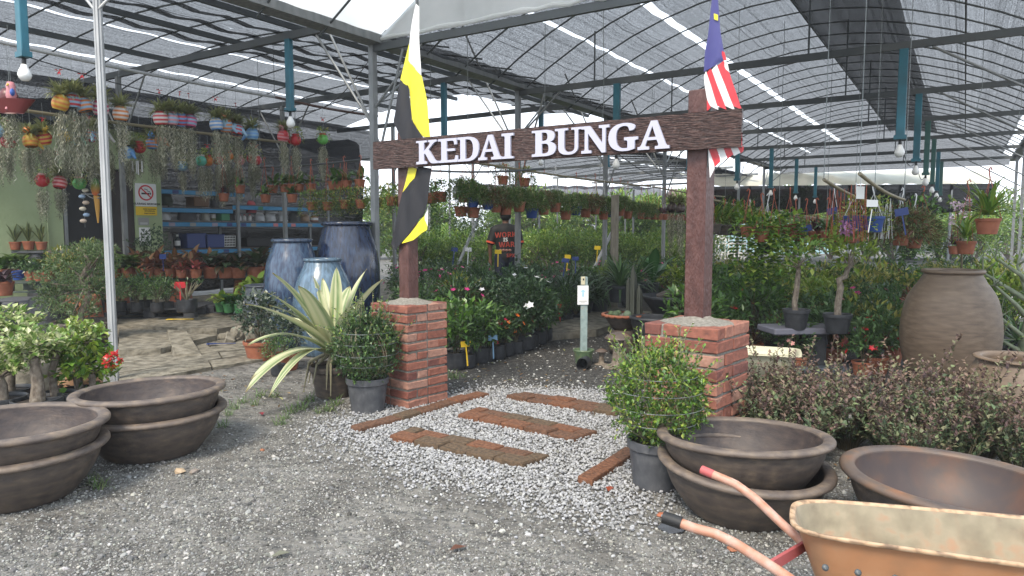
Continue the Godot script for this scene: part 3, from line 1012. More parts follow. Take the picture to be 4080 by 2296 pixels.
func shop() -> void:
	# local axes of the shop front: x along the facade, z outwards
	var yaw := atan2(-GU.z, GU.x)
	var w := thing("shop_building", "pale green rendered shop wall with a dark doorway, behind the hanging plants", "building", fr(-6.5, 0, 0), yaw)
	# facade from t=-3 to t=1.07, door from -.78 to .25
	var mb := MB.new()
	mb.box(Vector3(-1.98, 1.6, -.1), Vector3(2.6, 3.2, .2))
	add_part("wall", mb, M.wall_green, w)
	mb = MB.new()
	mb.box(Vector3(.815, 1.6, -.1), Vector3(.51, 3.2, .2))
	add_part("wall", mb, M.wall_green, w)
	mb = MB.new()
	mb.box(Vector3(-.06, 2.85, -.1), Vector3(1.235, .7, .2))
	add_part("wall", mb, M.wall_green, w)
	mb = MB.new()
	mb.box(Vector3(.97, 1.6, -1.6), Vector3(.2, 3.2, 2.796))
	add_part("wall", mb, M.wall_green, w)
	mb = MB.new()
	mb.box(Vector3(-.06, 1.25, -1.2), Vector3(1.6, 2.5, .05))
	add_part("room_back", mb, M.dark_door, w)
	mb = MB.new()
	mb.box(Vector3(-1.2, 3.25, -1.5), Vector3(4.6, .1, 3.4))
	add_part("roof", mb, M.steel, w)
	mb = MB.new()
	mb.bbox(Vector3(.12, 1.25, -.05), Vector3(.04, 2.5, .12), .004)
	mb.bbox(Vector3(-.64, 1.25, -.05), Vector3(.05, 2.5, .14), .004)
	add_part("door_frame", mb, M.galv, w)
	mb = MB.new()
	mb.bbox(Vector3(.35, 1.23, -.06), Vector3(.42, 2.46, .05), .006)
	add_part("door", mb, M.brown_door, w)
	mb = MB.new()
	mb.bbox(Vector3(-.24, 1.25, -.12), Vector3(.72, 2.44, .04), .004)
	add_part("door_screen", mb, M.dark_door, w)
	# no smoking sign
	var s := thing("no_smoking_sign", "white no smoking sign with a yellow lower panel on the green wall", "sign", fr(-6.5, 0, 0) + (BU * .012), yaw)
	var cx := .765
	mb = MB.new()
	mb.box(Vector3(cx, 2.06, 0), Vector3(.40, .42, .008))
	add_part("plate", mb, M.paper, s)
	mb = MB.new()
	mb.box(Vector3(cx, 1.765, 0), Vector3(.40, .16, .008))
	add_part("notice", mb, M.yellow, s)
	mb = MB.new()
	var ring := PackedVector3Array()
	for j in 2:
		for i in 28:
			var a := TAU * i / 28
			ring.append(Vector3(cx + cos(a) * (.118 + .027 * j), 2.10 + sin(a) * (.118 + .027 * j), .0065))
	mb.sheet(ring, 28, 2, PackedColorArray([Color.WHITE]), true)
	mb.box(Vector3(cx, 2.10, .0065), Vector3(.25, .024, .003), Color.WHITE, Basis(Vector3.BACK, -.75))
	add_part("ban_ring", mb, M.red, s)
	mb = MB.new()
	mb.box(Vector3(cx - .01, 2.085, .005), Vector3(.15, .03, .002))
	mb.box(Vector3(cx + .085, 2.085, .005), Vector3(.025, .03, .002))
	mb.tube([Vector3(cx + .085, 2.11, .005), Vector3(cx + .06, 2.13, .005), Vector3(cx + .02, 2.135, .005), Vector3(cx + .03, 2.16, .005), Vector3(cx - .03, 2.17, .005)], [.006], 4)
	add_part("cigarette", mb, M.ink, s)
	text_part("DILARANG MEROKOK", s, M.ink, .052, Vector3(cx, 1.895, .006))
	text_part("DENDA DIKENAKAN", s, M.ink, .026, Vector3(cx + .055, 1.80, .006))
	text_part("AKTA KAWALAN", s, M.ink, .026, Vector3(cx + .055, 1.765, .006))
	text_part("jangan merokok", s, M.ink, .026, Vector3(cx + .055, 1.725, .006))
	for q in [[cx - .06, 1.57, .2, .14, "paper", "small grey paper notice under the no smoking sign"], [cx - .05, 1.29, .21, .34, "paper", "printed paper notice in a clear sleeve, lowest on the green wall"]]:
		var nt := thing("paper_notice", q[5], "notice", fr(-6.5, 0, 0) + (BU * .008), yaw)
		mb = MB.new()
		mb.box(Vector3(q[0], q[1], 0), Vector3(q[2], q[3], .006))
		add_part("sheet", mb, M.paper_grey if q[3] < .2 else M.paper, nt)
		for i in 4:
			mb = MB.new()
			mb.box(Vector3(q[0], q[1] - q[3] * .5 + .02 + i * q[3] * .07, .0045), Vector3(q[2] * .7, q[3] * .025, .002))
			add_part("print_line", mb, M.paper_grey if q[3] > .2 else M.paper, nt)
	# pipe on the wall
	mb = MB.new()
	mb.tube([Vector3(-.93, .4, .02), Vector3(-.93, 2.4, .02)], [.012], 6)
	add_part("pipe", mb, M.wall_green, w)
	# shelving
	var sf := thing("shelf_unit", "blue steel shelving stacked with garden supplies beside the green shop", "shelf", fr(-6.9, 0, 0), yaw)
	for q in [[1.2, 1.95, 2.9, 5.2], [1.2, 1.86, 1.2, 2.9], [1.2, 1.58, 1.2, 5.6], [1.2, 1.02, 1.2, 5.6], [1.2, 2.22, 1.2, 3.2]]:
		mb = MB.new()
		mb.bbox(Vector3((q[2] + q[3]) * .5, q[1] - .055, 0), Vector3(q[3] - q[2], .085, .03), .008)
		add_part("beam", mb, M.blue_shelf, sf)
		mb = MB.new()
		mb.box(Vector3((q[2] + q[3]) * .5, q[1] + .002, -.32), Vector3(q[3] - q[2], .02, .6))
		add_part("board", mb, M.board, sf)
	for x in [1.25, 3.0, 5.55]:
		for z in [.04, -.62]:
			mb = MB.new()
			mb.box(Vector3(x, 1.25, z), Vector3(.06, 2.5, .045))
			add_part("upright", mb, M.galv, sf)
	for q in [[1.5, 1.52, "p"], [1.95, 1.52, "w"], [2.45, 1.52, "p"], [2.8, 1.52, "b"], [3.15, 1.52, "b"], [3.4, 1.52, "w"], [4.0, 1.52, "r"], [4.5, 1.52, "r"], [5.0, 1.52, "w"], [1.6, 2.16, "b"], [2.1, 2.16, "w"], [3.6, 1.89, "g"], [2.0, .96, "b"], [2.7, .96, "b"]]:
		mb = MB.new()
		mb.box(Vector3(q[0], q[1] + .005, .018), Vector3(.13, .07, .004))
		add_part("price_tag", mb, {"p": mat(.3, .26, .32), "w": M.paper_grey, "b": M.blue_plastic, "r": mat(.6, .22, .22), "g": mat(.05, .2, .1)}[q[2]], sf)
	# goods on the shelves
	var goods := [
		["clear_bag", "pair of clear bags of white stones at the left end of the middle shelf", "bag", 1.45, 1.6, M.clear_bag, "bag", .26, .26],
		["clear_bag", "grey bag standing beside the green bottles on the middle shelf", "bag", 2.35, 1.6, mat(.3, .3, .26, .4), "bag", .16, .24],
		["spray_bottle", "pale olive bottle with a round label on the middle shelf", "bottle", 2.55, 1.6, mat(.2, .22, .1, .4), "bottle", .1, .24],
		["green_box", "green carton at the right of the olive bottle on the middle shelf", "box", 2.75, 1.6, mat(.04, .2, .09, .5), "box", .2, .21],
		["white_bottle", "first small white bottle with a red cap right of the rusty upright", "bottle", 3.2, 1.6, M.white_plastic, "bottle", .07, .14],
		["white_bottle", "second small white bottle with a red cap right of the rusty upright", "bottle", 3.32, 1.6, M.white_plastic, "bottle", .07, .14],
		["white_bottle", "third small white bottle, next to the silver bags on the shelf", "bottle", 3.46, 1.6, M.white_plastic, "bottle", .07, .15],
		["silver_bag", "leftmost silver bag of potting mix on the middle shelf", "bag", 3.72, 1.6, M.clear_bag, "bag", .24, .16],
		["silver_bag", "silver bag leaning in the middle of the shelf row", "bag", 4.0, 1.6, M.clear_bag, "bag", .28, .2],
		["silver_bag", "silver bag lying upon the other silver bags", "bag", 4.05, 1.78, M.clear_bag, "bag", .35, .1],
		["silver_bag", "rightmost silver bag with crumpled top on the middle shelf", "bag", 4.35, 1.6, M.clear_bag, "bag", .26, .2],
		["brown_bag", "net bag of brown pebbles at the right end of the shelf", "bag", 5.0, 1.6, mat(.25, .17, .11, .6), "bag", .26, .16],
		["blue_crate", "left one of two dark blue plastic crates on the lower shelf", "crate", 2.05, 1.03, M.blue_plastic, "box", .42, .3],
		["blue_crate", "right one of two dark blue plastic crates on the lower shelf", "crate", 2.5, 1.03, M.blue_plastic, "box", .4, .28],
		["black_crate", "long black tray beside the thin post on the lower shelf", "crate", 3.6, 1.03, M.black, "box", .7, .2],
		["black_crate", "second long black tray at the right end of the lower shelf", "crate", 4.5, 1.03, M.black, "box", .7, .2],
		["dark_bottle", "dark bottle with a white label on the lower shelf", "bottle", 1.72, 1.03, mat(.02, .03, .03, .3), "bottle", .11, .28],
		["dark_plant", "dark leafy plant bag at the left of the upper shelf", "bag", 1.5, 1.88, mat(.03, .04, .025, .8), "bag", .3, .22],
		["brown_carton", "brown carton in the middle of the upper shelf", "box", 2.2, 1.88, mat(.14, .08, .045, .8), "box", .35, .2],
		["dark_bag", "dark grey sack beside the brown carton on the upper shelf", "bag", 2.65, 1.88, mat(.05, .05, .055, .6), "bag", .3, .24],
		["dark_bag", "dark sack left of the olive bottle on the middle shelf", "bag", 1.95, 1.6, mat(.06, .06, .065, .6), "bag", .4, .24],
		["black_tray", "stack of black trays right of the green carton on the middle shelf", "box", 2.92, 1.6, M.black, "box", .12, .22],
		["dark_bag", "dark sack leaning at the far end behind the pebbles", "bag", 4.7, 1.6, mat(.04, .045, .045, .6), "bag", .3, .24],
		["red_striped_bag", "red and white bag standing tall right of the rusty upright", "bag", 3.5, 1.78, mat(.35, .06, .07, .6), "bag", .2, .24],
		["terracotta_pot", "spare terracotta pot at the right end of the middle shelf", "pot", 5.3, 1.6, M.terracotta, "bottle", .2, .18],
		["grey_bag", "crumpled grey sack at the left of the lower shelf", "bag", 1.45, 1.03, mat(.12, .11, .1, .7), "bag", .35, .3],
	]
	for q in goods:
		var o := thing(q[0], q[1], q[2], fr(-6.9, 0, 0) + GU * q[3] + Vector3(0, q[4] + .012, 0) - BU * .18, yaw)
		mb = MB.new()
		var ww: float = q[7]
		var hh: float = q[8]
		if q[6] == "bottle":
			mb.lathe([Vector2(0, 0), Vector2(ww * .5, .003), Vector2(ww * .5, hh * .65), Vector2(ww * .2, hh * .8), Vector2(ww * .18, hh * .86)], 12)
			add_part("body", mb, q[5], o)
			mb = MB.new()
			mb.lathe([Vector2(ww * .22, hh * .85), Vector2(ww * .22, hh), Vector2(0, hh)], 10)
			add_part("cap", mb, M.red if q[0] == "white_bottle" else M.paper, o)
			mb = MB.new()
			mb.lathe([Vector2(ww * .51, hh * .2), Vector2(ww * .51, hh * .55)], 12)
			add_part("label", mb, M.paper, o)
		elif q[6] == "bag":
			var bp := PackedVector3Array()
			for j in 7:
				for i in 14:
					var a := TAU * i / 14
					var f := j / 6.0
					var th := .12 * sqrt(maxf(.03, 1.0 - f * f)) + .004
					bp.append(Vector3(cos(a) * ww * .5 * (1.0 - .1 * f), hh * f, -sin(a) * th) + Vector3(R.randf_range(-.012, .012), 0, R.randf_range(-.012, .012)))
			mb.sheet(bp, 14, 7, PackedColorArray([Color.WHITE]), true)
			add_part("body", mb, q[5], o)
			mb = MB.new()
			mb.box(Vector3(0, hh + .01, 0), Vector3(ww * .7, .04, .01))
			add_part("seal", mb, q[5], o)
		else:
			var bx := ww * .5
			mb.bbox(Vector3(0, hh * .5, 0), Vector3(ww, hh, .3), .012)
			add_part("body", mb, q[5], o)
			mb = MB.new()
			mb.bbox(Vector3(0, hh - .015, 0), Vector3(ww + .02, .03, .32), .006)
			add_part("rim", mb, q[5], o)
	# white basket with slots
	var wbk := thing("white_basket", "white slotted plastic basket on the lower shelf by the rusty upright", "basket", fr(-6.9, 2.82, 1.042) - BU * .16, yaw)
	for y in 5:
		mb = MB.new()
		mb.box(Vector3(0, .02 + y * .055, .12), Vector3(.3, .014, .01))
		mb.box(Vector3(.15, .02 + y * .055, 0), Vector3(.01, .014, .24))
		mb.box(Vector3(-.15, .02 + y * .055, 0), Vector3(.01, .014, .24))
		add_part("rail", mb, M.white_plastic, wbk)
	for x in 9:
		mb = MB.new()
		mb.box(Vector3(-.15 + x * .0375, .13, .121), Vector3(.008, .24, .006))
		add_part("slat", mb, M.white_plastic, wbk)

# ---------- gate ----------
const SV := Vector3(0.843, 0, 0.539)
const NV := Vector3(-0.539, 0, 0.843)
const P1 := Vector3(-0.847, 0, -5.76)
const P2 := Vector3(1.185, 0, -4.461)

func pillar(label: String, at: Vector3, k: float, course: float, rows: int, cap_shift: float) -> void:
	var yaw := -atan2(.643, .766)
	var o := thing("brick_pillar", label, "brick pillar", at, yaw)
	var half := .22 * k
	var top := rows * course
	var core := MB.new()
	core.bbox(Vector3(0, top * .5 - .01, 0), Vector3(half * 2 - .02, top, half * 2 - .02), .01)
	add_part("mortar", core, M.mortar, o)
	var bl := .215 * k
	var bd := .1025 * k
	var bh := course - .015
	var meshes := []
	for i in 4:
		var mb := MB.new()
		mb.bbox(Vector3.ZERO, Vector3(bl, bh, bd), .006, Color.WHITE, Basis.IDENTITY, R, .004)
		meshes.append(mb.mesh())
	var heads := []
	for i in 3:
		var mb := MB.new()
		mb.bbox(Vector3.ZERO, Vector3(bd, bh, bd), .006, Color.WHITE, Basis.IDENTITY, R, .003)
		heads.append(mb.mesh())
	for r in rows:
		var y := (r + .5) * course
		for f in 4:
			var bs := Basis(Vector3.UP, f * PI / 2)
			# each side: bricks laid end to end; pinwheel corners that swap direction course by course
			var off: float = half - bd * .5
			var list := []
			if r % 2 == 0:
				list = [[-half + bl * .5, 1], [-half + bl * 1.5 + .011, 1]]
				if half * 2 - bd - .011 < bl * 1.5: list = [[-half + bl * .5, 1], [-half + bl + .011 + (half * 2 - bd - .022 - bl) * .5, 0]]
			else:
				list = [[-half + bd + .011 + (half * 2 - bd - .011 - bl - .011) * .5, 0], [half - bl * .5, 1]]
			for q in list:
				var b := add_part("brick", meshes[R.randi() % 4] if q[1] == 1 else heads[R.randi() % 3], M.brick[[0, 0, 1, 2, 3, 3, 4, 5, 2][R.randi() % 9]], o)
				b.position = bs * Vector3(q[0], 0, off + R.randf_range(-.002, .003)) + Vector3(0, y + R.randf_range(-.002, .002), 0)
				b.rotation = Vector3(0, f * PI / 2 + R.randf_range(-.008, .008), R.randf_range(-.008, .008))
	# crown of mortar round the post
	var cr := MB.new()
	cr.lathe([Vector2(half * .95, top - .008), Vector2(half * .7, top + .006), Vector2(.12, top + .012), Vector2(.07, top + .035)], 14, [Color.WHITE], Transform3D.IDENTITY, .06)
	add_part("mortar_cap", cr, M.mortar, o)

func cloth(poly: Array, off: float, col: Material, called: String, parent: Node3D, amp := .012, ph := 0.0) -> void:
	# a piece of hanging cloth: the outline filled by rows, with soft folds
	var q := PackedVector2Array()
	for p in poly: q.append(Vector2((p - P1).dot(SV), p.y))
	var y0 := 1e9
	var y1 := -1e9
	for p in q:
		y0 = minf(y0, p.y); y1 = maxf(y1, p.y)
	var nr := maxi(4, int((y1 - y0) / .025))
	var nc := 12
	var pts := PackedVector3Array()
	for j in nr + 1:
		var y := lerpf(y0 + .0005, y1 - .0005, float(j) / nr)
		var a := 1e9
		var b := -1e9
		for i in q.size():
			var s := q[i]
			var t := q[(i + 1) % q.size()]
			if (s.y <= y) != (t.y <= y):
				var x := lerpf(s.x, t.x, (y - s.y) / (t.y - s.y))
				a = minf(a, x); b = maxf(b, x)
		if a > b:
			a = q[0].x; b = q[0].x
		for i in nc:
			var x := lerpf(a, b, float(i) / (nc - 1))
			var w := amp * (sin(x * 38.0 + y * 5.0 + ph) + .5 * sin(x * 71.0 - y * 9.0 + ph * 2.0))
			pts.append(P1 + SV * x + Vector3(0, y, 0) + NV * (off + w * .5))
	var mb := MB.new()
	mb.sheet(pts, nc, nr + 1, PackedColorArray([Color.WHITE]))
	add_part(called, mb, col, parent)

func cloth_mat(r: float, g: float, b: float) -> StandardMaterial3D:
	var m := mat(r, g, b, .6)
	m.backlight_enabled = true
	m.backlight = Color(.5, .5, .5)
	m.rim_enabled = true
	m.rim = .3
	return m

func gate() -> void:
	pillar("brick pillar carrying the left post of the flower shop sign", P1, 1.0, .0755, 11, 0)
	pillar("brick pillar carrying the right post of the flower shop sign", P2, 1.10, .084, 10, 0)
	var yaw := -atan2(.643, .766)
	for q in [[P1, .83, 2.2, "brown painted timber post on the left brick pillar, behind the black and yellow flag", .115], [P2, .84, 2.28, "brown painted timber post on the right brick pillar, its top above the sign", .13]]:
		var o := thing("timber_post", q[3], "post", q[0] + Vector3(0, q[1], 0), yaw)
		var mb := MB.new()
		mb.bbox(Vector3(0, (q[2] - q[1]) * .5, 0), Vector3(q[4], q[2] - q[1], q[4]), .006)
		add_part("shaft", mb, M.post_brown, o)
	# sign board with wood grain in relief
	var sg := thing("shop_sign", "dark brown wooden sign board with white raised letters KEDAI BUNGA", "sign", P1 + Vector3(0, 2.019, 0) + NV * .095, -atan2(.539, .843))
	var gm := StandardMaterial3D.new()
	gm.albedo_texture = noise_tex([[0.0, .012, .007, .006], [0.4, .036, .018, .016], [0.55, .075, .04, .034], [1.0, .13, .075, .065]], .02, 90, 4, 1024)
	gm.normal_enabled = true
	gm.normal_texture = bump_tex(.02, 90, 20.0, 3, 1024)
	gm.normal_scale = 2.2
	gm.uv1_scale = Vector3(1.1, 1.25, 1)
	gm.roughness = .42
	var nb := 3.0
	var bm := MB.new()
	var p := PackedVector3Array()
	for j in 2:
		for i in 2: p.append(Vector3(-.255 + 2.945 * i, -.111 + .222 * j, .032))
	bm.sheet(p, 2, 2, PackedColorArray([Color.WHITE]))
	bm.box(Vector3(1.2175, 0, .0155), Vector3(2.945, .222, .031))
	add_part("board", bm, gm, sg)
	for q in [["K", .214, .431], ["E", .431, .621], ["D", .613, .812], ["A", .802, 1.014], ["I", 1.007, 1.112], ["B", 1.259, 1.454], ["U", 1.442, 1.649], ["N", 1.644, 1.849], ["G", 1.841, 2.050], ["A", 2.044, 2.258]]:
		var w: float = q[2] - q[1] - .004
		var o := text_part(q[0], sg, M.letter, .25, Vector3.ZERO, Basis.IDENTITY, true, true, .016, "letter")
		var bb: AABB = o.mesh.get_aabb()
		var s := Vector3(w / bb.size.x, .178 / bb.size.y, .016 / maxf(bb.size.z, .001))
		o.scale = s
		o.position = Vector3((q[1] + q[2]) * .5, -.006, .042) - (bb.position + bb.size * .5) * s
	# flags hang between board and posts
	var white := cloth_mat(.75, .75, .75)
	var yellow := cloth_mat(.75, .68, .02)
	var blackc := mat(.014, .014, .018, .6)
	var red := cloth_mat(.6, .015, .03)
	var blue := cloth_mat(.035, .035, .2)
	var fl := thing("flag", "white, yellow and black state flag drooping over the left post", "flag", P1 + NV * .08 + Vector3(0, 2.2, 0) + SV * .04)
	fl.position = Vector3.ZERO
	cloth([Vector3(-0.743, 3.16, -5.598), Vector3(-0.719, 3.147, -5.583), Vector3(-0.716, 2.883, -5.581), Vector3(-0.702, 2.611, -5.572), Vector3(-0.813, 2.736, -5.643), Vector3(-0.8, 2.886, -5.635)], .082, white, "white_stripe", fl, .01)
	cloth([Vector3(-0.801, 2.874, -5.635), Vector3(-0.813, 2.742, -5.643), Vector3(-0.702, 2.617, -5.572), Vector3(-0.655, 2.37, -5.542), Vector3(-0.638, 2.12, -5.531), Vector3(-0.694, 2.137, -5.567), Vector3(-0.791, 2.271, -5.629), Vector3(-0.815, 2.538, -5.645), Vector3(-0.884, 2.596, -5.689), Vector3(-0.843, 2.765, -5.663)], .079, yellow, "yellow_stripe", fl, .012, 1.0)
	cloth([Vector3(-0.881, 2.601, -5.686), Vector3(-0.812, 2.543, -5.643), Vector3(-0.788, 2.277, -5.627), Vector3(-0.688, 2.136, -5.563), Vector3(-0.675, 2.086, -5.555), Vector3(-0.853, 2.1, -5.669), Vector3(-0.956, 2.278, -5.735)], .083, blackc, "black_stripe", fl, .012, 2.0)
	cloth([Vector3(-0.817, 1.923, -5.646), Vector3(-0.744, 1.919, -5.599), Vector3(-0.766, 1.824, -5.613), Vector3(-0.879, 1.712, -5.686)], .081, yellow, "yellow_stripe", fl, .008)
	cloth([Vector3(-0.748, 1.919, -5.602), Vector3(-0.623, 1.912, -5.522), Vector3(-0.653, 1.621, -5.541), Vector3(-0.67, 1.575, -5.552), Vector3(-0.94, 1.253, -5.724), Vector3(-0.99, 1.291, -5.756), Vector3(-0.879, 1.718, -5.686), Vector3(-0.77, 1.824, -5.615)], .084, blackc, "black_stripe", fl, .014, 1.5)
	cloth([Vector3(-0.667, 1.557, -5.55), Vector3(-0.672, 1.42, -5.553), Vector3(-0.797, 1.331, -5.633), Vector3(-0.889, 1.308, -5.692)], .08, yellow, "yellow_stripe", fl, .01)
	cloth([Vector3(-0.66, 1.615, -5.545), Vector3(-0.665, 1.442, -5.549), Vector3(-0.695, 1.514, -5.568)], .078, white, "white_stripe", fl, .004)
	var fp := MB.new()
	fp.tube([Vector3(-0.782, 1.919, -5.671), Vector3(-0.738, 3.167, -5.631), Vector3(-0.729, 3.374, -5.625)], [.012], 7)
	tag(add_part("flag_pole", fp, M.steel, self), "thin pole of the black, yellow and white flag above the left post", "flag pole")
	var f2 := thing("flag", "blue, red and white striped national flag hanging at the right post", "flag")
	cloth([Vector3(1.207, 2.863, -4.352), Vector3(1.223, 2.859, -4.341), Vector3(1.244, 2.617, -4.328), Vector3(1.265, 2.486, -4.315), Vector3(1.266, 2.428, -4.314), Vector3(1.164, 2.377, -4.379), Vector3(1.168, 2.495, -4.377), Vector3(1.184, 2.584, -4.366)], .08, blue, "blue_field", f2, .014, .5)
	cloth([Vector3(1.212, 2.711, -4.348), Vector3(1.233, 2.708, -4.335), Vector3(1.235, 2.665, -4.334), Vector3(1.215, 2.671, -4.346)], .089, yellow, "yellow_mark", f2, .002)
	cloth([Vector3(1.249, 2.494, -4.325), Vector3(1.267, 2.484, -4.313), Vector3(1.282, 2.428, -4.304), Vector3(1.266, 2.428, -4.314)], .081, red, "red_stripe", f2, .004)
	cloth([Vector3(1.266, 2.431, -4.314), Vector3(1.282, 2.428, -4.304), Vector3(1.296, 2.357, -4.295), Vector3(1.271, 2.383, -4.311)], .081, white, "white_stripe", f2, .004)
	cloth([Vector3(1.164, 2.375, -4.379), Vector3(1.176, 2.38, -4.371), Vector3(1.246, 2.143, -4.327), Vector3(1.211, 2.146, -4.349), Vector3(1.184, 2.206, -4.367), Vector3(1.169, 2.308, -4.376)], .08, white, "white_stripe", f2, .012)
	cloth([Vector3(1.176, 2.38, -4.371), Vector3(1.2, 2.396, -4.356), Vector3(1.288, 2.138, -4.3), Vector3(1.246, 2.143, -4.327)], .08, red, "red_stripe", f2, .012)
	cloth([Vector3(1.2, 2.396, -4.356), Vector3(1.233, 2.41, -4.335), Vector3(1.326, 2.134, -4.275), Vector3(1.288, 2.138, -4.3)], .08, white, "white_stripe", f2, .012)
	cloth([Vector3(1.233, 2.41, -4.335), Vector3(1.266, 2.428, -4.314), Vector3(1.296, 2.352, -4.295), Vector3(1.355, 2.149, -4.257), Vector3(1.364, 2.13, -4.252), Vector3(1.326, 2.134, -4.275)], .08, red, "red_stripe", f2, .012)
	cloth([Vector3(1.184, 2.211, -4.367), Vector3(1.211, 2.146, -4.349), Vector3(1.185, 2.144, -4.366)], .08, red, "red_stripe", f2, .004)
	cloth([Vector3(1.363, 2.149, -4.252), Vector3(1.369, 2.139, -4.248), Vector3(1.376, 1.91, -4.243), Vector3(1.364, 1.92, -4.251), Vector3(1.371, 2.05, -4.247)], .12, red, "red_stripe", f2, .006)
	cloth([Vector3(1.197, 1.938, -4.358), Vector3(1.228, 1.936, -4.338), Vector3(1.267, 1.835, -4.314), Vector3(1.233, 1.801, -4.335), Vector3(1.204, 1.899, -4.354)], .08, red, "red_stripe", f2, .008)
	cloth([Vector3(1.195, 1.933, -4.359), Vector3(1.209, 1.88, -4.351), Vector3(1.235, 1.801, -4.334), Vector3(1.209, 1.735, -4.35)], .08, white, "white_stripe", f2, .008)
	cloth([Vector3(1.228, 1.936, -4.338), Vector3(1.269, 1.932, -4.312), Vector3(1.297, 1.848, -4.294), Vector3(1.269, 1.835, -4.312)], .08, white, "white_stripe", f2, .008)
	cloth([Vector3(1.269, 1.932, -4.312), Vector3(1.305, 1.93, -4.289), Vector3(1.33, 1.86, -4.273), Vector3(1.297, 1.848, -4.294)], .08, red, "red_stripe", f2, .008)
	cloth([Vector3(1.305, 1.93, -4.289), Vector3(1.341, 1.927, -4.266), Vector3(1.362, 1.874, -4.253), Vector3(1.33, 1.86, -4.273)], .08, white, "white_stripe", f2, .008)
	cloth([Vector3(1.341, 1.927, -4.266), Vector3(1.374, 1.924, -4.245), Vector3(1.375, 1.889, -4.244), Vector3(1.362, 1.874, -4.253)], .08, red, "red_stripe", f2, .008)
	fp = MB.new()
	fp.tube([Vector3(1.21, 1.806, -4.385), Vector3(1.219, 2.802, -4.38), Vector3(1.219, 2.988, -4.379)], [.012], 7)
	tag(add_part("flag_pole", fp, M.steel, self), "thin pole of the striped national flag beside the right post", "flag pole")
	# brick steps set in the gravel
	paver_strip("double row of brown pavers in the white gravel, nearest the camera", [Vector3(-0.697, 0, -4.877), Vector3(-0.83, 0, -4.642), Vector3(0.063, 0, -4.061), Vector3(0.239, 0, -4.255)], 5, 2)
	paver_strip("double row of mossy pavers in the middle of the white gravel", [Vector3(-0.258, 0, -5.411), Vector3(-0.412, 0, -5.191), Vector3(0.403, 0, -4.597), Vector3(0.596, 0, -4.761)], 5, 2)
	paver_strip("double row of mossy pavers farthest in, at the start of the dark path", [Vector3(0.109, 0, -5.954), Vector3(-0.053, 0, -5.785), Vector3(0.786, 0, -5.213), Vector3(0.973, 0, -5.423)], 5, 2)
	paver_strip("single row of pavers edging the gravel beside the left pillar", [Vector3(-1.06, 0, -4.799), Vector3(-1.147, 0, -4.877), Vector3(-0.302, 0, -5.984), Vector3(-0.19, 0, -5.911)], 7, 1)
	paver_strip("short single row of pavers edging the gravel beside the right potted ball shrub", [Vector3(0.444, 0, -3.79), Vector3(0.367, 0, -3.857), Vector3(0.734, 0, -4.428), Vector3(0.777, 0, -4.309)], 3, 1)

func paver_strip(label: String, q: Array, n: int, rows: int) -> void:
	# q: back left, front left, front right, back right
	var o := thing("paver_row", label, "pavers", q[1])
	for r in rows:
		var sh := 0.0 if r == 0 else .5
		var cuts := [0.0]
		for i in n: cuts.append(clampf((i + 1 - sh * (1 if i < n else 0)) / n, 0, 1))
		cuts[cuts.size() - 1] = 1.0
		if r == 1: cuts.insert(cuts.size() - 1, (n - .5) / n)
		for i in cuts.size() - 1:
			var a: float = cuts[i] + .004
			var b: float = cuts[i + 1] - .004
			if b - a < .03: continue
			var v0 := float(r) / rows + .012
			var v1 := float(r + 1) / rows - .012
			var hx := []
			var c4 := []
			for k in [[a, v0], [b, v0], [b, v1], [a, v1]]:
				c4.append((q[1].lerp(q[2], k[0])).lerp(q[0].lerp(q[3], k[0]), k[1]) - q[1])
			var top := .036 + R.randf_range(-.006, .008)
			for c in c4: hx.append(c + Vector3(0, -.02, 0))
			var ce: Vector3 = (c4[0] + c4[2]) * .5
			for c in c4: hx.append(c.lerp(ce, .015) + Vector3(0, top - .008, 0))
			var mb := MB.new()
			mb.hexa(hx, Color.WHITE)
			var h2 := []
			for c in c4: h2.append(c.lerp(ce, .015) + Vector3(0, top - .0085, 0))
			for c in c4: h2.append(c.lerp(ce, .06) + Vector3(0, top + R.randf_range(-.002, .002), 0))
			mb.hexa(h2, Color.WHITE)
			add_part("paver", mb, M.paver[R.randi() % 3], o)

# ---------- bowls and jars ----------
func bowl_mesh(seg := 56) -> Array:
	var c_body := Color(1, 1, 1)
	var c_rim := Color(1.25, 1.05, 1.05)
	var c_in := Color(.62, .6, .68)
	var prof := [Vector2(0, 0), Vector2(.262, 0), Vector2(.277, .006), Vector2(.29, .02), Vector2(.335, .075), Vector2(.375, .135), Vector2(.4, .19), Vector2(.408, .222), Vector2(.408, .246)]
	var a := MB.new()
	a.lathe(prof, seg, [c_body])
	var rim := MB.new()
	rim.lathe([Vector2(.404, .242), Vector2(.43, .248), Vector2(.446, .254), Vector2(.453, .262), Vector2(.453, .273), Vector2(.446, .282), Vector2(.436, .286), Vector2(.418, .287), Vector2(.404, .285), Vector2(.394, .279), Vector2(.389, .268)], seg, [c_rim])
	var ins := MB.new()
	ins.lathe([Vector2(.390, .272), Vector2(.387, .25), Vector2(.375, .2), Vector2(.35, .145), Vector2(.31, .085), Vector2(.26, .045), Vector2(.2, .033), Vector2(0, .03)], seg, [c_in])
	return [a.mesh(), rim.mesh(), ins.mesh()]

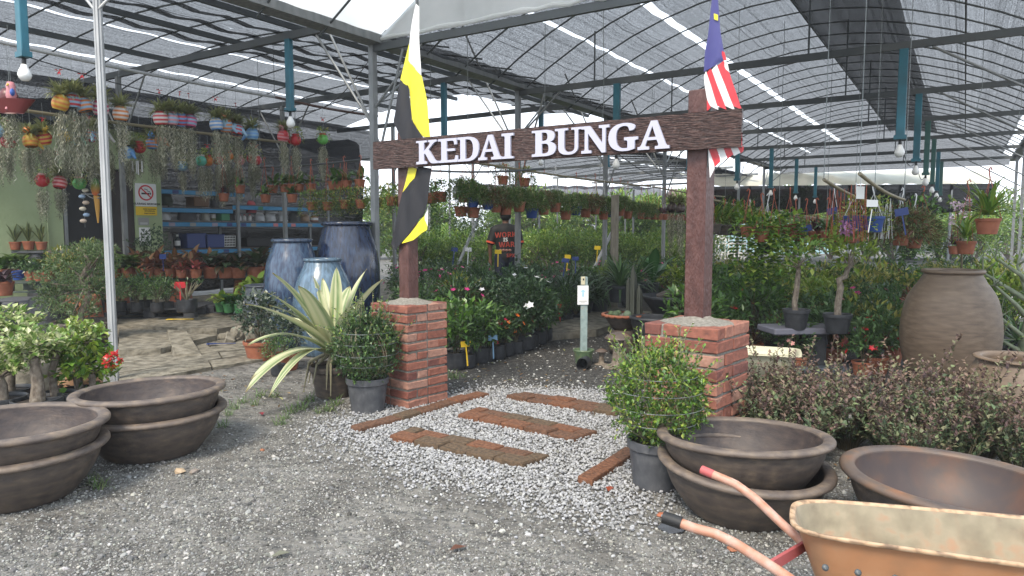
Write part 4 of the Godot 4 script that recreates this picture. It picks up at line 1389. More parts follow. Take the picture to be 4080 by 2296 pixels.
func bowls() -> void:
	var ms := bowl_mesh()
	var rim_m := clay(61, 1.8)
	var list := [
		["brown clay bowl on top of the stack at the left edge of the picture", Vector3(-2.654, 0, -3.656), .127, -.02, -.02, 1.0, 0],
		["lower brown clay bowl of the stack at the left edge of the picture", Vector3(-2.654, 0, -3.656), 0.0, 0, 0, 1.0, 0],
		["upper brown clay bowl of the stack before the galvanised post", Vector3(-2.313, 0, -4.428), .127, .02, -.025, 1.0, 0],
		["lower brown clay bowl of the stack before the galvanised post", Vector3(-2.313, 0, -4.428), 0.0, 0, .0, 1.0, 0],
		["upper dark brown clay bowl of the stack behind the wheelbarrow handles", Vector3(1.172, 0, -3.474), .125, .0, -.07, .95, 0],
		["lower dark brown clay bowl behind the wheelbarrow handles, tilted", Vector3(1.158, 0, -3.474), 0.0, -.05, .05, .95, 0],
		["wide rust stained clay bowl behind the orange wheelbarrow", Vector3(1.997, 0, -3.087), .0, -.05, .0, 1.08, 1],
	]
	for q in list:
		var o := thing("clay_bowl", q[0], "bowl", q[1] + Vector3(0, q[2], 0), R.randf() * 6.0, "" if q[6] else "glazed clay bowls before the nursery")
		o.basis = Basis(Vector3.RIGHT, q[4]) * Basis(Vector3.BACK, q[3]) * Basis(Vector3.UP, R.randf() * TAU)
		o.scale = Vector3.ONE * q[5]
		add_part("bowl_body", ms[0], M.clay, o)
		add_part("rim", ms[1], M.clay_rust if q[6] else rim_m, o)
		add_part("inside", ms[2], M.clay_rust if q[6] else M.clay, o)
	# tall blue jars
	jar("tall dark blue glazed jar, largest of the three by the left post", Vector3(-2.08, 0.808, -8.9), .40, 1.52, M.glaze[0], [.62, .84, .97, 1.0, .93, .74])
	jar("mottled blue glazed jar left of the largest jar", Vector3(-2.671, 0.832, -8.55), .34, 1.31, M.glaze[1], [.66, .86, .98, 1.0, .9, .66])
	jar("pale blue glazed jar in front of the two darker jars", Vector3(-2.142, 0.873, -7.95), .34, 1.10, M.glaze[2], [.68, .9, 1.0, .98, .84, .58])
	jar("slate grey wide jar at the edge of the raised floor", Vector3(-3.366, 0.766, -9.5), .275, .68, M.slate, [.62, .85, .97, 1.0, .9, .84])
	jar("big taupe unglazed jar beside the bench, right of the gate", Vector3(4.017, 0.615, -6.4), .405, 1.06, M.jar, [.74, .91, 1.0, .985, .87, .58])
	var o := jar("brown jar with cut leaf openings at the right edge", Vector3(3.456, 0.558, -4.7), .37, .56, M.jar, [.7, .92, 1.0, .98, .86, .72])
	for k in 7:
		var a := .8 + k * .42
		var mb := MB.new()
		var c := Vector3(cos(a), 0, sin(a))
		var t := Vector3(-sin(a), 0, cos(a))
		for i in 5:
			var b := TAU * i / 5 + .3
			mb.leaf(c * .372 + Vector3(0, .25, 0), t * cos(b) + Vector3.UP * sin(b), c, .075, .04, Color(.02, .016, .014), 0.02)
		add_part("cut_opening", mb, M.paint, o)

func jar(label: String, at: Vector3, r: float, h: float, m: Material, prof: Array) -> Node3D:
	var o := thing("jar", label, "jar", Vector3(at.x, 0, at.z), R.randf() * 6.0)
	var pr := [Vector2(0, 0), Vector2(r * prof[0] * .97, 0), Vector2(r * prof[0], h * .02)]
	var n := 26
	for i in n:
		var f := (i + 1.0) / (n + 1)
		var x := f * 5.0
		var k := int(x)
		var p0: float = prof[maxi(k - 1, 0)]
		var p1: float = prof[k]
		var p2: float = prof[mini(k + 1, 5)]
		var p3: float = prof[mini(k + 2, 5)]
		var y := cubic_interpolate(p1, p2, p0, p3, x - k)
		y += .0025 * sin(i * 2.3)
		pr.append(Vector2(r * y, h * .96 * f))
	var nr: float = r * prof[5]
	pr.append(Vector2(nr * .97, h * .964))
	var mb := MB.new()
	mb.lathe(pr, 44, [Color.WHITE])
	add_part("jar_body", mb, m, o)
	var rm := MB.new()
	rm.lathe([Vector2(nr * .96, h * .962), Vector2(nr * 1.05, h * .968), Vector2(nr * 1.09, h * .977), Vector2(nr * 1.08, h * .992), Vector2(nr * 1.03, h), Vector2(nr * .93, h * .999), Vector2(nr * .87, h * .985), Vector2(nr * .85, h * .9), Vector2(nr * 1.0, h * .8), Vector2(0, h * .7)], 40, [Color(.75, .75, .75)])
	add_part("rim", rm, m, o)
	return o

# ---------- wheelbarrow ----------
func wheelbarrow() -> void:
	var a: Vector3 = Vector3(1.04, 0.425, -2.55)
	var b: Vector3 = Vector3(1.77, 0.428, -2.36)
	var c: Vector3 = Vector3(1.486, 0.446, -1.97)
	var d: Vector3 = Vector3(0.882, 0.456, -2.17)
	b = a + (b - a) * 1.35
	c = d + (c - d) * 1.35
	var o := thing("wheelbarrow", "worn orange wheelbarrow with an empty tray and two bent handles", "wheelbarrow", Vector3((a.x + c.x) * .5, 0, (a.z + c.z) * .5))
	var og := o.position
	var n := 64
	var ring := func(ins: float, drop: float, tilt: float) -> PackedVector3Array:
		var q := PackedVector3Array()
		for i in n:
			var th := TAU * i / n
			var u := signf(cos(th)) * pow(absf(cos(th)), .36)
			var v := signf(sin(th)) * pow(absf(sin(th)), .5)
			var iu := (u * (1.0 - ins * .55) + 1.0) * .5 + tilt
			var iv := (v * (1.0 - ins) + 1.0) * .5
			q.append((a.lerp(b, iu)).lerp(d.lerp(c, iu), iv) + Vector3(0, -drop, 0) - og)
		return q
	var rows := func(list: Array) -> MB:
		var pp := PackedVector3Array()
		for q in list: pp.append_array(ring.call(q[0], q[1], q[2]))
		var mb := MB.new()
		mb.sheet(pp, n, list.size(), PackedColorArray([Color.WHITE]), true)
		return mb
	add_part("tray", rows.call([[.06, .008, 0], [.11, .03, 0], [.2, .12, .01], [.32, .22, .015], [.5, .25, .02], [1.0, .252, .02]]), M.barrow, o)
	add_part("tray_inside", rows.call([[.07, .002, 0], [.12, .035, 0], [.22, .12, .01], [.34, .205, .015], [.52, .238, .02], [.995, .24, .02]]), M.barrow_in, o)
	add_part("tray_rim", rows.call([[.065, .008, 0], [.03, .009, 0], [.0, .007, 0], [-.006, .0, 0], [.0, -.007, 0], [.035, -.006, 0], [.065, -.002, 0], [.072, .006, 0]]), M.barrow_rim, o)
	var far := [Vector3(0.756, 0.47, -2.72), Vector3(0.79, 0.462, -2.69), Vector3(0.861, 0.443, -2.64), Vector3(0.917, 0.41, -2.58), Vector3(0.979, 0.355, -2.5), Vector3(1.048, 0.299, -2.4), Vector3(1.139, 0.246, -2.25)]
	var near := [Vector3(0.519, 0.444, -2.32), Vector3(0.552, 0.44, -2.3), Vector3(0.605, 0.429, -2.27), Vector3(0.666, 0.427, -2.23), Vector3(0.716, 0.417, -2.18), Vector3(0.777, 0.398, -2.1), Vector3(0.826, 0.383, -2.02), Vector3(0.932, 0.324, -1.9)]
	for q in [[far, M.grip_red, 1], [near, M.black, 2]]:
		var pts := []
		for p in q[0]: pts.append(p - og)
		var cv := Curve3D.new()
		for i in pts.size():
			var tg: Vector3 = (pts[mini(i + 1, pts.size() - 1)] - pts[maxi(i - 1, 0)]) * .18
			cv.add_point(pts[i], -tg, tg)
		var sm := []
		var len := cv.get_baked_length()
		for i in 29: sm.append(cv.sample_baked(len * i / 28.0))
		var mb := MB.new()
		mb.tube(sm, [.0165], 12)
		add_part("handle", mb, M.handle, o)
		mb = MB.new()
		mb.tube([sm[0] - (sm[1] - sm[0]) * .2, sm[1], sm[2]] if q[2] == 1 else [sm[0] - (sm[1] - sm[0]) * .2, sm[1], sm[2], sm[3].lerp(sm[2], .3)], [.0175 if q[2] == 1 else .021], 12)
		add_part("grip", mb, q[1], o)
	for q in [.12, .3, .5, .72]:
		var bt := MB.new()
		var bp := d.lerp(c, q * .6 + .05) - og + Vector3(0, -.09, .012)
		bt.lathe([Vector2(.011, 0), Vector2(.011, .004), Vector2(.006, .008), Vector2(0, .009)], 8, [Color.WHITE], Transform3D(Basis(Vector3.RIGHT, 1.25), bp))
		add_part("bolt", bt, M.steel, o)
	var cb := MB.new()
	cb.bar((Vector3(0.794, 0.391, -2.08)) - og, (Vector3(1.052, 0.312, -2.41)) - og, .012, .035)
	add_part("crossbar", cb, M.grip_red, o)
	var e := (b + c) * .5 - og
	var wh := MB.new()
	var wc := Vector3(e.x + .12, .17, e.z)
	var side := (c - b).normalized()
	var wp := []
	for i in 25:
		var th := TAU * i / 24
		wp.append(wc + Vector3(cos(th), sin(th), 0) * .13)
	wh.tube(wp, [.042], 8, Color.WHITE, false)
	wh.tube([wc - side * .03, wc + side * .03], [.09], 14)
	add_part("wheel", wh, M.black, o)
	for s in [-1, 1]:
		var lg := MB.new()
		var x0 := (a + d) * .5 - og + Vector3(.45, 0, .14 * s)
		lg.tube([x0 + Vector3(0, -.25, 0), Vector3(x0.x, .0, x0.z), Vector3(x0.x + .15, .0, x0.z), x0 + Vector3(.3, -.25, 0)], [.014], 8)
		add_part("leg", lg, M.handle, o)

# ---------- plant builders ----------
const DEEP := [Color(.034, .068, .032), Color(.045, .085, .038), Color(.058, .105, .045)]
const MID := [Color(.06, .12, .042), Color(.08, .15, .05), Color(.105, .18, .06)]
const BRIGHT := [Color(.09, .19, .03), Color(.12, .23, .04), Color(.07, .15, .025)]
const LIME := [Color(.2, .3, .04), Color(.26, .34, .055), Color(.13, .24, .035), Color(.3, .36, .08)]
const YELLOWISH := [Color(.3, .3, .06), Color(.14, .2, .035), Color(.06, .12, .025), Color(.36, .33, .1)]
const VARIEG := [Color(.4, .45, .2), Color(.2, .3, .08), Color(.48, .5, .28), Color(.14, .24, .05)]
const RUST := [Color(.16, .06, .03), Color(.2, .085, .04), Color(.1, .07, .03), Color(.22, .1, .06)]
const PURPLE := [Color(.05, .025, .032), Color(.075, .035, .04), Color(.035, .03, .03)]
const OLIVE := [Color(.24, .26, .11), Color(.32, .33, .15), Color(.16, .19, .08)]
const MOSS := [Color(.22, .22, .15), Color(.36, .36, .26), Color(.13, .14, .085), Color(.46, .44, .34)]

func proto(called: String) -> Node3D:
	var o := Node3D.new()
	o.name = called
	return o

func pot(o: Node3D, kind: String, rt: float, h: float, y := 0.0, taper := .72) -> void:
	var m: Material = {"terracotta": M.terracotta, "black": M.black_pot, "grey": M.grey_pot, "green": M.green_pot, "blue": M.blue_pot, "bag": M.black_pot, "clay": M.clay}[kind]
	var xf := Transform3D(Basis.IDENTITY, Vector3(0, y, 0))
	var mb := MB.new()
	if kind == "bag":
		mb.lathe([Vector2(0, 0), Vector2(rt * .9, .0), Vector2(rt * .98, .02), Vector2(rt * 1.02, h * .5), Vector2(rt * .97, h * .85), Vector2(rt * 1.03, h), Vector2(rt * .97, h * .99), Vector2(rt * .9, h * .85)], 14, [Color.WHITE], xf, .045)
	else:
		mb.lathe([Vector2(0, 0), Vector2(rt * taper, 0), Vector2(rt * (taper + .02), .006), Vector2(rt * .93, h * .8), Vector2(rt * .99, h * .81), Vector2(rt * 1.0, h * .83), Vector2(rt * 1.02, h * .985), Vector2(rt * 1.0, h), Vector2(rt * .93, h), Vector2(rt * .9, h * .9)], 20, [Color.WHITE], xf)
	add_part("pot", mb, m, o)
	mb = MB.new()
	mb.lathe([Vector2(rt * .92, h * .88), Vector2(rt * .5, h * .91), Vector2(0, h * .92)], 12, [Color.WHITE], xf)
	add_part("soil", mb, M.soil, o)

func crown(mb: MB, ce: Vector3, rad: Vector3, n: int, ll: float, lw: float, cols: Array, up := .35, thr := -.12, freq := 5.0, low := -.75) -> void:
	var f := FastNoiseLite.new()
	f.seed = R.randi() % 1000
	f.frequency = freq / (rad.x + rad.y) * .5
	f.fractal_octaves = 2
	var made := 0
	var tries := 0
	while made < n and tries < n * 6:
		tries += 1
		var d := rsph()
		if d.y < low: continue
		var p := ce + d * rad * pow(R.randf(), .38) * (1.0 + .22 * f.get_noise_3dv(d * 40.0 / maxf(f.frequency, .1)))
		var nv := f.get_noise_3dv(p)
		if nv < thr: continue
		var ld := (d * .75 + Vector3(0, up, 0) + rsph() * .75).normalized()
		var s := R.randf_range(.6, 1.2)
		mb.leaf(p, ld, Vector3.UP + rsph() * .5, ll * s, lw * s, vary(cols, .28))
		made += 1

func stems(mb: MB, base: Vector3, ce: Vector3, rad: Vector3, n: int, r: float) -> void:
	for i in n:
		var d := rsph()
		d.y = absf(d.y) * .6
		var e := ce + d * rad * .7
		var m := base.lerp(e, .5) + Vector3(R.randf_range(-.02, .02), .02, R.randf_range(-.02, .02))
		mb.tube([base + Vector3(R.randf_range(-.02, .02), 0, R.randf_range(-.02, .02)), m, e], [r, r * .8, r * .5], 4, Color.WHITE, false)

func flower(mb: MB, p: Vector3, up: Vector3, r: float, col: Color, pet := 5) -> void:
	var x := up.cross(Vector3(.3, .2, .9)).normalized()
	var y := up.cross(x).normalized()
	for i in pet:
		var a := TAU * i / pet
		var d := (x * cos(a) + y * sin(a) + up * .3).normalized()
		mb.leaf(p, d, up, r, r * .75, col, .05)

func twig(mb: MB, sb: MB, p: Vector3, d: Vector3, l: float, n: int, ll: float, lw: float, cols: Array, sr := .0025, curve := .25) -> void:
	var pts := [p]
	var dd := d
	for k in 3:
		dd = (dd + Vector3(0, curve, 0) * .4 + rsph() * .22).normalized()
		pts.append(pts[k] + dd * l / 3.0)
	if sb: sb.tube(pts, [sr, sr * .9, sr * .7, sr * .5], 4, Color.WHITE, false)
	for i in n:
		var f := (i + .6) / n * 3.0
		var k := mini(int(f), 2)
		var q: Vector3 = pts[k].lerp(pts[k + 1], f - k)
		var ax: Vector3 = (pts[k + 1] - pts[k]).normalized()
		var s := ax.cross(rsph()).normalized()
		mb.leaf(q, (s + ax * .7 + Vector3(0, .25, 0)).normalized(), Vector3.UP + rsph() * .3, ll * R.randf_range(.7, 1.2), lw * R.randf_range(.8, 1.15), vary(cols, .25))

func shrub(called: String, kind: String, pr: float, ph: float, h: float, r: float, n: int, ll: float, lw: float, cols: Array, fcol = null, fn := 0, fr_ := .02, thr := -.12, up := .35) -> Node3D:
	var o := proto(called)
	pot(o, kind, pr, ph)
	var ce := Vector3(0, ph + h * .52, 0)
	var rad := Vector3(r, h * .5, r)
	var sb := MB.new()
	stems(sb, Vector3(0, ph * .9, 0), ce, rad, 9, .006)
	add_part("stem", sb, M.stem, o)
	var mb := MB.new()
	crown(mb, ce, rad, n, ll, lw, cols, up, thr)
	for i in 7:
		var d := rsph()
		d.y = absf(d.y) + .3
		twig(mb, sb, ce + d.normalized() * rad * .75, d.normalized(), h * .3, 8, ll, lw, cols)
	stuff(add_part("foliage", mb, M.leaf, o))
	if fn > 0:
		var fb := MB.new()
		for i in fn:
			var d := rsph()
			d.y = d.y * .7 + .3
			flower(fb, ce + d.normalized() * rad * R.randf_range(.85, 1.08), (d + Vector3.UP * .5).normalized(), fr_ * R.randf_range(.8, 1.2), Color(fcol.r, fcol.g, fcol.b) * R.randf_range(.8, 1.1))
		stuff(add_part("flowers", fb, M.leaf, o))
	return o

func rosette(called: String, kind: String, pr: float, ph: float, n: int, l: float, w: float, cm: Array, ce: Array, el0 := .3, el1 := 1.35, bend := 1.2, wide := .5, base := .12, segs := 5, parts := true) -> Node3D:
	var o := proto(called)
	if kind: pot(o, kind, pr, ph)
	var all := MB.new()
	for i in n:
		var f := float(i) / n
		var mb := MB.new() if parts else all
		mb.strap(Vector3(0, ph * .92, 0), i * 2.4 + R.randf_range(-.3, .3), lerpf(el1, el0, f) + R.randf_range(-.12, .12), l * R.randf_range(.75, 1.1), w * R.randf_range(.8, 1.1), bend * R.randf_range(.6, 1.25), segs, vary(cm, .2), vary(ce, .2), .25, wide, base)
		if parts: add_part("leaf", mb, M.leaf, o)
	if not parts: stuff(add_part("leaves", all, M.leaf, o))
	return o

func moss_mesh(l: float, r: float, n: int) -> ArrayMesh:
	var mb := MB.new()
	for i in n:
		var a := R.randf() * TAU
		var p := Vector3(cos(a), 0, sin(a)) * r * sqrt(R.randf()) * .8 + Vector3(0, R.randf_range(-.06, .02) - R.randf() * l * .25, 0)
		var len := l * R.randf_range(.45, 1.0)
		var col := vary(MOSS, .25)
		var k := int(len / .022)
		var w := R.randf_range(.0026, .0055)
		var ph := R.randf() * TAU
		var amp := R.randf_range(.008, .022)
		for j in k:
			var f := float(j) / k
			ph += R.randf_range(.5, 1.6)
			var q := p + Vector3(cos(ph) * amp, -.022, sin(ph) * amp) + Vector3(p.x, 0, p.z) * (.06 if f < .2 else -.03)
			var s := Vector3(cos(ph * 1.3), .4, sin(ph * 1.3)).normalized() * w
			mb.quad(p - s, p + s, q + s, q - s, col)
			if R.randf() < .6:
				mb.tri(p, p + Vector3(R.randf_range(-.03, .03), R.randf_range(-.02, .012), R.randf_range(-.03, .03)), p + s * 1.6, col)
			p = q
	return mb.mesh()

func air_mesh(r: float, n: int) -> ArrayMesh:
	var mb := MB.new()
	for i in n:
		mb.strap(Vector3(R.randf_range(-.03, .03), 0, R.randf_range(-.03, .03)), R.randf() * TAU, R.randf_range(.05, 1.4), r * R.randf_range(.7, 1.15), .024, R.randf_range(.2, 1.1), 3, vary(OLIVE, .3), vary(OLIVE, .3), .2, .2, .9)
	return mb.mesh()

func trail_mesh(r: float, l: float, n: int, ll: float, lw: float, cols: Array, top := 200) -> ArrayMesh:
	var mb := MB.new()
	crown(mb, Vector3(0, .05, 0), Vector3(r, r * .6, r), top, ll, lw, cols, .3, -.3)
	for i in n:
		var a := R.randf() * TAU
		var p := Vector3(cos(a) * r * .8, .03, sin(a) * r * .8)
		var len := l * R.randf_range(.4, 1.0)
		var k := int(len / (ll * .45))
		for j in k:
			p += Vector3(cos(a) * ll * .2 * maxf(0, 1.0 - j / 4.0) + R.randf_range(-.006, .006), -ll * .45, sin(a) * ll * .2 * maxf(0, 1.0 - j / 4.0) + R.randf_range(-.006, .006))
			var b := R.randf() * TAU
			mb.leaf(p, Vector3(cos(b), -.35, sin(b)).normalized(), Vector3.UP, ll * R.randf_range(.7, 1.2), lw, vary(cols, .3))
	return mb.mesh()

func plants_setup() -> void:
	P.green = shrub("potted_shrub", "bag", .105, .17, .42, .22, 420, .062, .03, MID + DEEP)
	P.glossy = shrub("potted_shrub", "bag", .11, .18, .5, .24, 420, .085, .04, MID + BRIGHT, Color(.7, .7, .6), 0)
	P.lantana = shrub("lantana_bush", "bag", .1, .17, .38, .2, 420, .05, .032, MID + DEEP, Color(.75, .16, .02), 9, .034)
	P.lantana_red = shrub("lantana_bush", "bag", .1, .17, .36, .2, 420, .05, .032, DEEP + MID, Color(.6, .03, .08), 8, .032)
	P.jasmine = shrub("jasmine_bush", "bag", .14, .2, .75, .42, 1500, .07, .04, DEEP, Color(.8, .8, .8), 16, .042, -.2)
	P.fine = shrub("fine_leaved_bush", "bag", .1, .16, .4, .24, 900, .032, .014, MID + DEEP + BRIGHT)
	P.pink = shrub("flowering_bush", "bag", .1, .16, .5, .28, 520, .055, .024, DEEP + MID, Color(.6, .05, .22), 14, .034)
	P.white = shrub("flowering_bush", "bag", .1, .16, .5, .28, 520, .06, .028, DEEP + MID, Color(.8, .78, .8), 9, .036)
	P.croton = shrub("croton", "bag", .11, .17, .5, .25, 380, .1, .032, YELLOWISH, null, 0, .02, -.1, .6)
	P.lime = shrub("lime_leaved_bush", "black", .11, .17, .46, .25, 420, .075, .04, LIME)
	P.rusty = shrub("rust_leaved_bush", "bag", .1, .16, .36, .24, 420, .06, .024, RUST + MID)
	P.euph = shrub("flowering_bush", "terracotta", .11, .15, .36, .2, 360, .07, .032, MID, Color(.62, .03, .04), 12, .032)
	P.euph_pink = shrub("flowering_bush", "terracotta", .11, .15, .3, .18, 260, .07, .035, MID, Color(.75, .35, .3), 12, .03)
	P.strap = rosette("strap_leaved_plant", "black", .16, .18, 70, .6, .026, DEEP, DEEP + MID, .3, 1.45, 1.5, .3, .6, 6, false)
	P.pandan = rosette("pandan_plant", "black", .16, .2, 55, .5, .035, MID + DEEP, MID, .0, 1.4, 1.0, .25, .7, 5, false)
	P.spider = rosette("spider_plant", "terracotta", .1, .13, 46, .3, .014, RUST + PURPLE, PURPLE + RUST, .1, 1.35, 1.0, .25, .7, 5, false)
	P.grass = rosette("grassy_plant", "terracotta", .1, .13, 40, .34, .018, MID, DEEP, .3, 1.35, 1.1, .25, .7, 5, false)
	P.aglao_red = rosette("aglaonema", "terracotta", .1, .15, 20, .3, .085, [Color(.2, .075, .045), Color(.26, .11, .06)], [Color(.1, .085, .03), Color(.15, .06, .04)])
	P.aglao_pink = rosette("aglaonema", "terracotta", .1, .15, 18, .26, .08, [Color(.45, .07, .08), Color(.3, .1, .06)], [Color(.06, .1, .03), Color(.35, .06, .07)])
	P.aglao_green = rosette("aglaonema", "terracotta", .1, .15, 20, .32, .1, [Color(.1, .15, .04), Color(.06, .11, .03)], [Color(.03, .07, .018), Color(.05, .1, .02)])
	P.aglao_dark = rosette("aglaonema", "terracotta", .12, .16, 22, .36, .12, [Color(.12, .06, .04), Color(.05, .075, .03)], [Color(.02, .05, .018), Color(.03, .06, .02)])
	P.aglao_lime = rosette("aglaonema", "green", .09, .15, 20, .26, .1, [Color(.26, .36, .06), Color(.2, .32, .05)], [Color(.2, .3, .04), Color(.3, .38, .08)])
	P.aglao_grass = rosette("aglaonema", "green", .09, .15, 18, .24, .09, [Color(.05, .15, .04)], [Color(.03, .1, .03)])
	P.purple = rosette("purple_leaved_plant", "terracotta", .09, .14, 18, .22, .07, [Color(.08, .05, .055)], [Color(.04, .02, .028)])
	P.snake = rosette("snake_plant", "terracotta", .085, .13, 8, .32, .05, [Color(.02, .05, .02), Color(.03, .06, .03)], [Color(.2, .22, .08)], .9, 1.5, .35, .4, .6, 5)
	P.banana = rosette("big_leaved_plant", "black", .18, .25, 9, 1.0, .28, [Color(.07, .16, .05)], [Color(.03, .1, .025)], .5, 1.45, .7, .6, .08, 7)
	P.bare = bare_adenium()
	for k in 4:
		P["moss%d" % k] = moss_mesh(.55 + .12 * k, .08, 62)
		P["air%d" % k] = air_mesh(.2, 120)
	P.trail_fern = trail_mesh(.2, .3, 36, .045, .022, YELLOWISH + BRIGHT, 240)
	P.trail_green = trail_mesh(.12, .6, 12, .04, .026, MID + BRIGHT, 90)
	P.portulaca = needle_ball(.24, 430, MID + BRIGHT + OLIVE, .07, .011)
	P.portulaca_brown = needle_ball(.23, 400, RUST + OLIVE + MID, .065, .01)
	P.rhoeo = rosette_mesh(30, .2, .03, PURPLE + [Color(.16, .04, .07)])
	P.stag = rosette_mesh(12, .3, .07, MID + BRIGHT)
	P.straps = rosette_mesh(60, .36, .024, BRIGHT + LIME)
	P.small_leaf = trail_mesh(.11, .16, 10, .035, .026, YELLOWISH + LIME, 70)
	P.vine = trail_mesh(.14, .75, 16, .085, .065, LIME + BRIGHT, 40)

func needle_ball(r: float, n: int, cols: Array, ll: float, lw: float) -> ArrayMesh:
	var mb := MB.new()
	for i in n:
		var d := rsph()
		if d.y < -.55: d.y = -d.y
		var p := d * Vector3(r, r * .75, r) * pow(R.randf(), .4)
		for k in 4:
			var q := (d + rsph() * 1.1).normalized()
			mb.leaf(p, q, Vector3.UP + rsph() * .4, ll * R.randf_range(.6, 1.2), lw, vary(cols, .3))
	return mb.mesh()

func rosette_mesh(n: int, l: float, w: float, cols: Array) -> ArrayMesh:
	var mb := MB.new()
	for i in n:
		mb.strap(Vector3(R.randf_range(-.03, .03), 0, R.randf_range(-.03, .03)), i * 2.4 + R.randf(), R.randf_range(.1, 1.4), l * R.randf_range(.7, 1.1), w, R.randf_range(.4, 1.5), 4, vary(cols, .25), vary(cols, .25), .25, .4, .5)
	return mb.mesh()

func bare_adenium() -> Node3D:
	var o := proto("bare_plant")
	pot(o, "bag", .14, .19)
	var sb := MB.new()
	var mb := MB.new()
	for i in 9:
		var a := i * 2.4
		var d := Vector3(cos(a) * .7, 1, sin(a) * .7).normalized()
		var p0 := Vector3(0, .17, 0)
		var p1 := p0 + d * .16
		for k in 2:
			var e := p1 + (d + rsph() * .6 + Vector3(0, .4, 0)).normalized() * R.randf_range(.1, .2)
			sb.tube([p0, p1, e], [.012, .008, .004], 5, Color.WHITE, false)
			twig(mb, null, e, d, .05, 4, .05, .02, MID)
	add_part("branches", sb, M.stem_pale, o)
	stuff(add_part("foliage", mb, M.leaf, o))
	return o

func row(key: String, pts: Array, fmt: String, cat: String, group: String, sc := 1.0, names := []) -> void:
	for i in pts.size():
		var nm: String = (names[i] if names.size() > i else (["first", "second", "third", "fourth", "fifth", "sixth", "seventh", "eighth", "ninth", "tenth"][i]))
		place(P[key], pts[i], R.randf() * TAU, sc * R.randf_range(.9, 1.12), fmt % nm if "%s" in fmt else fmt, cat, group)

# ---------- front plants ----------
func blade(o: Node3D, base: Vector3, mid: Vector3, tip: Vector3, w: float, sd: int, folded := .22) -> void:
	var n := 14
	var q := PackedVector3Array()
	var cc := PackedColorArray()
	var r := RandomNumberGenerator.new()
	r.seed = sd
	var cream := Color(.6, .59, .38)
	var green := Color(.11, .21, .075)
	var pale := Color(.42, .46, .25)
	var pats := [[cream, pale, green, cream, green, pale, cream], [cream, cream, pale, green, pale, cream, pale], [pale, green, cream, pale, cream, cream, green]]
	var pat: Array = pats[sd % 3]
	for j in n + 1:
		var t := float(j) / n
		var p := base.lerp(mid, t).lerp(mid.lerp(tip, t), t)
		var d := (mid.lerp(tip, t) - base.lerp(mid, t)).normalized()
		var s := d.cross(Vector3.UP if absf(d.y) < .95 else Vector3(.4, .5, -.6)).normalized()
		# flat side towards the light and the path
		var u := s.cross(d).normalized()
		var ww := w * (.55 + .45 * smoothstep(0, .4, t)) * pow(1.0 - pow(t, 2.6), .8) * .5 + .001
		for k in 7:
			var f := (k - 3) / 3.0
			q.append(p + s * ww * f + u * ww * absf(f) * folded + u * .004 * sin(t * 9.0 + f * 2.0 + sd))
			var c: Color = pat[k]
			c = c.lerp(cream, .25 * r.randf())
			cc.append(c.lerp(Color(.3, .22, .1), smoothstep(.93, 1.0, t)))
	var mb := MB.new()
	mb.sheet(q, 7, n + 1, cc)
	add_part("leaf", mb, M.leaf, o)

func ball_shrub(label: String, at: Vector3, cols: Array, sd: int, dense: int) -> void:
	R.seed = sd
	var o := thing("ball_shrub", label, "potted shrub", at, R.randf() * 6, "shrubs trained into balls on wire rings")
	pot(o, "grey", .165, .27, 0.0, .76)
	var ce := Vector3(0, .5, 0)
	var rr := .245
	var sb := MB.new()
	for i in 34:
		var a := R.randf() * TAU
		var pts := []
		var k := R.randf_range(.75, .98)
		for j in 7:
			var f := lerpf(-1.25, R.randf_range(.5, 1.2), j / 6.0)
			pts.append(ce + Vector3(cos(a + f * .3) * cos(f), sin(f), sin(a + f * .3) * cos(f)) * rr * k)
		pts[0] = Vector3(cos(a) * .05, .25, sin(a) * .05)
		sb.tube(pts, [.004, .004, .0035, .003, .003, .002, .002], 5, Color.WHITE, false)
	var nz := FastNoiseLite.new()
	nz.seed = sd
	nz.frequency = .9
	var mb := MB.new()
	for i in dense:
		var d := rsph()
		var p := ce + d * rr * R.randf_range(.78, 1.02) * (.96 + .28 * nz.get_noise_3dv(d * 2.0))
		if p.y < .27 or nz.get_noise_3dv(d * 5.0 + Vector3(9, 0, 0)) < -.34: continue
		twig(mb, null, p, (d * .6 + rsph() * .8).normalized(), R.randf_range(.04, .1), 6, R.randf_range(.022, .036), R.randf_range(.013, .021), cols)
	for i in 46:
		var d := rsph()
		d.y = absf(d.y) * 1.2 + .1
		d = d.normalized()
		twig(mb, sb, ce + d * rr * .95, (d + Vector3(0, .3, 0)).normalized(), R.randf_range(.07, .24), 14, .026, .015, cols + LIME)
	add_part("stem", sb, M.stem_pale, o)
	stuff(add_part("foliage", mb, M.leaf, o))
	for q in [-.5, -.15, .2, .55]:
		var pts := []
		for i in 33: pts.append(ce + Vector3(cos(TAU * i / 32) * cos(q), sin(q), sin(TAU * i / 32) * cos(q)) * (rr + .006))
		var wb := MB.new()
		wb.tube(pts, [.0022], 4, Color.WHITE, false)
		add_part("wire_ring", wb, M.wire, o)

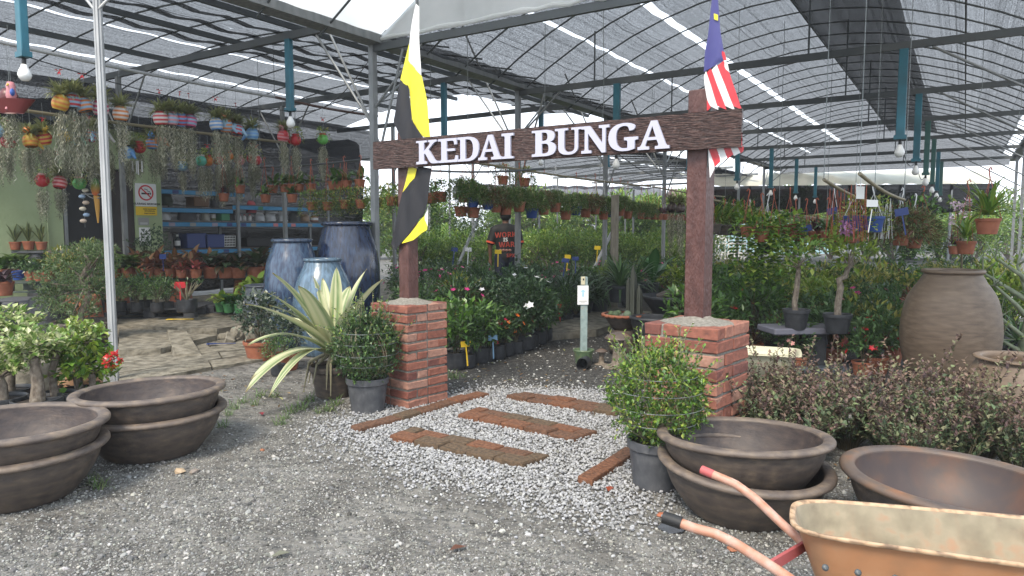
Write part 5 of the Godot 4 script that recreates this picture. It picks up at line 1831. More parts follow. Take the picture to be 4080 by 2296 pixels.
func trunk_tree(label: String, at: Vector3, pts: Array, r0: float, crown_n: int, crad: Vector3, cols: Array, ll: float, lw: float, potk: String, pr: float, ph: float, called := "bougainvillea") -> Node3D:
	var o := thing(called, label, "potted tree", at)
	if potk: pot(o, potk, pr, ph)
	var sb := MB.new()
	var rad := []
	for i in pts.size(): rad.append(r0 * (1.1 - .25 * i / (pts.size() - 1)) * R.randf_range(.9, 1.12))
	sb.tube(pts, rad, 10)
	var top: Vector3 = pts[pts.size() - 1]
	var ce := top + Vector3(0, crad.y * .8, 0)
	var mb := MB.new()
	for i in 12:
		var d := rsph()
		d.y = absf(d.y) + .35
		d = d.normalized()
		sb.tube([top - Vector3(0, .01, 0), top + d * .05, top + d * crad * 1.1], [r0 * .35, r0 * .25, .003], 5, Color.WHITE, false)
	for i in crown_n:
		var d := rsph()
		d.y = d.y * .75 + .25
		var p := ce + d * crad * pow(R.randf(), .5)
		twig(mb, null, p, (d + rsph() * .5).normalized(), ll * 2.0, 7, ll, lw, cols)
	add_part("trunk", sb, M.bark, o)
	stuff(add_part("foliage", mb, M.leaf, o))
	return o

func plants_front() -> void:
	ball_shrub("dark green ball shrub with wire rings in a grey pot at the left pillar", Vector3(-1.136, 0.104, -5.45) * Vector3(1, 0, 1), MID + DEEP + [Color(.11, .19, .045)], 11, 1000)
	ball_shrub("bright green ball shrub with wire rings in a grey pot at the right pillar", Vector3(0.805, 0.498, -3.82) * Vector3(1, 0, 1), BRIGHT + LIME + MID, 12, 1050)
	R.seed = 77
	# variegated furcraea
	var o := thing("variegated_furcraea", "big plant with arching cream striped sword leaves beside the left pillar", "agave plant", Vector3(-1.53, 0.329, -5.95) * Vector3(1, 0, 1))
	var og := o.position
	pot(o, "clay", .2, .27)
	var sb := MB.new()
	for i in 16:
		var a := R.randf() * TAU
		sb.tube([Vector3(cos(a) * .06, .36, sin(a) * .06), Vector3(cos(a) * .2, .3, sin(a) * .2), Vector3(cos(a) * .25, R.randf_range(.02, .15), sin(a) * .25)], [.018, .012, .004], 5)
	add_part("dry_leaves", sb, M.stem_pale, o)
	var base := Vector3(0, .36, 0)
	var tips := [Vector3(-1.876, 1.082, -5.5), Vector3(-1.701, 1.021, -6), Vector3(-1.701, 0.987, -6.3), Vector3(-1.474, 1.108, -5.9), Vector3(-1.259, 1.08, -6.1), Vector3(-1.067, 1.011, -5.8), Vector3(-1.984, 0.927, -5.6), Vector3(-2.019, 0.856, -5.3), Vector3(-1.977, 0.804, -5.7), Vector3(-2.033, 0.532, -5.35), Vector3(-1.982, 0.216, -5.15), Vector3(-1.884, 0.344, -5), Vector3(-1.759, 0.213, -5), Vector3(-1.174, 0.864, -5.4), Vector3(-1.615, 0.995, -5.3), Vector3(-1.479, 0.907, -6.4), Vector3(-2.035, 0.627, -6.3)]
	var wid := [.1, .08, .07, .1, .1, .1, .1, .12, .1, .1, .1, .07, .06, .08, .11, .09, .08]
	for i in tips.size():
		var tip: Vector3 = tips[i] - og
		var m := base.lerp(tip, .5)
		var lift := .14 if tip.y > .55 else .24
		if tip.y < .3: lift = .3
		blade(o, base + Vector3(R.randf_range(-.03, .03), R.randf_range(-.03, .02), R.randf_range(-.03, .03)), m + Vector3(0, lift, 0), tip, wid[i] * 1.7, i)
	# small variegated trees behind the left bowls
	trunk_tree("variegated bougainvillea with a pale cut trunk, nearest the left edge", Vector3(-3.586, 0, -4.877), [Vector3(0, .2, 0), Vector3(.0, .33, 0), Vector3(-.02, .38, 0)], .03, 70, Vector3(.1, .08, .1), VARIEG, .05, .032, "black", .15, .25)
	trunk_tree("variegated bougainvillea on a thick pale trunk, second from the left edge", Vector3(-3.312, 0, -4.828), [Vector3(0, .2, 0), Vector3(.01, .35, 0), Vector3(-.01, .53, 0)], .045, 90, Vector3(.15, .09, .14), VARIEG, .05, .034, "black", .16, .25)
	trunk_tree("variegated bougainvillea on a thin dark trunk, third from the left edge", Vector3(-3.283, 0, -4.977), [Vector3(0, .2, 0), Vector3(-.02, .4, 0), Vector3(.03, .54, 0)], .026, 40, Vector3(.1, .06, .1), VARIEG + LIME, .045, .03, "black", .14, .25)
	trunk_tree("pale variegated bougainvillea with its leaves high at the left edge", Vector3(-3.719, 0, -5.136), [Vector3(0, .2, 0), Vector3(.02, .45, 0), Vector3(-.01, .6, 0)], .025, 80, Vector3(.15, .09, .13), VARIEG, .06, .04, "black", .15, .25)
	trunk_tree("small variegated tree between the dark bowl and the pale trunks", Vector3(-3.284, 0, -5.247), [Vector3(0, .2, 0), Vector3(.02, .45, 0), Vector3(.02, .55, 0)], .022, 70, Vector3(.14, .07, .12), VARIEG + LIME, .05, .032, "black", .14, .25)
	var rt := trunk_tree("green leaved bougainvillea on two dark stems with one red sprig", Vector3(-3.188, 0, -5.114), [Vector3(0, .2, 0), Vector3(-.02, .36, 0), Vector3(.01, .33, 0)], .028, 62, Vector3(.15, .08, .13), LIME + BRIGHT, .075, .05, "black", .15, .25)
	var st := MB.new()
	st.tube([Vector3(.09, .2, 0), Vector3(.1, .36, .01), Vector3(.07, .34, 0)], [.026, .023, .02], 8)
	add_part("trunk", st, M.bark, rt)
	var fb := MB.new()
	for i in 22: flower(fb, Vector3(.26, .47, .02) + rsph() * .055, rsph(), .03, Color(.62, .03, .03) * R.randf_range(.7, 1.1), 3)
	stuff(add_part("flowers", fb, M.leaf, rt, "red bracts on the sprig"))
	st = MB.new()
	st.tube([Vector3(.07, .34, 0), Vector3(.18, .41, .02), Vector3(.3, .49, .02)], [.006, .005, .003], 5)
	add_part("sprig", st, M.stem, rt)
	# pots and blocks behind them
	var tp := thing("clay_lantern_pot", "pale terracotta pot with carved leaf pattern behind the left bowls", "pot", Vector3(-3.392, 0, -5.423))
	var mb := MB.new()
	mb.lathe([Vector2(0, 0), Vector2(.12, 0), Vector2(.16, .05), Vector2(.175, .16), Vector2(.16, .27), Vector2(.12, .32), Vector2(.1, .32), Vector2(.09, .25)], 28)
	add_part("pot_body", mb, tmat(noise_tex([[0, .32, .17, .09], [1, .48, .3, .18]], .02, 95, 4, 256), Vector3(2, 2, 2), .8), tp)
	mb = MB.new()
	for i in 16:
		var a := i * .42
		var y := .08 + .05 * (i % 4)
		var c := Vector3(cos(a), 0, sin(a))
		mb.leaf(c * .178 + Vector3(0, y, 0), (Vector3(-sin(a), .5, cos(a))).normalized(), c, .05, .02, Color(.1, .05, .03), .02)
	stuff(add_part("carving", mb, M.paint, tp))
	for q in [[Vector3(-4.146, 0, -5.882), "rough round concrete pot behind the pale trunks at the left"], [Vector3(-4.054, 0, -6.104), "rough low concrete block between the trunks at the left"]]:
		var cb := thing("concrete_pot", q[1], "pot", q[0])
		mb = MB.new()
		mb.lathe([Vector2(0, 0), Vector2(.2, 0), Vector2(.22, .1), Vector2(.22, .3), Vector2(.18, .31), Vector2(.17, .2), Vector2(0, .18)], 20, [Color.WHITE], Transform3D.IDENTITY, .02)
		add_part("pot_body", mb, M.concrete, cb)
	# juniper in a dark bowl
	var j := thing("juniper_bonsai", "tall cloud pruned juniper with a pale twisted trunk in a dark bowl", "bonsai tree", Vector3(-5.2, 0, -8.495))
	var jog := j.position
	mb = MB.new()
	mb.lathe([Vector2(0, 0), Vector2(.2, 0), Vector2(.3, .14), Vector2(.34, .27), Vector2(.36, .3), Vector2(.35, .32), Vector2(.32, .31), Vector2(.3, .27)], 30)
	add_part("bowl", mb, M.clay, j)
	mb = MB.new()
	mb.lathe([Vector2(.31, .28), Vector2(.1, .3), Vector2(0, .3)], 16)
	add_part("soil", mb, M.soil, j)
	sb = MB.new()
	var tr := [Vector3(0, .28, 0)]
	for q in [Vector3(-5.258, 0.351, -8.5), Vector3(-5.139, 0.618, -8.5), Vector3(-5.21, 0.835, -8.5), Vector3(-5.104, 1.028, -8.5), Vector3(-5.192, 1.181, -8.5)]: tr.append(q - jog)
	sb.tube(tr, [.05, .045, .04, .035, .025, .012], 9)
	mb = MB.new()
	var cl := [Vector3(-5.179, 1.162, -8.5), Vector3(-4.857, 1.181, -8.5), Vector3(-5.066, 1.124, -8.5), Vector3(-5.295, 1.052, -8.5), Vector3(-5.058, 0.98, -8.5), Vector3(-5.474, 0.835, -8.5), Vector3(-5.234, 0.835, -8.5), Vector3(-5.337, 0.69, -8.5), Vector3(-5.07, 0.739, -8.5), Vector3(-5.441, 0.545, -8.5), Vector3(-5.177, 0.521, -8.5), Vector3(-4.945, 0.642, -8.5), Vector3(-5.531, 0.666, -8.5), Vector3(-5.352, 0.399, -8.5), Vector3(-5.386, 0.214, -8.5), Vector3(-5.245, 0.146, -8.5)]
	var cr := [[0.192, 0.106], [0.182, 0.106], [0.168, 0.086], [0.250, 0.144], [0.264, 0.134], [0.250, 0.125], [0.288, 0.144], [0.288, 0.134], [0.264, 0.125], [0.230, 0.125], [0.298, 0.134], [0.192, 0.115], [0.192, 0.106], [0.216, 0.086], [0.202, 0.125], [0.192, 0.115]]
	for k2 in cl.size():
		var ce: Vector3 = cl[k2] - jog + Vector3(0, 0, R.randf_range(-.25, .25))
		var r: float = cr[k2][0]
		sb.tube([tr[2].lerp(tr[4], R.randf()), ce - Vector3(0, .05, 0)], [.014, .006], 5)
		for i in 120:
			var d := rsph()
			var p := ce + d * Vector3(r, cr[k2][1], r) * pow(R.randf(), .4)
			for k in 5:
				mb.leaf(p, (d * .6 + rsph() * .7 + Vector3(0, .55, 0)).normalized(), rsph(), .055 * R.randf_range(.6, 1.2), .011, vary([Color(.11, .17, .065), Color(.15, .21, .09), Color(.075, .13, .05)] + ([Color(.18, .14, .07)] if R.randf() < .3 else []), .3))
	add_part("trunk", sb, M.bark, j)
	stuff(add_part("foliage", mb, M.leaf, j))
	# loropetalum hedge in front of the bench
	var lp := proto("loropetalum_bush")
	sb = MB.new()
	mb = MB.new()
	for i in 95:
		var a := R.randf() * TAU
		var d := Vector3(cos(a) * R.randf_range(.1, .85), 1.0, sin(a) * R.randf_range(.1, .85)).normalized()
		var l := R.randf_range(.26, .6) if i > 8 else R.randf_range(.62, .78)
		var b0 := Vector3(cos(a) * .05, 0, sin(a) * .05)
		twig(mb, sb, b0 + d * l * .3, d, l * .5, 15, .044, .032, [Color(.1, .15, .07), Color(.15, .19, .09), Color(.19, .19, .11), Color(.08, .12, .06)], .0028, .1)
		twig(mb, sb, b0 + d * l * .8, d, l * .3, 12, .036, .024, [Color(.14, .085, .07), Color(.17, .115, .085), Color(.1, .06, .058), Color(.15, .15, .08)], .002, .2)
		sb.tube([b0, b0 + d * l * .37], [.005, .003], 4, Color.WHITE, false)
	add_part("stem", sb, M.stem, lp)
	stuff(add_part("foliage", mb, M.leaf_matte, lp))
	P.loro = lp
	var nm := ["beside the right brick pillar", "between the right pillar and the bench", "in front of the black bench", "under the right end of the bench", "left of the big taupe jar", "right below the big taupe jar", "left of the jar with cut openings", "at the right edge before the jar with cut openings", "behind the stacked dark bowls", "behind the rust stained bowl", "at the back below the cream basin"]
	var at := [Vector3(1.604, 0, -4.428), Vector3(1.753, 0, -4.196), Vector3(2.173, 0, -4.469), Vector3(2.371, 0, -4.309), Vector3(2.739, 0, -4.554), Vector3(2.632, 0, -4.088), Vector3(2.969, 0, -4.309), Vector3(2.962, 0, -4.02), Vector3(2.068, 0, -4.642), Vector3(2.295, 0, -3.953), Vector3(1.907, 0, -4.926)]
	for i in at.size():
		place(lp, at[i], R.randf() * TAU, R.randf_range(.78, .98), "purplish green twiggy hedge bush " + nm[i], "hedge bush", "loropetalum bushes at the right")
	# grass tufts on the yard
	var gt := proto("grass_tuft")
	mb = MB.new()
	for i in 26: mb.strap(Vector3(R.randf_range(-.03, .03), 0, R.randf_range(-.03, .03)), R.randf() * TAU, R.randf_range(.5, 1.4), R.randf_range(.06, .16), .005, 1.0, 3, vary(BRIGHT + OLIVE, .2), vary(MID, .2), .1, .2, .8)
	stuff(add_part("blades", mb, M.leaf, gt))
	var spots := [Vector3(-2.2, 0, -5.484), Vector3(-2.211, 0, -5.677), Vector3(-2.089, 0, -5.611), Vector3(-2.175, -0, -5.304), Vector3(-1.697, 0, -5.191), Vector3(-1.706, 0, -5.363), Vector3(-1.664, 0, -5.484), Vector3(-1.505, 0, -5.363), Vector3(-1.434, 0, -5.423), Vector3(-2.019, 0, -5.882), Vector3(-2.137, 0, -5.882), Vector3(-2.087, 0, -4.977), Vector3(-1.688, 0, -5.029), Vector3(-2.355, 0, -3.857), Vector3(-2.268, 0, -3.766), Vector3(1.397, 0, -3.227), Vector3(-0.559, 0, -6.599), Vector3(-0.471, 0, -6.689), Vector3(-1.428, 0, -5.611), Vector3(-1.676, 0, -5.744)]
	for i in spots.size():
		place(gt, spots[i], R.randf() * TAU, R.randf_range(.6, 1.3), "small tuft of weeds on the bare ground " + ["right of the left bowls", "by the concrete yard", "near the arching striped plant", "below the concrete yard", "before the clay pot", "beside the clay pot of the striped plant", "under the striped plant", "left of the grey pot", "at the foot of the grey pot", "at the corner of the yard", "where yard and dirt meet", "right behind the left bowls", "in the middle of the dirt strip", "between the two left bowl stacks", "under the left bowl stacks", "between the right bowls", "beside the left pillar", "at the grow bags by the left pillar", "behind the grey pot", "under the low striped leaf"][i], "weed", "weeds on the yard")


# ---------- left side ----------
func pallet(label: String, at: Vector3, yaw: float, w: float, dp: float, h: float, m: Material) -> void:
	var o := thing("pallet", label, "pallet", at, yaw)
	for i in 7:
		var mb := MB.new()
		mb.bbox(Vector3(0, h - .012, -dp * (i + .5) / 7.0), Vector3(w, .022, dp / 7.0 - .018), .004)
		add_part("deck_board", mb, m, o)
	for i in 3:
		for k in 3:
			var mb := MB.new()
			mb.bbox(Vector3((i - 1) * (w * .5 - .09), h * .5 - .006, -dp * .5 + (k - 1) * (dp * .5 - .06)), Vector3(.17, h - .036, .12), .012)
			add_part("foot_block", mb, m, o)
	for k in 3:
		var mb := MB.new()
		mb.bbox(Vector3(0, .012, -dp * .5 + (k - 1) * (dp * .5 - .06)), Vector3(w, .02, .11), .004)
		add_part("skid", mb, m, o)

func bench_plank(called: String, label: String, a: Vector3, b: Vector3, dp: float, m: Material, feet: Material) -> void:
	var o := thing(called, label, "plant bench", Vector3((a.x + b.x) * .5, 0, (a.z + b.z) * .5), -atan2(b.z - a.z, b.x - a.x))
	var w := Vector2(b.x - a.x, b.z - a.z).length()
	for k in 3:
		var mb := MB.new()
		mb.bbox(Vector3(0, a.y - .02, -dp * (k + .5) / 3.0), Vector3(w, .035, dp / 3.0 - .012), .005)
		add_part("plank", mb, m, o)
	for x in [-.4, 0, .4]:
		var mb := MB.new()
		mb.lathe([Vector2(0, 0), Vector2(.19, 0), Vector2(.2, .05), Vector2(.14, a.y - .05), Vector2(0, a.y - .04)], 18, [Color.WHITE], Transform3D(Basis.IDENTITY, Vector3(x * w, 0, -dp * .5)))
		add_part("pot_support", mb, feet, o)

func plant_label(label: String, at: Vector3, col: Material, tilt := 0.0, sz := .09) -> void:
	var o := thing("plant_label", label, "plant label", at, R.randf_range(-.4, .4))
	var mb := MB.new()
	mb.box(Vector3(0, -.1, 0), Vector3(.014, .2, .003))
	add_part("stake", mb, col, o)
	mb = MB.new()
	mb.bbox(Vector3(0, .025, 0), Vector3(sz, sz * .6, .004), .001)
	add_part("tag", mb, col, o)
	o.rotation.z = tilt

func plants_left() -> void:
	R.seed = 404
	var yg := atan2(-GU.z, GU.x)
	pallet("black plastic pallet at the front of the shop yard, loaded with pots", (Vector3(-5.379, -0.012, -10.35)) * Vector3(1, 0, 1) + Vector3(0, .1, 0), .12, 1.32, 1.0, .15, M.pallet)
	pallet("low black pallet under the lime plants beside the slate jar", (Vector3(-4.438, 0.049, -10.9)) * Vector3(1, 0, 1) + Vector3(0, .11, 0), -.25, .85, .8, .13, M.pallet)
	pallet("greenish pallet with terracotta pots at the left edge, raised on big pots", (Vector3(-6.456, 0.732, -9.6)) * Vector3(1, 0, 1) + Vector3(0, .55, 0), -.1, 1.3, 1.0, .15, M.pallet_green)
	pallet("small black pallet at the left edge under the purple leaved plant", (Vector3(-6.41, 0.58, -8.9)) * Vector3(1, 0, 1) + Vector3(0, .36, 0), .05, .6, .6, .16, M.pallet)
	for q in [[Vector3(-5.756, 0.13, -9.4), "big upturned terracotta pot holding up the greenish pallet"], [Vector3(-5.983, 0.185, -9), "dark tub under the greenish pallet at the left"], [Vector3(-6.294, 0.126, -8.7), "dark tub under the small black pallet at the left edge"]]:
		var u := thing("upturned_pot", q[1], "pot", q[0] * Vector3(1, 0, 1))
		var mb := MB.new()
		var hh := .55 if q[1].begins_with("big") or "greenish" in q[1] else .36
		mb.lathe([Vector2(0, 0), Vector2(.27, 0), Vector2(.27, .06), Vector2(.25, .07), Vector2(.2, hh - .02), Vector2(.18, hh), Vector2(0, hh)], 22)
		add_part("pot_body", mb, M.terracotta if q[1].begins_with("big") else M.black_pot, u)
	bench_plank("plant_bench", "mossy plank bench on upturned pots, full of red aglaonemas", Vector3(-6.753, 0.642, -11.3), Vector3(-4.217, 0.629, -11.5), .5, M.pallet_green, M.terracotta)
	bench_plank("plant_bench", "grey shelf along the green wall holding snake plants", Vector3(-8.517, 1.08, -11.2), Vector3(-6.881, 1.074, -11.4), .35, M.pallet, M.black_pot)
	var snake_n := ["leftmost, cut by the picture edge", "second from the left", "third, with the longest leaf", "rightmost"]
	row("snake", [Vector3(-8.19, 1.096, -11.3), Vector3(-7.967, 1.096, -11.3), Vector3(-7.785, 1.095, -11.35), Vector3(-7.613, 1.093, -11.4)], "snake plant in a terracotta pot on the shelf, %s", "snake plant", "snake plants by the green wall", 1.0, snake_n)
	# aglaonema rows
	row("aglao_red", [Vector3(-5.806, 0.656, -11.2), Vector3(-5.679, 0.649, -11.3), Vector3(-5.462, 0.652, -11.25), Vector3(-5.327, 0.649, -11.3), Vector3(-5.121, 0.656, -11.2)], "reddish brown aglaonema on the mossy bench, %s of the red ones from the left", "aglaonema", "reddish aglaonemas", 1.1)
	row("aglao_pink", [Vector3(-5.173, 0.663, -11), Vector3(-4.972, 0.66, -11.05)], "aglaonema with bright pink leaves on the mossy bench, %s of the pink pair", "aglaonema", "pink aglaonemas", .95)
	row("aglao_dark", [Vector3(-4.847, 0.642, -11.3), Vector3(-4.625, 0.639, -11.35), Vector3(-4.439, 0.636, -11.4), Vector3(-4.217, 0.635, -11.5), Vector3(-4.261, 0.669, -11.9)], "dark aglaonema with blotched leaves near the blue jars, %s from the left", "aglaonema", "dark aglaonemas", 1.1)
	row("aglao_green", [Vector3(-6.566, 0.656, -11.2), Vector3(-6.354, 0.652, -11.25), Vector3(-6.177, 0.649, -11.3), Vector3(-6.084, 0.642, -11.4)], "green aglaonema on the mossy bench by the thin post, %s from the left", "aglaonema", "green aglaonemas", 1.05)
	row("aglao_green", [Vector3(-7.306, 0.702, -10.1), Vector3(-7.159, 0.695, -10.2), Vector3(-6.86, 0.702, -10.1), Vector3(-6.715, 0.695, -10.2), Vector3(-6.513, 0.695, -10.2)], "green aglaonema on the greenish pallet, %s from the picture edge", "aglaonema", "green aglaonemas", 1.0)
	row("aglao_red", [Vector3(-6.401, 0.662, -12), Vector3(-6.087, 0.659, -12.05), Vector3(-5.804, 0.656, -12.1), Vector3(-5.542, 0.65, -12.2), Vector3(-5.274, 0.643, -12.3)], "reddish aglaonema against the shop in the back row, %s from the left", "aglaonema", "reddish aglaonemas", 1.2)
	for q in [[Vector3(-6.638, 0.743, -9.45), "blue", "small leafy plant in a blue pot on the greenish pallet"], [Vector3(-6.489, 0.732, -9.45), "terracotta", "small leafy plant right of the blue pot on the greenish pallet"], [Vector3(-6.377, 0.727, -9.45), "terracotta", "small leafy plant in the middle of three terracotta pots on the greenish pallet"], [Vector3(-6.271, 0.722, -9.45), "terracotta", "small leafy plant in the last terracotta pot of the greenish pallet"]]:
		var o := thing("small_potted_plant", q[2], "potted plant", q[0])
		pot(o, q[1], .07 if q[1] == "terracotta" else .09, .13)
		var mb := MB.new()
		crown(mb, Vector3(0, .17, 0), Vector3(.11, .06, .11), 90, .06, .03, DEEP + MID)
		stuff(add_part("foliage", mb, M.leaf, o))
	place(P.purple, Vector3(-6.233, 0.613, -8.6), .4, 1.25, "dark purple leaved plant in a terracotta pot at the left edge", "potted plant")
	# lime aglaonemas
	row("aglao_lime", [Vector3(-4.471, 0.16, -10.75), Vector3(-4.234, 0.171, -10.6), Vector3(-4.101, 0.298, -10.9), Vector3(-3.909, 0.37, -10.8), Vector3(-3.808, 0.391, -10.9)], "lime green aglaonema beside the slate jar, %s from the left", "aglaonema", "lime aglaonemas", 1.15)
	row("aglao_grass", [Vector3(-4.254, 0.177, -10.5), Vector3(-4.068, 0.177, -10.45)], "plain green aglaonema in front of the lime ones, %s from the left", "aglaonema", "lime aglaonemas", 1.0)
	# pots on the front pallet
	row("fine", [Vector3(-5.726, 0.224, -10.2), Vector3(-5.492, 0.213, -10.25), Vector3(-5.176, 0.219, -10.2)], "dense small leaved bush on the front black pallet, %s from the thin post", "potted shrub", "bushes on the black pallet", 1.0)
	row("euph", [Vector3(-5.911, 0.224, -10.2)], "small terracotta potted bush on the front black pallet just left of the thin post", "potted shrub", "bushes on the black pallet", .9)
	row("green", [Vector3(-5.558, 0.196, -10.6), Vector3(-5.178, 0.195, -10.5)], "upright green bush at the back of the front black pallet, %s from the left", "potted shrub", "bushes on the black pallet", .9)
	place(P.bare, Vector3(-4.718, 0.224, -10.15), 0, 1.0, "bare branched adenium in a black bag with a red tag on the black pallet", "potted plant")
	plant_label("red plant label in the bag of the bare adenium", (Vector3(-4.76, 0.603, -10.05)), M.red, 0, .15)
	plant_label("blue plant label above the aglaonemas on the mossy bench", (Vector3(-5.459, 0.974, -11)), M.blue_plastic, 0, .13)
	row("fine", [Vector3(-5.907, 0.3, -9.6), Vector3(-5.776, 0.283, -9.7)], "fine leaved bush in a pot just behind the juniper, %s from the left", "potted shrub", "bushes behind the juniper", 1.1)
	row("croton", [Vector3(-6.366, 0.533, -10), Vector3(-6.203, 0.586, -10.4)], "yellow green bush half hidden behind the juniper, %s from the left", "potted shrub", "bushes behind the juniper", .9)
	var wt := shrub("small_tree", "black", .14, .2, .75, .34, 700, .06, .035, DEEP)
	place(wt, (Vector3(-6.286, 0.574, -12.3)) * Vector3(1, 0, 1) + Vector3(0, .5, 0), .5, .95, "dark leafy small tree in front of the green wall under the notices", "small tree")
	# plants round the blue jars
	var dk := shrub("crinkled_plant", "terracotta", .17, .2, .5, .26, 900, .05, .03, [Color(.03, .055, .03), Color(.05, .07, .045), Color(.02, .04, .02), Color(.2, .23, .17)])
	place(dk, Vector3(-2.758, 0, -7.626), .3, 1.05, "dark crinkled plant with pale edges below the slate jar", "potted plant")
	place(dk, Vector3(-2.299, 0, -7.076), 1.9, .85, "second dark crinkled plant behind the striped sword leaves", "potted plant")
	row("fine", [Vector3(-2.283, 0, -6.782)], "dark fine bush in a green pot behind the low striped leaf", "potted shrub", "", .75)
	row("glossy", [Vector3(-1.255, 0, -7.626), Vector3(-1.43, 0, -8.267)], "leafy bush behind the left brick pillar, %s from the right", "potted shrub", "bushes behind the left pillar", .8)
	place(P.green, Vector3(-1.293, 0, -5.882), .2, .9, "green bush between the striped plant and the left pillar", "potted shrub")
	# things dropped on the yard
	var tg := thing("dropped_label", "blue plastic plant label lying on the concrete yard", "plant label", Vector3(-3.565, 0, -8.408) + Vector3(0, .05, 0), .3)
	var mb := MB.new()
	mb.bbox(Vector3(-.06, 0, 0), Vector3(.11, .006, .08), .002)
	mb.box(Vector3(.1, 0, .02), Vector3(.24, .006, .02), Color.WHITE, Basis(Vector3.UP, -.15))
	add_part("tag", mb, M.blue_plastic, tg)
	tg = thing("dropped_label", "yellow plastic plant label lying on the broken slab", "plant label", Vector3(-4.872, 0, -10.092) + Vector3(0, .13, 0), .1)
	mb = MB.new()
	mb.bbox(Vector3(-.06, 0, 0), Vector3(.11, .006, .07), .002)
	mb.box(Vector3(.12, 0, .0), Vector3(.28, .006, .02))
	add_part("tag", mb, M.yellow, tg)

# ---------- hanging things ----------
func pipe(label: String, a: Vector3, b: Vector3, r: float, m: Material) -> void:
	var o := thing("hanging_pipe", label, "pipe")
	var mb := MB.new()
	var pts := []
	for i in 7: pts.append(a.lerp(b, i / 6.0) + Vector3(0, -.03 * sin(i / 6.0 * PI), 0))
	mb.tube(pts, [r], 8)
	add_part("pipe_length", mb, m, o)
	mb = MB.new()
	mb.tube([a, a + Vector3(0, 4.3 - a.y, 0)], [.004], 4)
	add_part("wire", mb, M.wire, o)
	mb = MB.new()
	mb.tube([b, b + Vector3(0, 4.3 - b.y, 0)], [.004], 4)
	add_part("wire", mb, M.wire, o)

func moss_hanger(label: String, at: Vector3, up: float, c1: Color, c2: Color, shape: int, moss: float, cat := "moss hanger", grp := "moss plants in painted pots") -> void:
	var o := thing("moss_hanger", label, cat, at, R.randf() * TAU, grp)
	var mb := MB.new()
	var cols := []
	var prof := []
	for i in 15:
		var f := i / 14.0
		var y := -.085 + .17 * f
		var r := .088 * sqrt(maxf(.0004, 1.0 - pow((f - .42) / .62, 2.0)))
		if shape == 1: r = .085 * sqrt(maxf(.0004, 1.0 - pow(f * 2.0 - 1.0, 2.0)))
		prof.append(Vector2(r, y))
		cols.append(c1 if (i / 2) % 2 == 0 or shape == 1 else c2)
	mb.lathe(prof, 16, cols, Transform3D(Basis(Vector3.BACK, R.randf_range(-.35, .35)), Vector3.ZERO))
	if shape == 2:
		mb.ball(Vector3(.0, .12, .03), Vector3(.05, .05, .05), c1)
		mb.tube([Vector3(0, .0, -.06), Vector3(.02, -.1, -.14)], [.04, .012], 7, c2)
		mb.ball(Vector3(.06, .02, .02), Vector3(.03, .06, .05), c2)
	add_part("painted_pot", mb, M.paint, o)
	if shape == 1:
		var cap := MB.new()
		cap.lathe([Vector2(.05, .07), Vector2(.058, .085), Vector2(.05, .095), Vector2(.03, .08)], 14, [c2])
		add_part("pot_mouth", cap, M.paint, o)
	var k := R.randi() % 4
	if shape != 3: stuff(add_part("air_plant", P["air%d" % k] if shape != 1 else P.small_leaf, M.leaf, o))
	(o.get_child(o.get_child_count() - 1) as Node3D).position.y = .08
	if moss > 0:
		var ms := add_part("moss", P["moss%d" % k], M.leaf_matte, o)
		ms.position.y = -.07
		ms.scale = Vector3(.85, moss * .78 / (.55 + .12 * k), .85)
		stuff(ms)
	mb = MB.new()
	mb.tube([Vector3(0, .06, 0), Vector3(.01, up * .5, 0), Vector3(0, up, 0)], [.0022], 4)
	add_part("wire", mb, M.wire, o)
	if R.randf() < .6:
		mb = MB.new()
		for s in [-1, 1]:
			mb.leaf(Vector3(0, up * .55, 0), Vector3(s, .3, .2).normalized(), Vector3.UP, .055, .04, Color(.6, .02, .03))
			mb.leaf(Vector3(0, up * .55, 0), Vector3(s * .4, -1, .1).normalized(), Vector3.BACK, .05, .02, Color(.6, .02, .03))
		add_part("red_bow", mb, M.leaf, o)

func hang_pot(label: String, at: Vector3, up: float, kind: String, key: String, cat: String, grp: String, pr := .085, ph := .13, string := "red", off := .02, sc := 1.0) -> Node3D:
	# at: the base of the pot; the three strings meet at a hook on the pipe above
	var o := thing("hanging_pot", label, cat, at, R.randf() * TAU, grp)
	pot(o, kind, pr, ph)
	var f := add_part("foliage", P[key], M.leaf, o)
	f.position.y = ph + off
	f.scale = Vector3.ONE * sc
	stuff(f)
	if up > 0:
		for i in 3:
			var a := TAU * i / 3
			var mb := MB.new()
			mb.tube([Vector3(cos(a) * pr, ph, sin(a) * pr), Vector3(0, up - .06, 0)], [.0028], 4)
			add_part("string", mb, M.string_red if string == "red" else M.string_white, o)
		var hk := MB.new()
		hk.tube([Vector3(0, up - .06, 0), Vector3(.012, up - .02, 0), Vector3(.016, up + .02, 0), Vector3(0, up + .035, 0), Vector3(-.016, up + .01, 0)], [.006], 5)
		add_part("hook", hk, M.string_red if string == "red" else M.string_white, o)
	return o

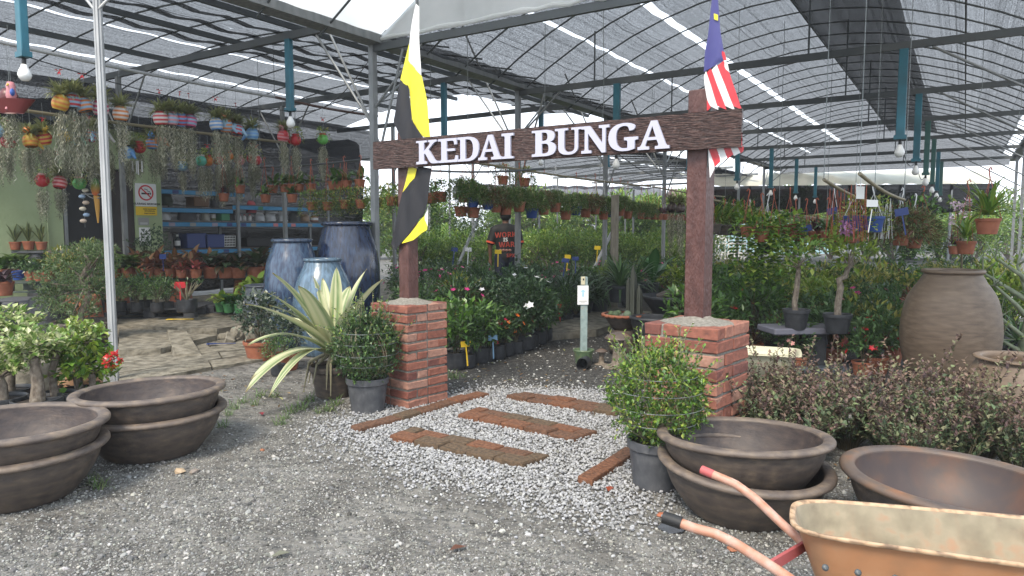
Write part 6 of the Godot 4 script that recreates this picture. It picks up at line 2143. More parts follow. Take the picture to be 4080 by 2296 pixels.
func plants_hanging() -> void:
	R.seed = 808
	var RED := Color(.42, .025, .035)
	var ORG := Color(.5, .16, .03)
	var YEL := Color(.52, .34, .05)
	var BLU := Color(.1, .25, .5)
	var PNK := Color(.52, .21, .23)
	var WHT := Color(.52, .5, .48)
	var SKY := Color(.22, .36, .48)
	pipe("long pipe over the moss plants, shiny at the left and rusty at the right", Vector3(-5.452, 3.375, -7.35), Vector3(-3.545, 3.393, -10.7), .02, M.steel_light)
	pipe("rusty right half of the long pipe over the moss plants", Vector3(-3.545, 3.393, -10.7), Vector3(-2.44, 3.478, -13), .02, M.rust_pipe)
	pipe("bamboo pole carrying the lower moss plants behind the thin post", Vector3(-7.103, 2.95, -7.684), Vector3(-3.863, 2.95, -12.736), .022, M.bamboo)
	var rows := [
		[Vector3(-5.026, 2.835, -7.98), .62, YEL, ORG, 0, .75, "yellow striped pot with a moss curtain, leftmost of the group of four"],
		[Vector3(-4.964, 2.877, -8.09), .62, SKY, RED, 0, .8, "blue and red striped shell pot with a moss curtain, left of the thin post"],
		[Vector3(-4.907, 2.852, -8.2), .6, ORG, SKY, 0, .8, "orange and grey striped pot with a moss curtain, third of the group of four"],
		[Vector3(-4.805, 2.848, -8.36), .6, Color(.45, .03, .12), WHT, 0, .85, "crimson and white striped pot with moss, just left of the thin post"],
		[Vector3(-4.681, 2.812, -8.56), .58, ORG, WHT, 0, .6, "orange and white striped pot with moss, just right of the thin post"],
		[Vector3(-4.414, 2.822, -8.98), .6, RED, WHT, 0, .6, "red and white striped shell with a blue spot, leftmost of its group"],
		[Vector3(-4.337, 2.835, -9.1), .6, PNK, SKY, 0, .6, "pink and pale blue striped shell with moss, second of its group"],
		[Vector3(-4.277, 2.844, -9.22), .6, BLU, RED, 0, .6, "blue rayed shell pot with moss, third of its group"],
		[Vector3(-4.213, 2.844, -9.35), .6, Color(.45, .05, .15), SKY, 0, .6, "dark red striped shell pot with moss, last of its group"],
		[Vector3(-4.017, 2.855, -9.7), .62, BLU, WHT, 0, .6, "blue and white rayed shell pot with moss beside an orange fish pot"],
		[Vector3(-3.943, 2.855, -9.85), .62, ORG, SKY, 2, .6, "orange bird shaped pot with a pale wing and moss"],
		[Vector3(-3.854, 2.822, -10), .62, RED, SKY, 2, .55, "red bird shaped pot with a pale belly and moss"],
		[Vector3(-3.73, 2.796, -10.25), .62, SKY, BLU, 2, .5, "sky blue bird shaped pot with moss, right end of the row"],
		[Vector3(-3.462, 2.84, -10.8), .6, PNK, RED, 2, .6, "pink pig shaped pot with moss near the teal drop box"],
		[Vector3(-3.339, 2.794, -11), .6, RED, RED, 1, .55, "round red pot with yellow leaves and moss near the teal drop box"],
		[Vector3(-3.048, 2.869, -11.5), .6, Color(.12, .4, .08), RED, 1, .75, "green and red melon pot with trailing leaves and moss, hanging alone"],
		[Vector3(-5.336, 2.747, -7.6), .6, Color(.1, .02, .02), Color(.13, .03, .03), 3, .6, "dark red boat shaped basket with a pink bird and moss at the left edge"],
	]
	for q in rows: moss_hanger(q[6], q[0], q[1], q[2], q[3], q[4], q[5])
	# the pink bird on its red basket
	var o := thing("bird_figure", "pink painted bird with a blue wing perched on the dark red basket", "bird figure", Vector3(-5.239, 2.836, -7.5))
	var mb := MB.new()
	mb.lathe([Vector2(0, -.1), Vector2(.035, -.08), Vector2(.05, -.02), Vector2(.04, .05), Vector2(.045, .08), Vector2(.03, .12), Vector2(0, .125)], 12, [PNK])
	mb.tube([Vector3(0, -.08, .02), Vector3(-.02, -.17, .06)], [.022, .012], 7, PNK)
	add_part("body", mb, M.paint, o)
	mb = MB.new()
	mb.ball(Vector3(.035, .01, .03), Vector3(.02, .04, .03), Color(.05, .12, .4))
	add_part("wing", mb, M.paint, o)
	mb = MB.new()
	mb.tube([Vector3(0, .09, .035), Vector3(0, .07, .065)], [.014, .003], 6, YEL)
	add_part("beak", mb, M.paint, o)
	mb = MB.new()
	var bp := PackedVector3Array()
	for j in 6:
		for i in 16:
			var a := TAU * i / 16
			bp.append(Vector3(cos(a) * .25 * (.5 + .1 * j), -.2 + .028 * j, sin(a) * .09 * (.5 + .1 * j)))
	mb.sheet(bp, 16, 6, PackedColorArray([Color(.13, .02, .02)]), true)
	add_part("basket", mb, M.paint, o)
	mb = MB.new()
	mb.tube([Vector3(0, .12, 0), Vector3(0, .7, 0)], [.0022], 4)
	add_part("wire", mb, M.wire, o)
	o.get_child(0).set_meta("label", "pink bird body")
	var low := [
		[Vector3(-6.257, 2.507, -8.86), RED, ORG, 1, .5, "orange red round pot with short moss, at the left picture edge"],
		[Vector3(-6.127, 2.553, -9.07), ORG, YEL, 2, .55, "orange and yellow bird pot with moss, behind the long moss at the left"],
		[Vector3(-6.044, 2.594, -9.2), YEL, RED, 2, .5, "yellow bird pot on a red basket in the lower row"],
		[Vector3(-5.907, 2.652, -9.45), YEL, BLU, 1, .6, "yellow and blue ball pot in the lower row"],
		[Vector3(-5.838, 2.644, -9.55), SKY, Color(.1, .4, .3), 2, .6, "turquoise bird pot in the lower row"],
		[Vector3(-5.739, 2.7, -9.7), RED, SKY, 2, .7, "red and blue parrot pot left of the thin post"],
		[Vector3(-5.675, 2.738, -9.9), SKY, WHT, 2, .7, "pale blue bird pot with a red tail left of the thin post"],
		[Vector3(-5.522, 2.531, -10.25), SKY, BLU, 2, .5, "blue bird pot with a yellow beak, right of the thin post"],
		[Vector3(-5.35, 2.703, -10.6), BLU, ORG, 2, .6, "blue and orange parrot pot with moss in the lower row"],
		[Vector3(-5.291, 2.762, -10.7), RED, ORG, 2, .6, "red parrot pot under the striped shells"],
		[Vector3(-5.437, 2.61, -10.4), RED, RED, 1, .4, "small red pot among yellow leaves right of the thin post"],
		[Vector3(-5.099, 2.406, -11), SKY, YEL, 1, .4, "pale blue jug pot with yellow leaves at the shelf corner"],
		[Vector3(-4.939, 2.508, -11.3), Color(.1, .4, .3), WHT, 1, .6, "turquoise round pot with yellow leaves over the shelves"],
		[Vector3(-4.896, 2.522, -11.45), ORG, RED, 1, .6, "orange gourd pot over the shelves"],
		[Vector3(-4.798, 2.556, -11.6), RED, RED, 1, .75, "crimson pot behind the moss over the shelves"],
		[Vector3(-4.727, 2.639, -11.85), ORG, RED, 1, .7, "orange red flower pot over the shelves"],
		[Vector3(-4.614, 2.586, -12.05), PNK, RED, 1, .7, "pink round pot over the shelves"],
		[Vector3(-4.496, 2.644, -12.3), RED, WHT, 1, .7, "pair sized red pot with a white band beside the thin far post"],
		[Vector3(-4.397, 2.612, -12.25), RED, WHT, 1, .4, "round red pot with white lines right of the other red pots"],
		[Vector3(-6.282, 2.616, -8.7), SKY, WHT, 1, .7, "glass ball pot at the very left edge with yellow leaves"],
	]
	for q in low: moss_hanger(q[5], q[0], .45, q[1], q[2], q[3], q[4], "moss hanger", "painted pots of the lower row")
	for q in [[Vector3(-6.156, 2.058, -9.3), "red heart shaped pot with thin moss before the green wall", 1, RED, .55], [Vector3(-6.05, 2.056, -9.5), "red bell shaped pot with thin moss before the green wall", 0, RED, .5], [Vector3(-5.973, 2.054, -9.8), "small melon pot hanging before the dark doorway", 1, Color(.1, .35, .1), 0.0]]:
		moss_hanger(q[1], q[0], .7, q[3], Color(.6, .3, .3), q[2], q[4])
	# free moss curtains without pots behind
	var mc := [Vector3(-6.571, 2.518, -9.6), Vector3(-6.325, 2.552, -9.8), Vector3(-5.788, 2.52, -10), Vector3(-5.759, 2.587, -10.2), Vector3(-5.15, 2.709, -10.9), Vector3(-4.954, 2.679, -11), Vector3(-4.671, 2.532, -11.9), Vector3(-4.799, 2.458, -11.8), Vector3(-5.614, 2.46, -10.5), Vector3(-5.286, 2.638, -10.8)]
	for i in mc.size():
		var m := thing("moss_curtain", "bare grey green moss curtain " + ["behind the long moss at the left edge", "behind the yellow striped pot", "left of the thin post under the crimson pot", "directly behind the thin post", "under the striped shells", "right of the striped shells", "under the red pots over the shelves", "behind the orange gourd pot", "under the blue bird pot", "between the parrot pots and the shells"][i], "moss", mc[i], R.randf() * 6, "moss plants in painted pots")
		var ms := add_part("moss", P["moss%d" % (i % 4)], M.leaf_matte, m)
		ms.scale = Vector3(.8, .62, .8)
		stuff(ms)
		mb = MB.new()
		mb.tube([Vector3.ZERO, Vector3(0, .5, 0)], [.002], 4)
		add_part("wire", mb, M.wire, m)
	# wind chimes
	for q in [[Vector3(-6.006, 1.851, -9.9), "shell wind chime before the dark doorway"], [Vector3(-5.479, 2.411, -10.3), "metal tube wind chime under the blue bird pot"]]:
		o = thing("wind_chime", q[1], "wind chime", q[0])
		for k in 7:
			mb = MB.new()
			if "shell" in q[1]:
				mb.ball(Vector3(.05 * (k % 2), .2 - .085 * k, 0), Vector3(.05, .03, .035), [Color(.5, .4, .32), Color(.6, .55, .45), Color(.25, .35, .5)][k % 3], 9, 5)
			else:
				mb.tube([Vector3(-.12 + .04 * k, 0, .03 * (k % 2)), Vector3(-.12 + .04 * k, -.16 - .02 * (k % 3), .03 * (k % 2))], [.008], 6, Color(.6, .6, .6))
			add_part("shell" if "shell" in q[1] else "chime_tube", mb, M.paint, o)
		mb = MB.new()
		mb.tube([Vector3(.02, -.4 if "shell" in q[1] else 0.0, 0), Vector3(.02, .5, 0)], [.003], 4)
		add_part("string", mb, M.wire, o)
	# parrot on a ring
	o = thing("parrot_figure", "green and orange parrot figure on a ring before the dark doorway", "bird figure", Vector3(-5.817, 1.973, -9.9))
	mb = MB.new()
	var rp := []
	for i in 25: rp.append(Vector3(cos(TAU * i / 24) * .17, .05 + sin(TAU * i / 24) * .17, 0))
	mb.tube(rp, [.008], 5, Color(.25, .25, .25), false)
	mb.tube([Vector3(-.2, -.06, 0), Vector3(.2, -.06, 0)], [.012], 6, Color(.2, .2, .2))
	mb.tube([Vector3(0, .22, 0), Vector3(0, .9, 0)], [.003], 4, Color(.25, .25, .25))
	add_part("ring", mb, M.paint, o)
	mb = MB.new()
	mb.lathe([Vector2(0, -.1), Vector2(.04, -.06), Vector2(.06, .02), Vector2(.05, .1), Vector2(.04, .14), Vector2(0, .17)], 12, [Color(.5, .15, .03), Color(.55, .12, .03), Color(.3, .2, .03), Color(.08, .2, .04), Color(.06, .17, .04), Color(.06, .17, .04)])
	add_part("body", mb, M.paint, o)
	mb = MB.new()
	mb.tube([Vector3(0, -.08, -.02), Vector3(0, -.25, -.03), Vector3(0, -.46, -.03)], [.04, .03, .01], 7, Color(.55, .28, .05))
	add_part("tail", mb, M.paint, o)
	# hearts and flowers of wood
	for q in [[Vector3(-4.453, 2.074, -10.2), YEL], [Vector3(-4.338, 2.091, -10.2), YEL]]: pass
	# staghorn pots on the cross pipe
	pipe("thin cross pipe with staghorn pots left of the left post", Vector3(-4.279, 2.478, -12.1), Vector3(-1.991, 2.467, -10.4), .016, M.steel)
	var st := [Vector3(-3.991, 2.029, -11.85), Vector3(-3.75, 2.034, -11.7), Vector3(-3.594, 2.029, -11.6), Vector3(-3.453, 2.024, -11.5), Vector3(-3.232, 2.025, -11.4), Vector3(-2.798, 2.04, -11.1), Vector3(-2.662, 2.034, -11), Vector3(-2.551, 2.043, -10.95), Vector3(-2.306, 2.044, -10.75)]
	var sn := ["first", "second", "third", "fourth", "fifth", "sixth", "seventh", "eighth", "ninth"]
	for i in st.size():
		hang_pot("terracotta pot with a staghorn fern on the cross pipe, %s from the left" % sn[i], st[i], .4, "terracotta", "stag", "hanging plant", "staghorn pots on the cross pipe")
	for q in [[Vector3(-4.446, 2.009, -11.6), "terracotta pot hanging before the blue shelves, higher of the two"], [Vector3(-4.034, 1.861, -11.6), "lower terracotta pot hanging beside the far thin post"], [Vector3(-3.536, 1.853, -11.4), "lower terracotta pot under the staghorn row"], [Vector3(-4.717, 1.88, -11.6), "dark leaved plant in a hanging pot before the shelves"]]:
		hang_pot(q[1], q[0], .7, "terracotta", "rhoeo" if "dark" in q[1] else "stag", "hanging plant", "pots hanging before the shelves", .085, .13, "red", .02, .8)
	var tf := [Vector3(-3.078, 1.713, -10.9), Vector3(-2.808, 1.71, -10.8), Vector3(-2.499, 1.728, -10.6), Vector3(-2.24, 1.731, -10.5), Vector3(-1.985, 1.746, -10.4), Vector3(-1.751, 1.766, -10.3), Vector3(-1.623, 1.757, -10.4)]
	for i in tf.size():
		hang_pot("trailing yellow green fern in a hanging pot left of the flag, %s from the left" % sn[i], tf[i], .75, "terracotta", "trail_fern", "hanging fern", "trailing ferns left of the flag")
	# long trailing plants right of the left post
	pipe("thin pipe across behind the sign with orange hooks", Vector3(-1.123, 2.236, -9.9), Vector3(0.431, 2.226, -9.4), .014, M.steel)
	var tg := [Vector3(-1.116, 1.782, -9.8), Vector3(-0.994, 1.805, -9.85), Vector3(-0.712, 1.603, -9.9), Vector3(-0.545, 1.586, -9.9)]
	for i in tg.size():
		hang_pot("long trailing plant just right of the left post, %s from the left" % sn[i], tg[i], .55, "terracotta", "trail_green", "hanging plant", "long trailing plants", .1, .14, "red", .02, 1.2)
	for q in [[Vector3(-0.658, 1.789, -9.7), "terracotta", "portulaca", "green portulaca in a terracotta pot, first right of the flag"], [Vector3(-0.534, 1.724, -9.7), "blue", "portulaca", "green portulaca in a blue pot right of the flag"], [Vector3(-0.33, 1.694, -9.8), "blue", "portulaca_brown", "brown portulaca in a blue pot under the sign"], [Vector3(-0.222, 1.658, -9.9), "terracotta", "portulaca_brown", "brown portulaca in a terracotta pot under the sign"]]:
		hang_pot(q[3], q[0], .62, q[1], q[2], "hanging basket", "hanging portulacas")
	for q in [[Vector3(-0.136, 2.088, -10.6), "yellow green trailing plant in a higher hanging pot behind the sign post"], [Vector3(0.194, 2.071, -10.8), "variegated trailing plant in a higher hanging pot beside the thin post"]]:
		hang_pot(q[1], q[0], .4, "terracotta", "trail_fern", "hanging plant", "higher hanging plants", .085, .13, "red", .02, .9)
	# portulaca row along the aisle
	var a0: Vector3 = Vector3(-0.145, 2.311, -10)
	pipe("pipe with many orange hooks running back into the nursery", a0 - GU * .8, a0 + GU * 5.6, .016, M.bamboo)
	pipe("continuation of the hook pipe towards the far end", a0 + GU * 5.7, a0 + GU * 11.0, .016, M.bamboo)
	for i in 13:
		var p := a0 + GU * (.1 + .36 * i)
		hang_pot("portulaca basket in the row along the aisle, %s from the camera" % ordinal[i], Vector3(p.x, 1.63 + [0, .05, -.04, .02, .07, -.05, .03, 0, .06, -.03, .02, .05, 0][i], p.z), p.y - 1.63, ["terracotta", "terracotta", "blue", "terracotta"][i % 4], "portulaca_brown" if i in [3, 7, 8] else "portulaca", "hanging basket", "hanging portulacas", .1, .15, "white" if i in [4, 9] else "red", .06, [1.0, .8, 1.1, .9, .75, 1.05, .85, 1.0, .8, 1.1, .85, .95, .8][i])
	for i in 9:
		var p := a0 + GU * (5.1 + .34 * i)
		hang_pot("hanging pot towards the far end of the hook pipe, %s from the camera" % ordinal[i], Vector3(p.x, 1.63, p.z), p.y - 1.63, "terracotta", "portulaca" if i in [0, 1] else "rhoeo" if i < 6 else "stag", "hanging basket", "far hanging pots")
	var fb := MB.new()
	for i in 26:
		var p := a0 + GU * R.randf_range(-.6, 2.4)
		flower(fb, Vector3(p.x, R.randf_range(1.8, 1.98), p.z) + NV * R.randf_range(.1, .22) + BU * R.randf_range(-.5, .1), Vector3.UP, .028, Color(.62, .04, .25) if R.randf() < .6 else Color(.75, .72, .75))
	var fo := add_part("portulaca_flowers", fb, M.leaf, self)
	stuff(fo)
	tag(fo, "pink and white portulaca flowers over the near hanging baskets", "flowers")
	# hanging moss before the right post and fern rows to the right of it
	moss_hanger("broad grey moss curtain on dark pots left of the right post", Vector3(2.843, 1.829, -12.6), .6, Color(.05, .03, .03), Color(.07, .05, .04), 0, .95)
	moss_hanger("second grey moss curtain close to the right post", Vector3(2.927, 1.805, -12.3), .6, Color(.05, .03, .03), Color(.07, .05, .04), 0, .9)
	pipe("pipe with dark hooks right of the right post", Vector3(2.372, 1.795, -8.6), Vector3(5.12, 1.562, -11.5), .016, M.bamboo)
	pipe("slanting pipe end with red hooks before the black net strip", Vector3(2.811, 1.87, -6.4), Vector3(3.888, 1.709, -7.6), .016, M.bamboo)
	pipe("slanting pipe end with white hooks before the black net strip", Vector3(2.886, 1.883, -5.9), Vector3(3.874, 1.713, -7), .016, M.bamboo)
	pipe("pipe at the back right with a row of red hooks", Vector3(3.773, 1.689, -10), Vector3(5.816, 1.541, -12), .016, M.bamboo)
	var sr := [Vector3(2.455, 1.362, -8.6), Vector3(2.636, 1.351, -8.8), Vector3(2.823, 1.349, -9), Vector3(3.015, 1.348, -9.2), Vector3(3.213, 1.346, -9.4)]
	for i in sr.size():
		hang_pot("brown basket of strap leaves beside the right post, %s from the left" % sn[i], sr[i], .42, "clay", "straps", "hanging basket", "strap leaf baskets", .1, .13, "red", .02, 1.1)
	var vn := [Vector3(2.601, 1.332, -7.8), Vector3(2.923, 1.34, -7.9), Vector3(3.179, 1.365, -8.1), Vector3(2.721, 1.282, -7.7)]
	for i in vn.size():
		hang_pot("pot of yellow green heart leaved vine trailing low, %s from the left" % ["first", "third", "rightmost", "second"][i], vn[i], .5, "terracotta", "vine", "hanging plant", "heart leaved vines", .08, .12, "red", .03, .95)
	for q in [[Vector3(3.106, 1.12, -8.6), "small black pot hanging before the picket fence"], [Vector3(4.002, 1.262, -8.8), "small black pot hanging above the twin trunk trees"]]:
		hang_pot(q[1], q[0], .7, "black", "stag", "hanging plant", "small black hanging pots", .09, .13, "white", .02, .7)
	for q in [[Vector3(3.251, 1.401, -6.7), "blue pot of small trailing leaves, left one of the blue pair"], [Vector3(3.373, 1.394, -6.6), "blue pot of small trailing leaves, right one of the blue pair"], [Vector3(3.531, 1.329, -7.4), "blue pot half hidden behind the pink flowers"]]:
		hang_pot(q[1], q[0], .42, "blue", "small_leaf", "hanging plant", "blue hanging pots", .1, .15, "white", .02, 1.4)
	for q in [[Vector3(3.594, 1.314, -8.6), "euph"], [Vector3(3.588, 1.261, -8.3), "stag"], [Vector3(3.705, 1.294, -8), "stag"], [Vector3(3.715, 1.332, -9.2), "stag"], [Vector3(3.99, 1.309, -9), "trail_fern"]]:
		pass
	for i in 6:
		hang_pot("terracotta pot in the far hanging row above the twin trunk trees, %s from the left" % sn[i], (Vector3(3.611, 1.278, -9)).lerp(Vector3(3.938, 1.263, -8.2), i / 5.0), .5, "terracotta", ["stag", "small_leaf", "rhoeo"][i % 3], "hanging plant", "far right hanging pots")
	o = hang_pot("hanging pot with a big ball of fine brown twigs, right of the blue pots", Vector3(3.966, 1.258, -7.2), .55, "terracotta", "portulaca_brown", "hanging plant", "", .09, .13, "white", .04, 1.35)
	hang_pot("second brown twiggy plant behind the first, at its right", Vector3(4.329, 1.219, -7.6), .55, "terracotta", "portulaca_brown", "hanging plant", "", .09, .13, "white", .04, 1.2)
	hang_pot("hanging plant with dark oval leaves before the black net strip", Vector3(4.523, 1.367, -7.8), .5, "terracotta", "trail_green", "hanging plant", "", .12, .14, "red", .08, 1.7)
	hang_pot("bright fern in a terracotta pot hung on chains at the right edge", Vector3(4.175, 1.378, -6.2), .55, "terracotta", "straps", "hanging fern", "", .1, .14, "red", .03, 1.15)
	hang_pot("smaller fern below the bright fern at the right edge", Vector3(4.511, 1.176, -7), .7, "terracotta", "straps", "hanging fern", "", .09, .13, "red", .03, .8)
	hang_pot("purple leaved plant hanging far back at the right", Vector3(6.589, 1.054, -10.5), .6, "terracotta", "rhoeo", "hanging plant", "", .08, .12, "red", .02, 1.1)
	# bundles of spare strings on the slanting pipes
	for q in [[Vector3(3.21, 1.812, -6.5), "bundle of red hanging strings on the slanting pipe", M.string_red, 15, .5], [Vector3(3.15, 1.792, -6.8), "red strings bunched at the end of the first slanting pipe", M.string_red, 16, .45], [Vector3(3.577, 1.693, -6.7), "row of white hanging strings with hooks on the slanting pipe", M.string_white, 12, .36], [Vector3(4.024, 1.594, -9.4), "red strings bunched on the back pipe", M.string_red, 16, .5]]:
		o = thing("string_bundle", q[1], "strings", q[0])
		for k in q[3]:
			mb = MB.new()
			var x: float = (k / 3) * .035 - .1
			mb.tube([Vector3(x, .02, 0), Vector3(x + (k % 3 - 1) * .035 + R.randf_range(-.02, .02), -q[4], R.randf_range(-.05, .05))], [.002], 4)
			add_part("string", mb, q[2], o)
	for q in [[Vector3(3.096, 1.747, -6.3), "white price card hung among the red strings"], [Vector3(3.104, 1.645, -6.1), "cream price card on a stick above the blue pots"]]:
		o = thing("price_card", q[1], "card", q[0], .3)
		mb = MB.new()
		mb.bbox(Vector3.ZERO, Vector3(.09, .11, .004) if "white" in q[1] else Vector3(.12, .06, .004), .001)
		add_part("card", mb, M.paper, o)
		mb = MB.new()
		mb.tube([Vector3(0, -.05, 0), Vector3(-.03, -.25, 0)] if "stick" in q[1] else [Vector3(0, .05, 0), Vector3(0, .2, 0)], [.006], 4)
		add_part("stick", mb, M.paper, o)
	for q in [[Vector3(3.626, 1.604, -8), "bright blue card above the far hanging pots"], [Vector3(3.751, 1.565, -6.8), "bright blue card before the brown twigs"], [Vector3(3.508, 1.411, -8.4), "small blue card over the left twin trunk tree"]]:
		plant_label(q[1], q[0], M.blue_plastic, .2, .12)

# ---------- middle ----------
func plants_middle() -> void:
	R.seed = 999
	# grow bags along the left edge of the path
	var front := [Vector3(-0.576, 0, -7.096), Vector3(-0.475, 0, -7.158), Vector3(-0.353, 0, -7.441), Vector3(-0.26, 0, -7.579), Vector3(-0.166, 0, -7.649), Vector3(-0.072, 0, -7.845), Vector3(0.046, 0, -7.998), Vector3(0.142, 0, -8.267), Vector3(0.221, 0, -8.437), Vector3(0.327, 0, -8.674), Vector3(0.412, 0, -8.926)]
	var keys := ["glossy", "green", "glossy", "green", "lantana_red", "lantana", "lantana", "jasmine", "green", "glossy", "fine"]
	var what := ["yellow green leafy bush", "leafy bush", "broad leaved bush", "bright leaved bush", "lantana with crimson flowers", "lantana with orange flowers", "second orange lantana", "dark jasmine with white flowers", "small green bush", "bush with upright stems", "fine leaved bush"]
	for i in front.size():
		place(P[keys[i]], front[i], R.randf() * TAU, R.randf_range(.92, 1.08), "%s, %s grow bag from the left pillar on the path edge" % [what[i], ["first", "second", "third", "fourth", "fifth", "sixth", "seventh", "eighth", "ninth", "tenth", "eleventh"][i]], "potted shrub", "grow bags along the path", .95)
	var kb := MB.new()
	var k0 := [Vector3(0.286, 0, -8.798), Vector3(1.119, 0, -9.26), Vector3(2.259, 0, -11.288), Vector3(1.481, 0, -12.295), Vector3(0.215, 0, -11.826)]
	var hx := flat_sheet(wavy(poly2(k0), .02, 3), .1)
	var kp := poly2(k0)
	for i in kp.size():
		var p := kp[i]
		var q := kp[(i + 1) % kp.size()]
		hx.quad(Vector3(p.x, -.02, p.y), Vector3(q.x, -.02, q.y), Vector3(q.x, .1, q.y), Vector3(p.x, .1, p.y), Color.WHITE)
	structure("planting_kerb", hx, M.concrete)
	var led := [Vector3(0.46, -0.013, -10.1), Vector3(0.581, -0.015, -10.2), Vector3(0.679, -0.003, -10.2), Vector3(0.805, -0.007, -10.4), Vector3(0.965, -0.005, -10.6)]
	row("fine", led, "fine leaved bush in a black bag on the concrete kerb, %s from the left", "potted shrub", "bags on the kerb", .95)
	place(P.spider, Vector3(-0.528, 0.387, -8.6), .3, 1.15, "red brown spider plant in a terracotta pot behind the left grow bags", "potted plant")
	place(P.grass, Vector3(-0.725, 0.399, -8.5), .3, 1.3, "green grassy plant in a terracotta pot beside the red brown spider plant", "potted plant")
	var mat_ := thing("plant_bench", "low black table under the spider plants behind the left pillar", "plant bench", (Vector3(-0.647, 0.341, -8.9)) * Vector3(1, 0, 1))
	var mb := MB.new()
	mb.bbox(Vector3(0, .34, 0), Vector3(1.0, .03, .8), .005)
	add_part("table_top", mb, M.pallet, mat_)
	for s in [[-1, -1], [1, -1], [1, 1], [-1, 1]]:
		mb = MB.new()
		mb.box(Vector3(s[0] * .44, .16, s[1] * .34), Vector3(.05, .33, .05))
		add_part("leg", mb, M.pallet, mat_)
	place(P.jasmine, Vector3(0.144, 0, -9.366), 2.0, 1.0, "largest dark jasmine bush with white flowers left of the path", "jasmine bush")
	place(P.jasmine, Vector3(-0.278, 0, -9.191), 4.0, .8, "dark jasmine bush behind the lantanas, left of the largest one", "jasmine bush")
	var stp := [Vector3(0.606, 0.099, -11), Vector3(0.864, 0.087, -11.1), Vector3(1.127, 0.088, -11.2), Vector3(1.406, 0.084, -11.4), Vector3(0.549, 0.138, -11.8), Vector3(1.036, 0.13, -12), Vector3(1.537, 0.129, -12.2)]
	row("strap", stp, "dark strap leaved clump in a black pot at the end of the path, %s one", "strap leaved plant", "strap leaved clumps", 1.15)
	var pd := [Vector3(1.482, 0.432, -9.6), Vector3(1.805, 0.428, -10.2), Vector3(1.634, 0.444, -11)]
	row("pandan", pd, "pandan clump behind the cactus bowl, %s one", "pandan plant", "pandan clumps", 1.1)
	place(P.banana, Vector3(2.308, 0.4, -11.5), 1.0, .62, "big paddle leaved plant standing tall left of the right post", "big leaved plant")
	# rows of shrubs left of and beyond the path
	var kinds := ["green", "pink", "fine", "white", "croton", "glossy", "lime", "pink", "rusty", "fine", "pink", "white"]
	var desc := {"green": "green leafy bush", "pink": "bush dotted with pink flowers", "fine": "fine leaved bush", "white": "bush with white flowers", "croton": "yellow green croton", "glossy": "broad leaved bush", "rusty": "rust tinted bush", "pink2": "", "lime": "lime leaved bush", "euph": "red flowered bush", "lantana": "orange lantana"}
	var lines := [[8.6, -1.15, -.35, 3], [9.5, -1.35, .05, 5], [10.5, -1.6, .15, 6], [11.6, -1.75, 1.1, 8], [12.9, -1.95, 3.1, 12], [14.4, -2.1, 3.8, 13], [16.2, -2.3, 4.4, 13]]
	for j in lines.size():
		var q: Array = lines[j]
		for i in q[3]:
			var x := lerpf(q[1], q[2], float(i) / maxi(q[3] - 1, 1)) + R.randf_range(-.1, .1)
			if j == 3 and x > .25 and x < .9: continue
			if x > -.32 and x < .02 and q[0] > 11.0 and q[0] < 12.3: continue
			var kd: String = kinds[R.randi() % kinds.size()]
			place(P[kd], Vector3(x, 0, -q[0] + R.randf_range(-.2, .2)), R.randf() * TAU, R.randf_range(1.05, 1.3), "%s, %s in the %s row behind the left post" % [desc[kd], ["first", "second", "third", "fourth", "fifth", "sixth", "seventh", "eighth", "ninth", "tenth", "eleventh", "twelfth", "thirteenth"][i], ordinal[j]], "shrub", "rows of potted shrubs left of the path", .95)
	# right of the path
	var rk := ["green", "fine", "glossy", "croton", "euph", "rusty", "white", "lime", "fine", "croton", "euph"]
	lines = [[7.6, 2.05, 2.45, 2], [7.5, 2.85, 3.7, 3], [8.4, 2.3, 5.9, 10], [9.4, 2.5, 6.6, 11], [10.6, 2.7, 7.4, 12], [12.0, 2.9, 8.4, 13], [13.8, 3.2, 9.6, 13], [16.0, 3.6, 11.0, 13]]
	for j in lines.size():
		var q: Array = lines[j]
		for i in q[3]:
			var f := float(i) / maxi(q[3] - 1, 1)
			var x := lerpf(q[1], q[2], f) + R.randf_range(-.12, .12)
			var kd: String = rk[R.randi() % rk.size()]
			if f < .3 and j < 4: kd = ["fine", "green", "glossy"][R.randi() % 3]
			elif f > .35 and f < .85 and j < 5: kd = ["croton", "lime", "euph", "green", "rusty", "glossy", "pink"][R.randi() % 7]
			place(P[kd], Vector3(x, 0, -q[0] + R.randf_range(-.25, .25)), R.randf() * TAU, R.randf_range(1.05, 1.4), "%s, %s in the %s row right of the path" % [desc[kd], ["first", "second", "third", "fourth", "fifth", "sixth", "seventh", "eighth", "ninth", "tenth", "eleventh", "twelfth", "thirteenth"][i], ordinal[j]], "shrub", "rows of potted shrubs right of the path", .95)
	# bushes and trees beyond the nursery, in full daylight
	var tr := proto("far_bush")
	mb = MB.new()
	for k in 9:
		var d := rsph()
		crown(mb, Vector3(d.x * .8, 1.2 + d.y * .6, d.z * .8), Vector3(.75, .7, .75), 420, .17, .065, BRIGHT + LIME + [Color(.24, .36, .09)], .3, -.1, 3.0)
	stuff(add_part("foliage", mb, M.leaf, tr))
	var sb := MB.new()
	for k in 6: sb.tube([Vector3(0, 0, 0), Vector3(R.randf_range(-.5, .5), .8, R.randf_range(-.5, .5)), Vector3(R.randf_range(-1, 1), 1.5, R.randf_range(-1, 1))], [.05, .04, .02], 6)
	add_part("trunk", sb, M.bark, tr)
